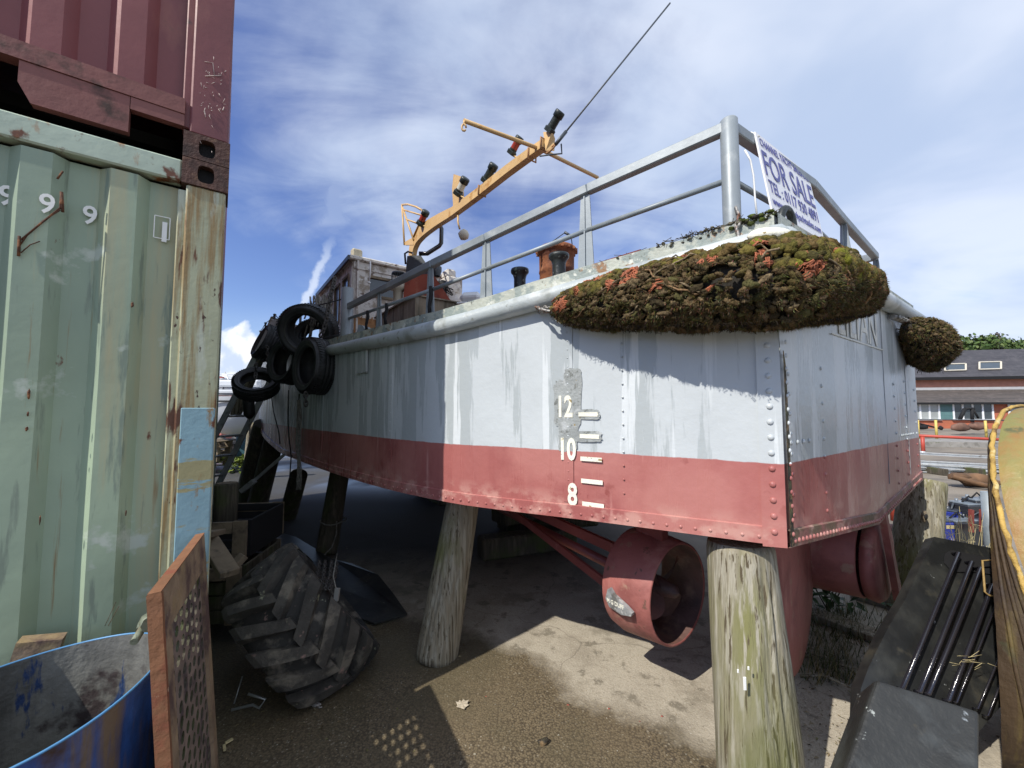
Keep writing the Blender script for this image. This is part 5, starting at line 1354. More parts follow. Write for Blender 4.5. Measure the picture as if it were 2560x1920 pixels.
# ------------------------------------------------------------ tyres
def tyre_mb(R_, w, hole, seg=56, grooves=True):
    r0 = R_-.012
    prof = [(hole, -w*.36), (hole+.012, -w*.42), (hole+.05, -w*.5), ((hole+R_)/2+.02, -w*.53), (R_-.03, -w*.47), (r0, -w*.36)]
    if grooves:
        for g in (-.22, -.05, .12):
            prof += [(R_, w*(g-.06)), (R_, w*g-.005), (R_-.008, w*g-.003), (R_-.008, w*g+.003), (R_, w*g+.005)]
    prof += [(R_, w*.28), (r0, w*.36), (R_-.03, w*.47), ((hole+R_)/2+.02, w*.53), (hole+.05, w*.5), (hole+.012, w*.42), (hole, w*.36), (hole+.004, w*.33), (R_-.035, w*.38), (R_-.03, 0), (R_-.035, -w*.38), (hole+.004, -w*.33)]
    return prof
def car_tyre(label, c, axis, R_=.29, w=.19, hole=.185, chain=None, extra=None):
    t = thing('tyre', label, 'tyre', c, 'old tyres hung as fenders along the boat')
    mb = MB(); prof = tyre_mb(R_, w, hole); mb.lathe(prof, c, axis, 56, closed=True)
    # tread blocks: shallow oblique bars
    ax = V(axis).normalized(); x = ax.cross(V((0, 0, 1)))
    if x.length < .05: x = V((1, 0, 0))
    x.normalize(); y = ax.cross(x)
    for k in range(60):
        a = 2*math.pi*k/60
        for s_ in (-1, 1):
            a2 = a+.05; p = V(c)+(x*math.cos(a)+y*math.sin(a))*(R_+.001)+ax*(s_*w*.19); q = V(c)+(x*math.cos(a2)+y*math.sin(a2))*(R_-.002)+ax*(s_*w*.42); mb.beam(p, q, .012, .007, (x*math.cos(a)+y*math.sin(a)))
    build('carcass', mb, 'rubber', t)
    mb = MB(); mb.lathe([(hole+.018, -w*.455), (hole+.024, -w*.475), (hole+.030, -w*.47)], c, axis, 56); mb.lathe([(hole+.018, w*.455), (hole+.024, w*.475), (hole+.030, w*.47)], c, axis, 56); build('bead_ring', mb, 'plastic_black', t)
    if chain:
        mb = MB(); chain_mb(mb, [W(*q) for q in chain], .050, .008); build('chain', mb, 'chain_dark', t)
    return t
def hn(px):  # outward hull normal near that column
    return along(side_at_px(px))[1]
nA = hn(760)
car_tyre('tyre hung highest by the wheelhouse, round hole facing out, chain over its right side', W(772, 828, 3.66), V((.12, -.94, -.30)), .25, .21, .150, chain=[(838, 690, 3.62), (832, 720, 3.55), (824, 750, 3.52), (818, 790, 3.48), (808, 828, 3.45), (800, 842, 3.45)])
car_tyre('tyre showing its ribbed tread, rightmost of the bunch, short chain dangling below it', W(790, 916, 3.46), (V((-.62, -.78, .04))), .245, .20, .155, chain=[(765, 976, 3.3), (764, 990, 3.3), (765, 1012, 3.3)])
car_tyre('dark tyre in the middle of the bunch, with water shining in its hollow', W(722, 906, 3.92), (V((-.45, -.88, .10))), .215, .18, .140)
car_tyre('tyre leaning steeply by itself against the bow plating, below the wooden stake', W(668, 858, 4.90), (V((-.62, -.66, .36))), .225, .17, .145, chain=[(668, 862, 4.6), (669, 890, 4.6), (670, 920, 4.6)])
car_tyre('tyre hanging almost flat, open ring turned up, lowest on the left of the bunch', W(641, 960, 4.25), (V((.28, -.62, .72))), .215, .15, .135, chain=[(641, 905, 4.3), (640, 930, 4.3), (638, 948, 4.25)])
car_tyre('tyre half hidden behind the highest one, seen through its hole', W(788, 850, 3.98), V((.05, -.95, .1)), .20, .18, .13)
tw = thing('timber_stake', 'weathered wooden stake standing behind the steeply leaning tyre', 'stake', W(650, 900, 5.2)); mb = MB(); mb.beam(W(588, 1040, 5.2), W(690, 795, 5.2), .10, .09, bev=.008); build('stake', mb, 'wood_post', tw)
t = thing('boat_fender', 'black cylindrical rubber fender hanging under the flat tyre', 'fender', W(622, 1018, 4.35)); mb = MB(); a = W(620, 985, 4.35); b = W(624, 1042, 4.35); mb.tube([a+up*.02, a, a.lerp(b, .3), a.lerp(b, .9), b-up*.02], [.03, .050, .056, .055, .02], 14); build('body', mb, 'rubber', t)
mb = MB(); mb.tube([b-up*.02, b-up*.10, b+V((.01, 0, -.2))], .005, 5); build('lanyard', mb, 'rope', t)
# slack lines and chains hanging down the shaded side
t = thing('hanging_rope', 'thin dark mooring lines trailing down the shaded side of the boat', 'rope', along(side_at_px(700))[0]); mb = MB()
for pts in ([(678, 985), (684, 1030), (697, 1080), (700, 1110)], [(722, 975), (720, 1030), (722, 1090), (728, 1140), (724, 1200), (722, 1225)], [(748, 985), (744, 1040), (750, 1090)]):
    mb.tube([sidept2(max(x, 662), .03, y) for x, y in pts], .006, 5)
build('line', mb, 'black', t)
t = thing('frayed_rope', 'frayed pale rope hanging from the tyres down to a timber post', 'rope', W(742, 1150, 3.9)); mb = MB()
for k in range(7):
    o = k*2.0; mb.tube([W(744+math.sin(i*1.1+k)*4+o*.5, 1000+i*25, 3.85) for i in range(10)], .006, 5)
build('strands', mb, 'rope', t)
# tractor tyre with heavy chevron lugs, leaning behind the container
def tractor():
    Rr, w, tk = .37, .39, .035
    c = W(706, 1535, 1.98); n_ = V((.12, -.84, .53)).normalized()
    tan = (WPl(840, 1665, c, n_)-WPl(650, 1420, c, n_)); tan = (tan-n_*tan.dot(n_)).normalized(); axv = n_.cross(tan).normalized()
    if axv.z > 0: axv = -axv
    cc = c-n_*Rr
    t = thing('tractor_tyre', 'large worn tractor tyre with deep chevron lugs, dumped on its side by the container', 'tyre', cc)
    def P(a, h, r): return cc+(n_*math.cos(a)+tan*math.sin(a))*r+axv*h
    mb = MB(); prof = [(.62*Rr, -w*.42), (.75*Rr, -w*.5), (.90*Rr, -w*.49), (.955*Rr, -w*.40), (.985*Rr, -w*.2), (Rr, 0), (.985*Rr, w*.2), (.955*Rr, w*.40), (.90*Rr, w*.49), (.75*Rr, w*.5), (.62*Rr, w*.42), (.65*Rr, w*.36), (.88*Rr, w*.38), (.9*Rr, 0), (.88*Rr, -w*.38), (.65*Rr, -w*.36)]
    seg = 72; vs = []
    for r, h in prof:
        for k in range(seg): vs.append(P(2*math.pi*k/seg, h, r))
    n = len(prof); mb.add(vs, [(i*seg+k, i*seg+(k+1) % seg, ((i+1) % n)*seg+(k+1) % seg, ((i+1) % n)*seg+k) for i in range(n) for k in range(seg)], True)
    build('carcass', mb, 'tread', t)
    nl = 16
    for k in range(nl):
        for s_ in (-1, 1):
            a0 = 2*math.pi*(k+(.5 if s_ > 0 else 0))/nl; vs = []; st = 9
            if math.cos(a0) < -.45: continue
            for i in range(st):
                f = i/(st-1); h = s_*(-.02+f*(w*.5+.02)); a = a0-.42*f**1.1; hw = .026+.009*f; base_r = Rr*(1-.045*f**2.2)-.006; top = base_r+.050+(.004*noise.noise(V((k*3, i, s_))))
                if f > .9: top -= .012
                da = hw/Rr
                vs += [P(a-da*1.35, h, base_r), P(a-da, h, top), P(a+da, h, top), P(a+da*1.35, h, base_r)]
            f_ = [(i*4+j, (i+1)*4+j, (i+1)*4+j+1, i*4+j+1) for i in range(st-1) for j in range(3)]+[(0, 1, 2, 3), tuple((st-1)*4+j for j in (3, 2, 1, 0))]
            mb = MB(); mb.add(vs, f_); build('lug', mb, 'lug', t)
tractor()
# ------------------------------------------------------------ timber shores
def timber(label, base, top, r0, r1, m, seed=0, name='timber_post', cat='post', cracks=5, notch=None, seg=44, group='timber props under the boat'):
    base, top = V(base), V(top); t = thing(name, label, cat, base, group); d = (top-base); L_ = d.length; d.normalize()
    x = d.cross(V((0, 1, .01))).normalized(); y = d.cross(x); mb = MB(); rows = 30; vs = []; rr = random.Random(seed)
    cr = [(rr.uniform(0, 6.28), rr.uniform(0, .5), rr.uniform(.5, 1), rr.uniform(.005, .011)) for _ in range(cracks*2)]
    for j in range(rows+1):
        f = j/rows; r = r0+(r1-r0)*f; 
        for k in range(seg):
            a = 2*math.pi*k/seg
            q = r*(1+.030*noise.noise(V((math.cos(a)*1.3+seed, math.sin(a)*1.3, f*1.6)))+.012*noise.noise(V((math.cos(a)*6, math.sin(a)*6+seed, f*3))))
            for ca, f0, f1, dp in cr:
                da = abs((a-ca-.10*noise.noise(V((f*3, ca, seed)))+math.pi) % (2*math.pi)-math.pi)
                if f0 < f < f1 and da < .09: q -= dp*1.5*(1-da/.09)*min(1, (f-f0)*8, (f1-f)*8)
            if j == 0 or j == rows: q *= .96
            vs.append(base+d*(L_*f)+x*(math.cos(a)*q)+y*(math.sin(a)*q))
    mb.add(vs, [(j*seg+k, j*seg+(k+1) % seg, (j+1)*seg+(k+1) % seg, (j+1)*seg+k) for j in range(rows) for k in range(seg)], True)
    o = len(mb.v)-len(vs); mb.face([o+k for k in range(seg)][::-1]); mb.face([o+rows*seg+k for k in range(seg)])
    build('shaft', mb, m, t); return t
pB = timber('thick round timber post with green algae down one side, nearest the camera', WZ(1908, 2010, 0)+V((0, 0, -.02)), W(1848, 1352, 1.62), .146, .120, 'wood_algae', 3, cracks=4, seg=96)
pbT, pbB = W(1855, 1352, 1.62), WZ(1912, 2010, 0)
def onpost(px, py): # point on the visible surface of the near post
    f = 0.5; q = WPl(px, py, (pbT+pbB)/2+V((-.1, -.125, 0)), V((-.25, -1, -.1))); return q
mb = MB()
for x, y in ((1857, 1703), (1866, 1665), (1840, 1672)):
    q = onpost(x, y)+V((0, -.012, 0)); mb.box(q, (.010 if x == 1857 else .006, .004, .044 if x == 1857 else .012), None, .001)
build('paper_label', mb, 'white_paint', pB)
timber('pale weathered round timber post leaning under the middle of the boat side', WZ(1086, 1655, 0)+V((0, .06, -.01)), W(1160, 1240, 2.52), .122, .100, 'wood_post', 11, cracks=6, seg=96)
pR = timber('squarish knotty timber post under the far stern corner, green on its shaded side', WZ(2272, 1530, 0), W(2308, 1200, 2.98), .140, .128, 'wood_algae', 21, cracks=3)
mb = MB()
for px, py, r in ((2311, 1291, .022), (2300, 1243, .009)):
    q = W(px, py, 2.80); mb.use('plank').ico(q, r*1.3, (.8, .35, 1.5), None, .1, 2); mb.use('black').ico(q+V((0, -.012, 0)), r*.75, (.7, .4, 1.1), None, .3, 2)
build('knot', mb, None, pR)
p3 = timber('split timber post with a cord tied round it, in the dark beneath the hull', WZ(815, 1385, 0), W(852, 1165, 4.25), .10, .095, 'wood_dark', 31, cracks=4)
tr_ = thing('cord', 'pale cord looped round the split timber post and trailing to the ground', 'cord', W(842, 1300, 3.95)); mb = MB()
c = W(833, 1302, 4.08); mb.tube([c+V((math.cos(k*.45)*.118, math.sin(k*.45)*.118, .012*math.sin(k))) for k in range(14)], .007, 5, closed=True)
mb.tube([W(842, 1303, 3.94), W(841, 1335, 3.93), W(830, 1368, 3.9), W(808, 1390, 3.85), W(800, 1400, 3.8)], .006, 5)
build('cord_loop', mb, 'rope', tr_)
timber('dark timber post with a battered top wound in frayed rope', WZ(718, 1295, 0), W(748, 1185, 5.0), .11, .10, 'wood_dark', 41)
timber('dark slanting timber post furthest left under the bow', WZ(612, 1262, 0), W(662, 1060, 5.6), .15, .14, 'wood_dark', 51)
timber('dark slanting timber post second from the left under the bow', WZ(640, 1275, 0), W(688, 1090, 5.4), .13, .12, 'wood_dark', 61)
# metal prop and stool parts
t = thing('metal_prop', 'thin pale metal prop slanting down from the hull edge', 'prop', WZ(625, 1245, 0)); mb = MB(); mb.beam(W(716, 1132, 4.5), W(628, 1208, 4.45), .03, .03); mb.beam(W(636, 1202, 4.42), W(604, 1228, 4.4), .07, .05); build('bar', mb, 'alu', t)
# keel blocks
t = thing('keel_block', 'long low timber keel block lying under the middle of the hull', 'block', WZ(1290, 1400, 0)); mb = MB(); a = WZ(1195, 1412, .0); mb.beam(a+V((0, .15, .10)), a+V((.95, .50, .10)), .2, .20, bev=.02); mb.beam(a+V((.8, .5, .30)), a+V((1.2, .6, .30)), .2, .2, bev=.02); build('baulk', mb, 'wood_dark', t)
for X, Y in ((.2, 4.6), (-1.2, 6.4)):
    t = thing('keel_block', 'stack of dark timber blocks under the keel, nearer the stern' if X > 0 else 'stack of dark timber blocks under the keel, nearer the bow', 'block', (X, Y, 0), 'timber blocks under the keel'); mb = MB()
    for k in range(4): mb.box((X+.02*(k % 2), Y, .10+.2*k), (.9 if k % 2 else .3, .3 if k % 2 else .9, .19), (td, ta, up), .015)
    build('baulk', mb, 'wood_dark', t)
# ------------------------------------------------------------ blue cut drum
dc = V((-1.225, 1.06, 0)); dr = .262; dz = .700
dt = thing('cut_drum', 'open blue plastic drum with a pale cut rim and chalky lining, by the green container', 'drum', dc)
seg = 72
mb = MB(); rows = 16; vs = []
def rimz(a): return dz+.012*math.sin(a*2+.6)+.022*math.cos(a-1.1)
for j in range(rows+1):
    f = j/rows
    for k in range(seg):
        a = 2*math.pi*k/seg; r = dr*(1+.010*noise.noise(V((math.cos(a)*2, math.sin(a)*2, f*2))))*(.95+.05*f); vs.append(V((dc.x+math.cos(a)*r, dc.y+math.sin(a)*r, rimz(a)*f)))
mb.add(vs, [(j*seg+k, j*seg+(k+1) % seg, (j+1)*seg+(k+1) % seg, (j+1)*seg+k) for j in range(rows) for k in range(seg)], True); build('outer_wall', mb, 'drum_out', dt)
mb = MB(); vs = []
for j in range(rows+1):
    f = .10+.90*j/rows
    for k in range(seg):
        a = 2*math.pi*k/seg; r = dr*(1+.010*noise.noise(V((math.cos(a)*2, math.sin(a)*2, f*2))))*(.95+.05*f)-.006; vs.append(V((dc.x+math.cos(a)*r, dc.y+math.sin(a)*r, rimz(a)*f)))
mb.add(vs, [(j*seg+k, j*seg+(k+1) % seg, (j+1)*seg+(k+1) % seg, (j+1)*seg+k) for j in range(rows) for k in range(seg)], True); mb.face(list(range(seg))); build('lining', mb, 'drum_in', dt, recalc=False)
mb = MB(); mb.tube([V((dc.x+math.cos(a)*(dr-.002), dc.y+math.sin(a)*(dr-.002), rimz(a))) for a in [2*math.pi*k/seg for k in range(seg)]], .0032, 6, closed=True); build('cut_rim', mb, 'drum_rim', dt)
tap = thing('brass_fitting', 'green stained metal hose fitting hooked on the drum rim beside the brown board', 'fitting', W(350, 1570, 1.18)); mb = MB(); mb.tube([W(372, 1552, 1.16), W(361, 1562, 1.15), W(352, 1575, 1.14)], [.018, .017, .012], 10); mb.tube([W(358, 1568, 1.14), W(335, 1605, 1.09)], .0095, 10); mb.tube([W(372, 1550, 1.16), W(378, 1560, 1.13)], .022, 8); build('spout', mb, mat('verdigris_metal', (.16, .18, .13), .6, .2, .2, 20, [((.20, .14, .09), 20, .55, .05)], .4, 60), tap)
# plank lying behind the drum
t = thing('plank', 'short brown plank at the foot of the green container behind the drum', 'plank', on_face(80, 1640, .03)); mb = MB(); mb.beam(on_face(34, 1640, .05), on_face(150, 1628, .05), .05, .09); build('board', mb, 'grate', t)
# ------------------------------------------------------------ perforated brown board
pn0, pf0 = V((-.865, 1.04, 0)), V((-1.120, 1.515, 0))
ptz = WPl(387, 1500, pn0, V((1, 0, 0))).z
gt = thing('perforated_board', 'brown board with rows of slots and an orange edge, propped up beside the drum', 'board', pn0)
lean = V((-.11, -.0, 1)).normalized(); gd = (pf0-pn0).normalized(); GWd = (pf0-pn0).length; gn = gd.cross(lean).normalized()
if gn.x < 0: gn = -gn
GH = (ptz)/lean.z; g0 = pn0+V((.085, 0, 0)); th = .026
def gp(s, z, o=0.0): return g0+gd*s+lean*z+gn*o
mb = MB(); fr = .075
def slab(mb, s0, s1, z0, z1, o0, o1):
    vs = [gp(s, z, o) for o in (o0, o1) for s in (s0, s1) for z in (z0, z1)]; mb.add(vs, [(0, 1, 3, 2), (4, 6, 7, 5), (0, 4, 5, 1), (2, 3, 7, 6), (0, 2, 6, 4), (1, 5, 7, 3)])
slab(mb, .004, fr, 0, GH-.001, -th, 0); slab(mb, GWd-fr*.75, GWd, 0, GH, -th, 0); slab(mb, fr, GWd-fr*.75, GH-fr*1.5, GH, -th, 0); slab(mb, fr, GWd-fr*.75, 0, fr, -th, 0)
build('frame', mb, 'grate', gt)
mb = MB(); vs = []; nz_ = 30
for i in range(nz_+1):
    z = GH*i/nz_; w1 = .0025*noise.noise(V((z*11, 1, 0))); vs += [gp(-.003+w1, z, -th-.002), gp(-.004, z, .002+w1), gp(.010+w1*2, z, .0025)]
mb.add(vs, [(i*3+j, i*3+j+1, (i+1)*3+j+1, (i+1)*3+j) for i in range(nz_) for j in (0, 1)]); slab(mb, -.003, GWd, GH, GH+.003, -th, .001)
build('edge_band', mb, 'grate_edge', gt)
mb = MB(); mb.use('grate_mid'); s0, s1, z0, z1 = fr, GWd-fr*.75, fr, GH-fr*1.5; nc_, nr_ = 7, 19
cw, chh = (s1-s0)/nc_, (z1-z0)/nr_
for o, flip in ((-.010, 0), (-.017, 1)):
    for i in range(nc_):
        for j in range(nr_):
            so = 0; cx, cz = s0+(i+.5)*cw, z0+(j+.5)*chh+(chh*.25 if i % 2 else -chh*.25)
            if cz+chh*.5 > z1+.001 and i % 2: pass
            lo, hi = s0+i*cw, s0+(i+1)*cw; zl_, zh_ = z0+j*chh, z0+(j+1)*chh
            inn = []; out = []
            for k in range(8):
                a = 2*math.pi*k/8+math.pi/8; inn.append((cx+math.cos(a)*cw*.33, (zl_+zh_)/2+(chh*.12 if i % 2 else -chh*.12)+math.sin(a)*chh*.36))
                m_ = max(abs(math.cos(a)), abs(math.sin(a))); out.append((cx+math.cos(a)/m_*cw/2, (zl_+zh_)/2+math.sin(a)/m_*chh/2))
            # snap outer ring to the exact corners of the cell
            mb.add([gp(a, b, o) for a, b in out]+[gp(a, b, o) for a, b in inn], [(k, (k+1) % 8, 8+(k+1) % 8, 8+k) for k in range(8)])
            cs_ = [(hi, zh_), (lo, zh_), (lo, zl_), (hi, zl_)]
            for q, kk in zip(cs_, (0, 2, 4, 6)): mb.add([gp(*q, o), gp(*out[kk], o), gp(*out[(kk+1) % 8], o)], [(0, 1, 2)])
            if flip and j < nr_-6:
                mb.use('black').add([gp(a, b, o) for a, b in inn], [tuple(range(8))]); mb.use('grate_mid')  # black backing added behind lower slots, stops sun and paints them dark
            if not flip: mb.use('wood_dark').add([gp(a, b, -.010) for a, b in inn]+[gp(a, b, -.017) for a, b in inn], [(k, (k+1) % 8, 8+(k+1) % 8, 8+k) for k in range(8)]); mb.use('grate_mid')  # slot walls coloured dark so the holes look shaded
build('slotted_panel', mb, None, gt, recalc=False)
t = thing('plank', 'added upright plank hidden behind the slotted board, blocking sun at the container corner', 'plank', Fc+V((.05, -.08, 0))); mb = MB(); mb.box(Fc-fe*.045+fn*.072+up*.45, (.02, .14, .90), (fe, fn, up), .003); build('board', mb, 'wood_dark', t)  # added plank, unseen behind the board, blocks a strip of sun
# ------------------------------------------------------------ crates, offcuts and rubbish in the dark behind the container
def crate(label, c, size, rz, m='wood_dark', name='wooden_crate'):
    t = thing(name, label, 'crate', c); X = V((math.cos(rz), math.sin(rz), 0)); Y = V((-X.y, X.x, 0)); c = V(c); w, d, h = size
    for sgn in (-1, 1):
        mb = MB(); nb_ = 4
        for k in range(nb_): mb.box(c+Y*(sgn*d/2)+up*(h*(k+.5)/nb_), (w-.03, .018, h/nb_-.012), (X, Y, up))
        build('side_boards', mb, m, t)
        mb = MB()
        for q in (-1, 1): mb.box(c+Y*(sgn*(d/2+.015))+X*(q*(w/2-.04))+up*h/2, (.08, .02, h), (X, Y, up))
        mb.box(c+Y*(sgn*(d/2+.017))+up*(h-.04), (w-.17, .02, .07), (X, Y, up)); build('battens', mb, 'plank', t)
    mb = MB()
    for sgn in (-1, 1): mb.box(c+X*(sgn*w/2)+up*h/2, (.02, d-.04, h-.01), (X, Y, up))
    mb.box(c+up*.02, (w-.06, d-.06, .02), (X, Y, up)); build('end_boards', mb, m, t); return t
crate('dark wooden crate with pale battens in the shade behind the container', V((-1.95, 2.75, .12)), (.52, .5, .34), .12)
crate('black open box on top of the wooden crate in the shade', V((-1.98, 2.85, .47)), (.50, .5, .24), .12, 'black', 'storage_box')
t = thing('log', 'short upright log with a pale sawn top behind the container', 'log', (-2.20, 3.0, 0)); mb = MB(); q = W(567, 1208, 3.0); mb.lathe([(.075, -q.z), (.075, -.01), (.068, 0), (.0001, .002)], q, up, 22, True); build('trunk', mb, 'wood_dark', t); mb = MB(); mb.lathe([(.064, .003), (.0001, .004)], q, up, 22); build('sawn_end', mb, 'plank', t)
for k, (a, b, w, h, lb) in enumerate(((W(518, 1345, 2.3), W(575, 1435, 2.1), .09, .035, 'orange brown timber offcut slanting down beside the container'), (W(610, 1388, 2.25), W(575, 1425, 2.2), .07, .03, 'short timber offcut leaning the other way against the slanting one'), (W(498, 1340, 2.2), W(540, 1330, 2.4), .10, .03, 'pale offcut end just behind the container post'))):
    t = thing('timber_offcut', lb, 'offcut', b, 'timber offcuts behind the container'); mb = MB(); mb.beam(a, b, w, h, bev=.003); build('plank', mb, 'plank', t)
t = thing('rubber_mat', 'dark rubber mat draped on the ground behind the tractor tyre', 'mat', WZ(930, 1500, 0)); mb = MB()
pl = [(690, 1330), (740, 1345), (830, 1400), (880, 1412), (945, 1440), (985, 1490), (1018, 1538), (935, 1562), (850, 1530), (760, 1480), (700, 1420)]
g_pts = [WZ(x, y, .012+.06*max(0, 1-abs(y-1440)/100)) for x, y in pl]; mb.prism(g_pts, V((0, 0, .012))); build('sheet', mb, 'plastic_black', t)
t = thing('bent_bracket', 'pale bent strap lying in the dark below the tractor tyre', 'strap', WZ(620, 1775, 0)); mb = MB()
P_ = [WZ(x, y, z) for x, y, z in ((578, 1775, .01), (632, 1762, .01), (648, 1770, .01), (664, 1748, .03), (620, 1735, .06))]; mb.tube(P_, .006, 6); mb.tube([WZ(606, 1690, .10), WZ(585, 1760, .01)], .003, 5); build('strap', mb, 'alu', t)
t = thing('shackle_plate', 'small silver perforated plate hanging on a dark cord above the tractor tyre', 'fitting', W(840, 1487, 2.3)); mb = MB(); mb.use('alu').prism([W(x, y, 2.05) for x, y in ((833, 1503), (837, 1471), (848, 1472), (843, 1504))], V((.002, .01, 0))); mb.use('rope').tube([W(840, 1472, 2.05), W(833, 1440, 2.1), W(843, 1385, 2.3)], .003, 5); mb.use('chain_dark')
for dx_ in (0, 14, 30, 42): chain_mb(mb, [W(800+dx_, 1400, 2.35), W(795+dx_, 1440, 2.2), W(790+dx_*.8, 1475, 2.05)], .03, .0045)
build('plate_and_chain', mb, None, t)
# ------------------------------------------------------------ litter on the ground
def leaf(mb, c, s, rz):
    pts = []
    lob = [(0, -1.2, .1), (.35, -.75, 0), (.9, -.65, .15), (.75, -.2, .1), (1.15, .25, .3), (.65, .45, .1), (.45, .75, .2), (.15, .65, 0), (-.15, .9, .15), (-.5, .55, 0), (-.8, .7, .3), (-.7, .1, 0), (-.95, -.25, .12), (-.4, -.65, 0)]
    ce = V(c)+V((0, 0, .008)); vs = [ce]
    for x, y, z in lob: vs.append(V(c)+V(((x*math.cos(rz)-y*math.sin(rz))*s, (x*math.sin(rz)+y*math.cos(rz))*s, .004+z*s*.7)))
    mb.add(vs, [(0, i+1, (i+1) % len(lob)+1) for i in range(len(lob))])
t = thing('dry_leaf', 'large pale dry leaf lying on the damp gravel by itself', 'leaf', WZ(1155, 1763, 0)); mb = MB(); leaf(mb, WZ(1155, 1763, .006), .032, .4); build('blade', mb, 'dryleaf', t, recalc=False)
t = thing('dark_clod', 'small black lump of soil on the gravel near the bottom of the view', 'clod', WZ(1357, 1858, 0)); mb = MB(); mb.ico(WZ(1357, 1856, .012), .020, (1.1, .8, .9), None, .3, 2); mb.ico(WZ(1366, 1850, .02), .010, (1, 1, 1), None, .3, 1); build('clod', mb, 'darkgap', t)
t = thing('stone_chip', 'pale flat stone chips below the tractor tyre', 'stones', WZ(790, 1765, 0)); mb = MB()
for x, y, r in ((790, 1762, .022), (780, 1752, .014), (800, 1768, .010)): mb.ico(WZ(x, y, .006), r, (1.3, .6, .45), None, .2, 1)
build('chips', mb, 'concrete', t)
t = thing('yellow_offcut', 'small yellow sliver of wood beside the foot of the brown board', 'sliver', WZ(572, 1852, 0)); mb = MB(); mb.beam(WZ(563, 1858, .008), WZ(582, 1847, .008), .012, .006); mb.beam(WZ(560, 1862, .008), WZ(562, 1876, .008), .010, .006); build('sliver', mb, 'straw', t)
mb = MB(); mb.use('red_chip')
for x, y in ((1258, 1750), (1278, 1763), (1420, 1762), (1374, 1784), (1522, 1771), (1600, 1803), (1218, 1741), (1408, 1840), (1655, 1790)): mb.ico(WZ(x+rnd.uniform(-3, 3), y, .002), rnd.uniform(.004, .008), (1, .7, .15), None, .4, 1)
props(build('paint_flakes', mb), 'small red flakes of paint scattered on the damp gravel', 'paint flakes', None, 'stuff')
mb = MB(); mb.use('moss'); PC = [(.30, .27, .20), (.16, .13, .08), (.42, .39, .32), (.10, .08, .05), (.22, .17, .10)]
for k in range(2800):
    y = .95+rnd.random()**.8*2.4; x = rnd.uniform(-1.05, 1.35)*y*.9
    if (x+1.05) < 0 and y < 1.4: continue
    r = rnd.uniform(.0011, .0030)*(1.9 if rnd.random() < .03 else 1); z = gz(x, y)*1.0
    mb.c = rnd.choice(PC); vs, fs = ICO[1]
    c = V((x, y, z+r*.25)); rz = rnd.uniform(0, 3); ca, sa = math.cos(rz), math.sin(rz); sc = (rnd.uniform(.8, 1.4), rnd.uniform(.6, 1), rnd.uniform(.45, .8))
    tet = [(-.9, -.6, 0), (.9, -.7, 0), (.8, .7, 0), (-.8, .8, 0), (-.4, -.3, .8), (.5, -.2, .9), (.1, .5, .85)]
    mb.add([c+V(((p[0]*ca*sc[0]-p[1]*sa*sc[1])*r, (p[0]*sa*sc[0]+p[1]*ca*sc[1])*r, p[2]*r*sc[2])) for p in tet], [(0, 1, 5, 4), (1, 2, 6, 5), (2, 3, 6), (3, 0, 4, 6), (4, 5, 6)])
M['gravelm'] = mat('gravel_chips', (1, 1, 1), .7, 0, .1, 30, (), 0, 60, vcol=True)
for i, mm in enumerate(mb.mats): mb.mats[i] = M['gravelm']
props(build('gravel', mb, None, recalc=False), 'loose small gravel chips scattered over the damp ground', 'gravel', None, 'stuff')
# ------------------------------------------------------------ right-hand foreground: black casing with tubes
cb = thing('black_casing', 'tall black plastic casing with shiny black tubes along it, leaning by the buoy', 'casing', WZ(2330, 1900, 0))
P1, P2 = W(2336, 1342, 2.02), W(2500, 1374, 2.02)
bx = (P2-P1).normalized(); bt = W(2140, 1780, 1.62); dn = (bt-P1); dn -= bx*dn.dot(bx); Lc = dn.length; dn.normalize(); bnm = bx.cross(dn).normalized()
if bnm.y > 0: bnm = -bnm
def cp(px, py, o=0.0): return WPl(px, py, P1+bnm*o, bnm)
out = [cp(2336, 1342), cp(2520, 1378), cp(2560, 1700), cp(2420, 1860), cp(2150, 1800), cp(2152, 1722), cp(2170, 1672), cp(2196, 1618), cp(2222, 1566), cp(2262, 1500)]
mb = MB(); mb.prism(out, bnm*-.05); 
body = build('casing_body', mb, 'plastic_black', cb)
mb = MB(); mb.prism([cp(2362, 1385, .004), cp(2378, 1375, .004), cp(2500, 1402, .004), cp(2500, 1440, .004), cp(2440, 1430, .004), cp(2380, 1430, .004), cp(2360, 1408, .004)], bnm*.003); build('recess', mb, 'black', cb)
for (a, b) in (((2397, 1383), (2256, 1722)), ((2430, 1405), (2300, 1730)), ((2452, 1420), (2322, 1735)), ((2481, 1462), (2372, 1752)), ((2502, 1480), (2392, 1756)), ((2530, 1560), (2445, 1772)), ((2545, 1590), (2470, 1790))):
    mb = MB(); p, q = cp(*a, .035), cp(*b, .035); mb.tube([p-bnm*.03, p, p.lerp(q, .5)+bnm*.002, q, q-bnm*.02], .0085 if a[0] < 2500 else .004, 10); build('tube', mb, 'pipe_black', cb)
mb = MB(); mb.tube([cp(2486, 1400, .05), cp(2456, 1402, .05), cp(2462, 1480, .05), cp(2472, 1488, .05), cp(2490, 1492, .05)], .0042, 6); build('wire_hook', mb, mat('rusty_wire', (.30, .20, .07), .6, 0, .2, 40, (), .3, 80), cb)
mb = MB()
for k in range(16):
    q = cp(rnd.uniform(2390, 2470), rnd.uniform(1640, 1670), .06); mb.tube([q, q+V((rnd.uniform(-.06, .06), rnd.uniform(-.01, .01), rnd.uniform(-.02, .03)))], .0008, 3)
t = thing('dry_stalks', 'wisps of dry straw caught across the black tubes', 'straw', cp(2430, 1655)); build('stalks', mb, 'straw', t)
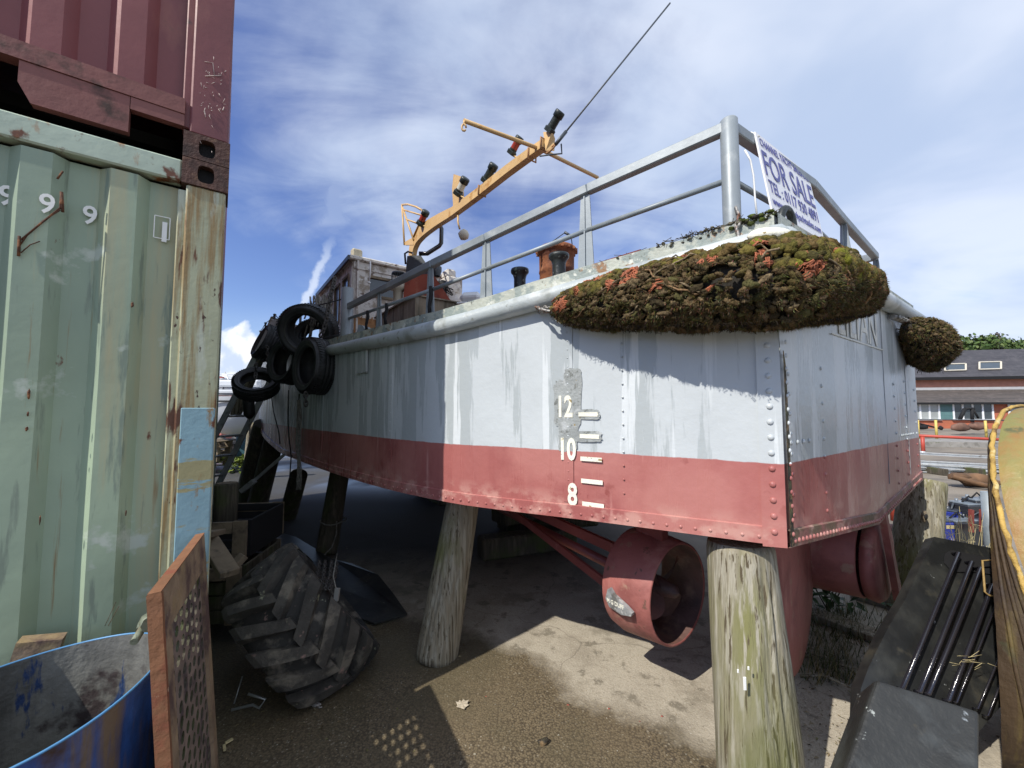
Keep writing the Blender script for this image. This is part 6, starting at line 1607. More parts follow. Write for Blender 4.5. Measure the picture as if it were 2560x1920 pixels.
fb = thing('black_slab', 'speckled black block standing upright in front of the shiny tubes', 'block', WZ(2330, 1990, 0))
a, b = W(2190, 1697, 1.30), W(2452, 1778, 1.22); c1, c2 = W(2108, 1925, 1.16), W(2452, 1960, 1.10)
mb = MB(); fbn = (b-a).cross(c1-a).normalized()
if fbn.y > 0: fbn = -fbn
vs = [a, b, c2+(c2-b)*.9, c1+(c1-a)*.9]; mb.prism(vs, fbn*-.14); o = build('slab', mb, 'speckled', fb)
bev = o.modifiers.new('Bevel', 'BEVEL'); bev.width = .012; bev.segments = 3
# ------------------------------------------------------------ rusty yellow buoy
bu = thing('mooring_buoy', 'huge rust stained yellow steel buoy with a ragged welded flange at the right edge', 'buoy', (2.5, 1.8, 0))
bc = V((2.542, 1.775, .722)); R_b = .744; az, el = .414, .258
bax = V((math.cos(el)*math.sin(az), -math.cos(el)*math.cos(az), math.sin(el)))
ex = bax.cross(up).normalized(); ey = ex.cross(bax)*1.0
mb = MB(); prof = []
for k in range(15):
    a = k/14*math.pi/2; prof.append((R_b*.985*math.cos(a)+.0001, .012+.26*math.sin(a)))
mb.lathe(prof, bc, bax, 96); build('dome', mb, 'buoy', bu)
mb = MB(); pts = []
for k in range(160):
    a = 2*math.pi*k/160; j = 1+.012*noise.noise(V((k*.35, 0, 0)))+.006*noise.noise(V((k*1.3, 4, 0))); pts.append(bc+ex*math.cos(a)*R_b*j+ey*math.sin(a)*R_b*j+bax*.006*noise.noise(V((k*.7, 9, 0))))
mb.tube(pts, [.0085+.005*noise.noise(V((k*.9, 2, 7))) for k in range(160)], 8, closed=True); build('weld_flange', mb, mat('ochre_flange', (.46, .30, .075), .75, 0, .15, 10, [((.12, .06, .02), 9, .56, .05), ((.55, .44, .20), 20, .62, .04)], .8, 60), bu)
silh = [(2474, 1085), (2469, 1110), (2469, 1200), (2473, 1320), (2482, 1460), (2493, 1620), (2501, 1764), (2506, 1920), (2512, 2080)]
mb = MB(); rim = []; back = []; far_ = []
for k in range(49):
    f = k/48; a = math.pi*(.90-1.40*f) if False else 0
    i = f*(len(silh)-1); i0 = min(int(i), len(silh)-2); px = silh[i0][0]+(silh[i0+1][0]-silh[i0][0])*(i-i0); py = silh[i0][1]+(silh[i0+1][1]-silh[i0][1])*(i-i0)
    # rim point at the same height on the left-hand half of the flange circle
    best = None
    for m_ in range(240):
        t_ = 2*math.pi*m_/240; q = bc+ex*math.cos(t_)*R_b+ey*math.sin(t_)*R_b
        if (q-bc).dot(ex) < -.02: continue
        d_ = abs((q.z-H)/q.y-(1021-py)/1000.)
        if best is None or d_ < best[0]: best = (d_, q)
    q = best[1]; Yb_ = q.y+.06; p = W(px, py, Yb_); p.z = max(p.z, -.02)
    wob = .004*noise.noise(V((k*.8, 3, 0)))
    rim.append(q); back.append(p+V((wob, 0, 0))); far_.append(p+V((.62, .50, 0)))
K_ = len(rim); vs = rim+back+far_
mb.add(vs, [(i, i+1, K_+i+1, K_+i) for i in range(K_-1)]+[(K_+i, K_+i+1, 2*K_+i+1, 2*K_+i) for i in range(K_-1)], True)
build('skirt', mb, 'buoy_side', bu)
for off in (.25, .5, .75):
    mb = MB(); mb.tube([rim[k].lerp(back[k], off)+V((-.004, -.006, 0)) for k in range(8, K_, 2)], .006, 6); build('stiffener', mb, 'buoy_side', bu)
# ------------------------------------------------------------ right middle distance
t = thing('battery_pile', 'x', 'x'); bpy.data.objects.remove(t)
bp = [(2352, 1345, 'batt_blue', .20, .17, .20, 0), (2395, 1350, 'batt_black', .26, .18, .22, .15), (2450, 1345, 'batt_black', .24, .18, .20, -.2), (2425, 1298, 'batt_black', .24, .17, .18, .1), (2385, 1290, 'batt_blue', .20, .10, .06, .5), (2445, 1276, 'batt_black', .16, .15, .12, -.1)]
for i, (px, py, m, w, d, h, rz) in enumerate(bp):
    lb = ('blue battery with a yellow label, at the left front of the pile behind the casing', 'black battery in the middle front of the pile behind the casing', 'black battery at the right front of the pile, next to the buoy', 'black battery lying on top of the front ones', 'flat blue battery on top of the pile, tilted', 'small grey topped battery highest on the pile')[i]
    zb_ = 0 if i < 3 else .22 if i < 5 else .36
    c = W(px, py, 3.75 if i < 3 else 3.85); c.z = max(zb_, .0); c.z = W(px, py, c.y).z-h*.2 if i >= 3 else max(0, W(px, py, c.y).z-.04)
    t = thing('battery', lb, 'battery', c, 'old batteries piled behind the black casing'); X = V((math.cos(rz), math.sin(rz), 0)); Y = V((-X.y, X.x, 0))
    mb = MB(); mb.box(c+up*h/2, (w, d, h), (X, Y, up), .008); build('case', mb, m, t)
    mb = MB(); mb.box(c+up*(h+.009), (w*.96, d*.92, .018), (X, Y, up), .005)
    for s_ in (-1, 1): mb.lathe([(.012, 0), (.012, .03), (.0001, .031)], c+up*(h+.015)+X*(s_*w*.36)+Y*d*.2, up, 10)
    build('lid', mb, mat('battery_lid%d' % i, (.16, .19, .22) if i % 2 else (.05, .06, .08), .3, 0, .2, 10, (), .1, 40), t)
    mb = MB(); a, b = c+up*(h+.02)-X*w*.3, c+up*(h+.02)+X*w*.3; mb.tube([a, a.lerp(b, .5)+up*.05, b], .007, 6); build('handle', mb, 'black' if i % 2 else 'dkgrey', t)
    if i == 0: mb = MB(); mb.box(c+up*h*.82-Y*(d/2+.002), (.07, .002, .03), (X, Y, up)); build('label', mb, 'straw', t)
for i, px in enumerate((2420, 2465)):
    pass
t = thing('steel_post', 'grey steel post standing behind the batteries beside the buoy', 'post', WZ(2470, 1420, 0)); mb = MB(); a = W(2470, 1230, 3.4); mb.tube([V((a.x, a.y, 0)), a], .045, 14); build('pipe', mb, 'rail', t)
t = thing('battery_rack', 'small red steel frame holding the batteries', 'rack', W(2430, 1340, 3.62)); mb = MB()
for px in (2428, 2455): mb.beam(W(px, 1274, 3.62), W(px, 1330, 3.62), .03, .02)
build('uprights', mb, mat('frame_rust_red', (.20, .04, .03), .7, 0, .2, 10, (), .3, 60), t)
mb = MB(); mb.use('straw')
for k in range(30):
    bx_ = rnd.choice([W(2400, 1400, 3.3), W(2436, 1400, 3.2), W(2415, 1410, 3.25)]); q = V((bx_.x+rnd.gauss(0, .05), bx_.y+rnd.gauss(0, .04), .0)); L_ = rnd.uniform(.25, .68); e = q+V((rnd.gauss(0, .12), rnd.gauss(0, .05), L_)); mb.tube([q, q.lerp(e, .5)+V((rnd.gauss(0, .012), 0, .01)), e], .0018, 3, False)
    if k % 5 == 0:
        for j in range(9):
            a = rnd.uniform(0, 6.28); mb.tube([e, e+V((math.cos(a)*.07, rnd.gauss(0, .01), math.sin(a)*.07))], .0014, 3, False)
props(build('dry_weeds', mb, None, recalc=False), 'dry straw coloured weed stalks growing in front of the batteries', 'weeds', None, 'stuff')
# pale kerb slabs, channel and planks by the far post
t = thing('concrete_slab', 'pale concrete slab lying between the rudder and the far timber post', 'slab', WZ(2215, 1500, 0)); mb = MB(); a = W(2165, 1390, 3.35); b = W(2262, 1398, 3.20); mb.beam(V((a.x, a.y, a.z-.05)), V((b.x, b.y, b.z-.05)), .30, .07, bev=.008); build('slab', mb, 'concrete', t)
t = thing('metal_channel', 'silver metal channel lying below the pale concrete slab', 'channel', W(2200, 1430, 3.0)); mb = MB(); mb.beam(W(2160, 1418, 3.1), W(2262, 1440, 2.95), .06, .04); build('channel', mb, 'steel', t)
t = thing('concrete_block', 'grey concrete block under the metal channel by the far post', 'block', WZ(2240, 1500, 0)); mb = MB(); a = W(2225, 1475, 3.05); mb.box(V((a.x+.02, a.y+.1, a.z*.5)), (.5, .25, max(.1, a.z)), (td, ta, up), .01); build('block', mb, 'concrete', t)
t = thing('plank', 'long grey plank lying on the ground behind the near timber post', 'plank', WZ(2100, 1560, 0)); mb = MB(); mb.beam(WZ(2025, 1530, .03), WZ(2215, 1600, .03), .14, .04, bev=.004); build('board', mb, 'wood_post', t)
for i, (a, b) in enumerate((((2000, 1690), (2160, 1735)), ((2010, 1640), (2150, 1690)))):
    t = thing('branch', ('thin dead branch on the dark ground, nearer the speckled block', 'thin dead branch on the dark ground, just behind the other one')[i], 'branch', WZ(*a, 0), 'dead branches on the ground'); mb = MB(); p, q = WZ(*a, .015), WZ(*b, .02); mb.tube([p, p.lerp(q, .4)+V((.02, .03, .02)), q], [.008, .007, .004], 6)
    for k in range(5): o = p.lerp(q, rnd.random()); mb.tube([o, o+V((rnd.uniform(-.1, .1), rnd.uniform(-.12, .12), rnd.uniform(0, .05)))], .003, 4)
    build('twig', mb, 'wood_post', t)
mb = MB(); mb.use('leafy')
for k in range(900):
    px = rnd.gauss(2080, 60); Y = rnd.uniform(2.15, 2.9); w = W(px, 1500, Y); x, y = w.x, w.y
    h = rnd.uniform(.03, .16); a = rnd.uniform(0, 6.28); e = V((x+math.cos(a)*h*.6, y+math.sin(a)*h*.6, h)); mb.c = rnd.choice([(.06, .08, .02), (.10, .11, .03), (.04, .06, .015), (.22, .18, .08)])
    s_ = V((-math.sin(a), math.cos(a), 0))*.0025; mb.add([V((x, y, 0))-s_, V((x, y, 0))+s_, e], [(0, 1, 2)])
props(build('grass', mb, None, recalc=False), 'rough dark grass growing in the shade under the stern', 'grass', None, 'stuff')
def leafplant(name, label, cat, c, n, rad, hh, cols, size, stems=6):
    t = thing(name, label, cat, c); mb = MB(); mb.use('leafy'); st = MB()
    for k in range(stems):
        a = rnd.uniform(0, 6.28); st.tube([V(c), V(c)+V((math.cos(a)*rad*.4, math.sin(a)*rad*.4, hh*.6)), V(c)+V((math.cos(a)*rad*.8, math.sin(a)*rad*.8, hh*.9))], .004, 4)
    for k in range(n):
        q = V(c)+V((rnd.gauss(0, rad*.5), rnd.gauss(0, rad*.35), hh*rnd.random()**.7)); d = V((rnd.gauss(0, 1), rnd.gauss(0, 1), rnd.gauss(.1, .6))).normalized(); s_ = d.cross(up).normalized(); L_ = size*rnd.uniform(.6, 1.2); mb.c = rnd.choice(cols)
        mb.add([q, q+d*L_*.5+s_*L_*.3+up*L_*.05, q+d*L_-up*L_*.12, q+d*L_*.5-s_*L_*.3+up*L_*.05], [(0, 1, 2), (0, 2, 3)])
    build('stems', st, 'bark', t); build('leaves', mb, None, t, recalc=False); return t
leafplant('bramble', 'dark green bramble leaves growing between the rudder and the far post', 'plant', WZ(2165, 1590, 0)+V((0, .3, 0)), 130, .26, .36, [(.035, .085, .02), (.05, .11, .025), (.03, .06, .018)], .10)
mb = MB()
t = thing('rusty_pipe', 'dull red rusty pipe lying on the ground beyond the rudder', 'pipe', WZ(2220, 1330, 0)); a = W(2180, 1325, 4.4); b = W(2262, 1340, 4.2); mb.tube([V((a.x, a.y, .12)), V((b.x, b.y, .12))], .10, 14); build('pipe', mb, mat('dull_red_pipe', (.16, .07, .055), .7, 0, .2, 6, (), .3, 40), t)
t = thing('red_stand', 'bright red metal stand seen between the hull and the far post', 'stand', W(2225, 1300, 5.2)); mb = MB(); a = W(2228, 1180, 5.2); mb.tube([V((a.x, a.y, 0)), a], .035, 8); a = W(2240, 1180, 5.2); mb.tube([V((a.x, a.y, 0)), a], .025, 8); mb.beam(W(2190, 1316, 5.1), W(2262, 1322, 5.1), .02, .02); build('frame', mb, 'redpaint', t)
# long steel beams on the yard
for i, (a, b, w) in enumerate((((2296, 1160), (2480, 1170), .10), ((2317, 1153), (2460, 1160), .07), ((2296, 1178), (2480, 1191), .10), ((2300, 1168), (2476, 1176), .06), ((2296, 1131), (2470, 1140), .06))):
    lb = ('long white steel beam, upper of the two thick ones lying across the yard', 'thin white steel beam furthest up the stack of beams', 'long white steel beam nearest, lowest in the view', 'thin white steel beam between the two thick ones', 'thin pale rail standing apart above the stack of beams')[i]
    t = thing('steel_beam', lb, 'beam', W(*a, 9.0), 'steel beams lying across the yard'); mb = MB(); p, q = W(*a, 9.0), W(*b, 8.9); d = (q-p).normalized(); p -= d*.6; q += d*2.2
    mb.beam(p, q, w, w*.25); mb.beam(p-up*w*.35, q-up*w*.35, w*.2, w*.5); mb.beam(p-up*w*.7, q-up*w*.7, w, w*.25); build('girder', mb, 'steel', t)
t = thing('trestle', 'low dark trestle carrying the steel beams', 'trestle', WZ(2420, 1215, 0)); mb = MB(); a = W(2400, 1200, 8.7)
for px in (2330, 2420, 2500): q = W(px, 1195, 8.9); mb.box(V((q.x, q.y, .07)), (.12, .6, .14), None, .01); build('bearer', mb, 'wood_dark', t); mb = MB()
t = thing('scrap_metal', 'rusty brown machine part lying in front of the steel beams', 'scrap', WZ(2430, 1210, 0)); mb = MB()
for px, py, sx in ((2400, 1192, .22), (2440, 1200, .34), (2468, 1208, .24)): q = W(px, py, 7.4); mb.ico(V((q.x, q.y, max(.06, q.z))), sx, (1, .5, .35), None, .15, 2)
mb.tube([W(2380, 1190, 7.3), W(2430, 1205, 7.2), W(2475, 1216, 7.1)], .04, 8); build('casting', mb, mat('scrap_rust', (.14, .075, .035), .8, 0, .3, 5, (), .4, 30), t)
# red and yellow railings along the dock
t = thing('dock_railing', 'red tubular railing with a painted post running across the yard', 'railing', W(2300, 1095, 13)); mb = MB(); p, q = W(2294, 1089, 13), W(2480, 1098, 12.4); d = (q-p); mb.tube([p-d*.2, q+d*.6], .045, 8); build('rail', mb, 'redpaint', t)
mb = MB(); a = W(2306, 1092, 12.9); mb.tube([V((a.x, a.y, 0)), a], .05, 8); build('post', mb, 'redpaint', t); mb = MB(); mb.tube([W(2306, 1128, 12.85), W(2306, 1140, 12.85)], .07, 8); build('clamp', mb, 'steel', t)
t = thing('yellow_railing', 'yellow railing posts with a dark rail in front of the brick building', 'railing', W(2340, 1090, 19)); mb = MB(); mb.tube([W(2280, 1048, 19.3), W(2620, 1052, 18.0)], .03, 6); build('rail', mb, 'dkgrey', t)
for px in (2294, 2339, 2463, 2590):
    mb = MB(); a = W(px, 1050, 19); mb.tube([V((a.x, a.y, -.0)), a], .05, 8); build('post', mb, 'yellowpaint', t)
mb = MB(); mb.box((18.5, 15.2, .10), (26, 1.6, .20), (V((.985, -.17, 0)), V((.17, .985, 0)), up)); t = props(build('quay_edge', mb, 'concrete', None, loc=(18.5, 15.2, 0)), 'low dark quay edge running in front of the railings', 'quay')
# anchor gear by the wall
t = thing('anchor', 'black anchor and stock lying against the brick wall', 'anchor', W(2325, 1070, 24)); mb = MB(); mb.tube([W(2296, 1058, 24), W(2355, 1073, 24)], .05, 6); mb.ico(W(2308, 1068, 24), .22, (1.4, .5, .7), None, .2, 2); mb.ico(W(2352, 1070, 24), .15, (1, .5, .8), None, .2, 2); build('shank', mb, 'black', t)
t = thing('anchor', 'rusty brown anchor with a black upright shank, in front of the middle windows', 'anchor', W(2420, 1075, 22)); mb = MB(); mb.use(mat('anchor_rust', (.15, .08, .055), .8, 0, .3, 3, (), .4, 20)); mb.ico(W(2400, 1068, 22), .42, (1.2, .5, .6), None, .15, 2); mb.ico(W(2445, 1066, 22), .40, (1.3, .5, .55), None, .15, 2); mb.use('black').tube([W(2431, 1055, 22), W(2430, 1020, 22)], .08, 6); mb.tube([W(2412, 1022, 22), W(2434, 1021, 22)], .07, 6); mb.tube([W(2412, 1022, 22), W(2400, 1048, 22)], .09, 6); mb.tube([W(2434, 1024, 22), W(2446, 1046, 22)], .05, 6); build('flukes', mb, None, t)
# ------------------------------------------------------------ brick building
o0 = V((27.6, 29.5, 0)); bd = V((.975, -.22, 0)).normalized(); bn = V((bd.y, -bd.x, 0))
if bn.y > 0: bn = -bn
def hz(py, Y=28.5): return H+(1021-py)/1000*Y
b_ = thing('brick_building', 'long orange brick building with slate roofs, white windows and two roof windows', 'building', o0)
def bP(s, z, o=0.0): return o0+bd*s+bn*o+up*z
L1 = 26.0; zE = hz(1003); zF = hz(968)
mb = MB(); mb.box(bP(L1/2-4, zE/2, -2), (L1, 4, zE), (bd, bn, up)); wall_ = build('wall', mb, 'brick', b_)
mb = MB(); zt2 = hz(940)
mb.box(bP(L1/2-4, (zF+zt2)/2-.2, -6), (L1, 6, zt2-zF+.8), (bd, bn, up)); build('upper_wall', mb, 'brick2', b_)
mb = MB(); mb.add([bP(-4.2, zE-.10, .35), bP(L1-4, zE-.10, .35), bP(L1-4, zF-.05, -3), bP(-4.2, zF-.05, -3), bP(-4.2, zE-.22, .35), bP(L1-4, zE-.22, .35), bP(L1-4, zF-.3, -3), bP(-4.2, zF-.3, -3)], [(0, 1, 2, 3), (4, 5, 1, 0), (7, 6, 5, 4), (0, 3, 7, 4)]); build('lower_roof', mb, 'tile', b_)
mb = MB(); mb.beam(bP(-4.2, zE-.16, .42), bP(L1-4, zE-.16, .42), .14, .14); build('gutter', mb, 'black', b_)
mb = MB(); mb.beam(bP(-4.2, zF+.02, -2.93), bP(L1-4, zF+.02, -2.93), .10, .20); build('flashing', mb, 'lead', b_)
zr_ = hz(873, 33); ze_ = zt2+.10
mb = MB(); mb.add([bP(-4.3, ze_, -2.6), bP(L1-4, ze_, -2.6), bP(L1-4, zr_, -6.2), bP(-4.3, zr_, -6.2), bP(L1-4, ze_, -9.8), bP(-4.3, ze_, -9.8)], [(0, 1, 2, 3), (3, 2, 4, 5), (0, 3, 5)]); upr = build('upper_roof', mb, 'slate', b_)
mb = MB(); mb.beam(bP(-4.3, ze_-.1, -2.55), bP(L1-4, ze_-.1, -2.55), .12, .22); build('eaves_board', mb, 'black', b_)
def roofpt(px, py, o=0.0):
    a, b, c = bP(0, ze_, -2.6), bP(1, ze_, -2.6), bP(0, zr_, -6.2); n = (b-a).cross(c-a).normalized()
    if n.z < 0: n = -n
    return WPl(px, py, a+n*o, n), n
for px0, px1, yt, yb in ((2362, 2414, 911, 927), (2448, 2502, 906, 924)):
    q = [roofpt(px0, yt, .06)[0], roofpt(px1, yt-1.5, .06)[0], roofpt(px1, yb-1.5, .06)[0], roofpt(px0, yb, .06)[0]]; n = roofpt(px0, yt)[1]
    mb = MB(); mb.prism(q, -n*.08); rl = build('roof_window', mb, 'glass', b_)
    mb = MB()
    for i in range(4): mb.beam(q[i]+n*.02, q[(i+1) % 4]+n*.02, .10, .06, n)
    part_of('frame', mb, 'cream', rl)
def facepx(px, py=1030): return (WPl(px, py, o0, bn)-o0).dot(bd)
zs_, zh_ = hz(1049), hz(1009)
def windows(px0, px1, muls, lit):
    s0, s1 = facepx(px0), facepx(px1)
    mb = MB(); mb.box(bP((s0+s1)/2, (zs_+zh_)/2, .02), (s1-s0, .05, zh_-zs_), (bd, bn, up)); w = build('window', mb, 'glass_lit' if lit else 'glass', b_)
    mb = MB()
    for m_ in [px0]+muls+[px1]: s = facepx(m_); mb.box(bP(s, (zs_+zh_)/2, .06), (.10, .06, zh_-zs_), (bd, bn, up))
    mb.box(bP((s0+s1)/2, zs_, .09), (s1-s0+.2, .14, .09), (bd, bn, up)); mb.box(bP((s0+s1)/2, zh_, .062), (s1-s0, .06, .07), (bd, bn, up)); part_of('frame', mb, 'upvc', w)
windows(2270, 2346, [2299, 2322], True); windows(2382, 2480, [2405, 2430, 2455], False); windows(2521, 2575, [2555], True)
s0, s1 = facepx(2346), facepx(2382); mb = MB(); mb.box(bP((s0+s1)/2, (zs_+zh_)/2, .03), (s1-s0-.1, .05, zh_-zs_), (bd, bn, up)); build('boarding', mb, 'teal', b_)
# ------------------------------------------------------------ trees
LV = [(.045, .085, .02), (.07, .115, .03), (.09, .14, .035), (.035, .065, .02), (.12, .16, .05)]
def tree(label, base, h, rad, n, seed, cols=LV, trunk_f=.80, leaf=.35, flat=1.0):
    rr = random.Random(seed); t = thing('tree', label, 'tree', base, 'trees rising behind the buildings'); base = V(base)
    mb = MB(); mb.tube([base, base+up*h*.4, base+up*h*.8], [h*.03, h*.022, h*.008], 8)
    cl = []
    for k in range(11):
        a = rr.uniform(0, 6.28); z = h*rr.uniform(trunk_f, .97); q = base+V((math.cos(a)*rad*rr.uniform(.2, .75), math.sin(a)*rad*rr.uniform(.2, .75), z)); cl.append((q, rad*rr.uniform(.28, .5))); mb.tube([base+up*z*.7, q], [h*.01, h*.004], 5)
    build('trunk', mb, 'bark', t); mb = MB(); mb.use('leafy')
    for k in range(n):
        c, r = rr.choice(cl); d = V((rr.gauss(0, 1), rr.gauss(0, 1), rr.gauss(0, 1))).normalized(); q = c+d*r*rr.random()**.4; q.z = min(q.z, base.z+h*1.05)
        a = V((rr.gauss(0, 1), rr.gauss(0, 1), rr.gauss(0, 1))).normalized(); b = a.cross(d+V((.01, 0, 0))).normalized(); s_ = leaf*rr.uniform(.5, 1.1); mb.c = rr.choice(cols)
        mb.add([q-a*s_*.5, q+b*s_*.35, q+a*s_*.5, q-b*s_*.35], [(0, 1, 2, 3)])
    build('crown', mb, None, t, recalc=False)
TB = [(2372, 842, 4.6, 'rounded green tree at the left end of the row behind the slate roof'), (2420, 850, 4.2, 'lower green tree second from the left behind the slate roof'), (2462, 846, 4.4, 'bright green tree in the middle of the row behind the slate roof'), (2508, 862, 3.2, 'small green tree right of the spindly one behind the slate roof')]
for i, (px, py, rd, lb) in enumerate(TB):
    Y = 58; top = W(px, py, Y); tree(lb, (top.x, Y, 0), top.z, rd, 2600, 60+i, leaf=.6)
top = W(2490, 826, 55); tree('spindly purplish tree standing above the others behind the slate roof', (top.x, 55, 0), top.z, 1.1, 260, 77, [(.12, .09, .09), (.10, .11, .06)], .6, .35)
top = W(2585, 852, 56); tree('dark tree just at the right edge behind the slate roof', (top.x, 56, 0), top.z, 1.8, 400, 78, [(.09, .05, .06), (.06, .08, .03)], .5, .4)
# ------------------------------------------------------------ left background
yt = thing('sailing_yacht', 'white sailing yacht hull with a black stripe standing ashore beyond the container', 'yacht', (-5.6, 9.3, 0))
def yp(px, py, Y): return W(px, py, Y)
mb = MB(); n = 16
secs = []
A0, A1 = W(505, 990, 9.6), W(700, 985, 9.2)
for i in range(n+1):
    f = i/n; p = A0.lerp(A1, f); zt = zat(993, 9.4); hw = .75*math.sin(math.pi*min(.98, .12+f*.8))**.6; dep = .80*math.sin(math.pi*(.10+.80*f))**.7+.12
    row = []
    for k in range(9):
        a = math.pi*k/8; row.append(V((p.x, p.y, zt))+V((0, -math.cos(a)*hw, -math.sin(a)*dep)))
    secs += row
mb.add(secs, [(i*9+k, (i+1)*9+k, (i+1)*9+k+1, i*9+k+1) for i in range(n) for k in range(8)], True)
o = build('hull', mb, 'yachtwhite', yt)
mb = MB(); mb.box((( A0+A1)/2)+up*.05, ((A1-A0).length, 1.4, .09), None, .02); mb.box(((A0+A1)/2)+up*.25, (1.4, .9, .16), None, .04); build('deck', mb, 'yachtwhite', yt)
mb = MB(); p, q = W(505, 1003, 8.62), W(690, 1003, 8.62); mb.beam(p, q, .02, .035); build('stripe', mb, 'black', yt)
mb = MB(); c = (A0+A1)/2; mb.box(V((c.x+.25, c.y, .55)), (.6, .12, .7), None, .05); build('keel', mb, 'yachtblue', yt)
mb = MB()
for px in (560, 578, 600): a = W(px-14, 982, 9.3); b = W(px-38, 930, 9.3); mb.tube([a, b], .014, 5)
mb.tube([W(500, 934, 9.3), W(620, 938, 9.3)], .012, 5); mb.tube([W(500, 936, 9.3), W(620, 946, 9.3)], .010, 5)
build('guard_rail', mb, 'steel', yt)
ld = thing('ladder', 'aluminium ladder leaning up towards the bow behind the flat hanging tyre', 'ladder', WZ(490, 1200, 0)); 
la, lb_ = W(536, 1092, 4.72), W(686, 800, 4.95); dl = (lb_-la).normalized(); la2 = la-dl*.9
for s_ in (0, .34):
    mb = MB(); mb.beam(la2+V((s_*.35, s_*.95, 0)), lb_+V((s_*.35, s_*.95, 0)), .065, .028, V((.3, -.8, .2)), bev=.004); build('stile', mb, 'alu', ld)
for k in range(9):
    mb = MB(); q = la2.lerp(lb_, (k+.5)/9.5); mb.tube([q, q+V((.12, .32, 0))], .014, 8); build('rung', mb, 'alu', ld)
def pallet(c, rz, lb, grp='pallets stacked beyond the container'):
    t = thing('pallet', lb, 'pallet', c, grp); X = V((math.cos(rz), math.sin(rz), 0)); Y = V((-X.y, X.x, 0)); c = V(c)
    mb = MB()
    for k in range(7): mb.box(c+X*(-.52+k*.173)+up*.135, (.12, 1.0, .022), (X, Y, up))
    build('deck_boards', mb, 'plank', t); mb = MB()
    for y in (-.45, 0, .45):
        mb.box(c+Y*y+up*.112, (1.16, .10, .022), (X, Y, up))
        for x in (-.52, 0, .52): mb.box(c+Y*y+X*x+up*.055, (.12, .10, .09), (X, Y, up))
        mb.box(c+Y*y+up*.008, (1.16, .10, .016), (X, Y, up))
    build('bearers', mb, 'plank', t)
pc = W(548, 1110, 9.0)
ords = ['bottom', 'second from the bottom', 'third from the bottom', 'fourth from the bottom', 'fifth from the bottom', 'topmost']
for k in range(4): pallet((pc.x-.55+.03*(k % 2), 9.3, .0+.145*k+.12), .05*(k % 3), 'brown wooden pallet, %s in the stack beyond the container' % (ords[k] if k < 3 else 'topmost'))
pst = timber('pale timber post standing in the yard beyond the bow', WZ(618, 1195, 0), W(632, 1060, 8.0), .09, .085, 'wood_post', 81, group='timber posts in the yard')
leafplant('weed_clump', 'bright yellow green weed clump at the foot of the pale post', 'plant', WZ(612, 1180, 0), 420, .38, .32, [(.14, .19, .03), (.20, .24, .05), (.10, .14, .03)], .14)
mb = MB(); mb.use('leafy')
for k in range(1600):
    x = rnd.uniform(-19, -8.0); y = rnd.uniform(15, 24); h = rnd.uniform(.05, .35); a = rnd.uniform(0, 6.28); mb.c = rnd.choice([(.12, .15, .03), (.17, .17, .05), (.09, .11, .03), (.24, .21, .09)])
    s_ = V((math.cos(a), math.sin(a), 0))*.07; e = V((x+rnd.gauss(0, .08), y, h)); mb.add([V((x, y, 0))-s_, V((x, y, 0))+s_, e], [(0, 1, 2)])
props(build('grass', mb, None, recalc=False), 'strip of rough green grass beyond the wet yard on the left', 'grass', None, 'stuff')
t = thing('boat_trailer', 'low silver boat trailer with a white number plate beyond the pallets', 'trailer', W(590, 1060, 15)); mb = MB(); mb.beam(W(560, 1052, 15), W(625, 1062, 15), .12, .10); mb.beam(W(555, 1060, 14.5), W(620, 1066, 14.5), .12, .10); mb.ico(W(575, 1040, 15.2), .35, (1.6, .6, .35), None, .05, 2); build('chassis', mb, 'steel', t); mb = MB(); mb.box(W(611, 1060, 14.2), (.22, .02, .12)); build('number_plate', mb, 'white_paint', t)
mb = MB(); 
for s_ in (-1, 1): q = W(572+20*s_, 1070, 14.8); mb.lathe([(.0001, -.06), (.2, -.06), (.2, .06), (.0001, .06)], V((q.x, q.y, .22)), (0, 1, 0), 16)
build('wheel', mb, 'rubber', t)
t = thing('red_digger', 'red machine arm with a grey bucket on the skyline beyond the yacht', 'digger', W(548, 950, 22)); mb = MB(); mb.beam(W(520, 985, 22), W(548, 945, 22), .5, .45); mb.beam(W(548, 945, 22), W(560, 958, 22), .3, .3); mb.box(W(530, 975, 22), (1.2, 1, 1.0)); arm = build('arm', mb, 'redpaint', t); mb = MB(); mb.box(W(562, 962, 22), (.35, .8, .7), None, .05); build('bucket', mb, 'alu', t)
t = thing('red_hull', 'faded red boat hull far off behind the guard rails of the yacht', 'boat', W(545, 982, 26)); mb = MB(); q = W(550, 975, 26); mb.box(V((q.x, q.y, q.z-.6)), (3.6, 1.5, 2.2), None, .4); build('hull', mb, 'red_chip', t)
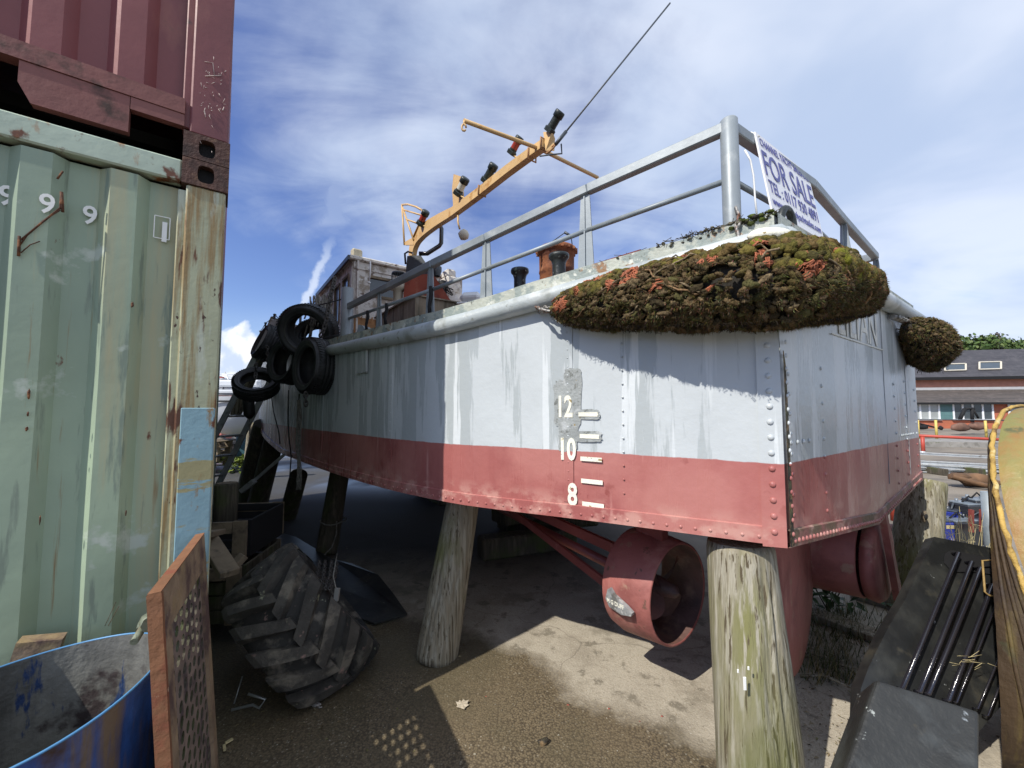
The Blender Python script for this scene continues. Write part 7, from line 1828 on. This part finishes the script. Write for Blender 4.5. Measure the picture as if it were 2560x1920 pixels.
t = thing('red_shed', 'low pinkish shed panel behind the yacht hull', 'shed', W(540, 1020, 14)); mb = MB(); q = W(530, 1021, 16); mb.box(V((q.x, q.y, .9)), (1.7, 1.2, 1.6)); build('panel', mb, mat('pink_panel', (.42, .14, .11), .7, 0, .1, 3, (), .1, 20), t); mb = MB(); mb.box(V((q.x, q.y, 1.74)), (1.8, 1.3, .07)); build('roof', mb, 'dkgrey', t)
# distant land
mb = MB(); vs = []; n = 80
for k in range(n+1):
    a = math.pi*(.12+.76*k/n); d = 420; z = 9+7*noise.noise(V((k*.13, 0, 0)))+3*noise.noise(V((k*.6, 3, 0))); vs += [V((math.cos(a)*d, math.sin(a)*d, -1)), V((math.cos(a)*(d+60), math.sin(a)*(d+60), z)), V((math.cos(a)*(d+160), math.sin(a)*(d+160), -1))]
mb.add(vs, [(i*3+j, i*3+j+1, (i+1)*3+j+1, (i+1)*3+j) for i in range(n) for j in (0, 1)], True)
struct('hills', mb, mat('far_hill', (.07, .10, .05), .9, 0, .2, .02, (), 0, 1))
mb = MB(); mb.use('leafy')
for k in range(520):
    if k < 260: c = WZ(rnd.gauss(2010, 90), rnd.uniform(1640, 1900), .004)
    elif k < 420: c = WZ(rnd.uniform(540, 1050), rnd.gauss(1790, 60), .004)
    else:
        a = rnd.uniform(0, 6.28); b0 = rnd.choice([WZ(1086, 1655, 0), WZ(1908, 1990, 0), WZ(815, 1385, 0)]); c = b0+V((math.cos(a), math.sin(a), 0))*rnd.uniform(.12, .24)+V((0, 0, .004))
    s_ = rnd.uniform(.004, .012); a = rnd.uniform(0, 6.28); d = V((math.cos(a), math.sin(a), rnd.uniform(-.1, .3))); e = V((-d.y, d.x, rnd.uniform(-.2, .2)))*rnd.uniform(.15, .5)
    mb.c = rnd.choice([(.20, .15, .08), (.12, .09, .05), (.30, .25, .15), (.07, .055, .035), (.16, .15, .06)])
    mb.add([c-d*s_, c+e*s_+V((0, 0, .002)), c+d*s_, c-e*s_], [(0, 1, 2, 3)])
props(build('leaf_litter', mb, None, recalc=False), 'scraps of dead leaf and straw scattered on the ground round the posts', 'leaf litter', None, 'stuff')
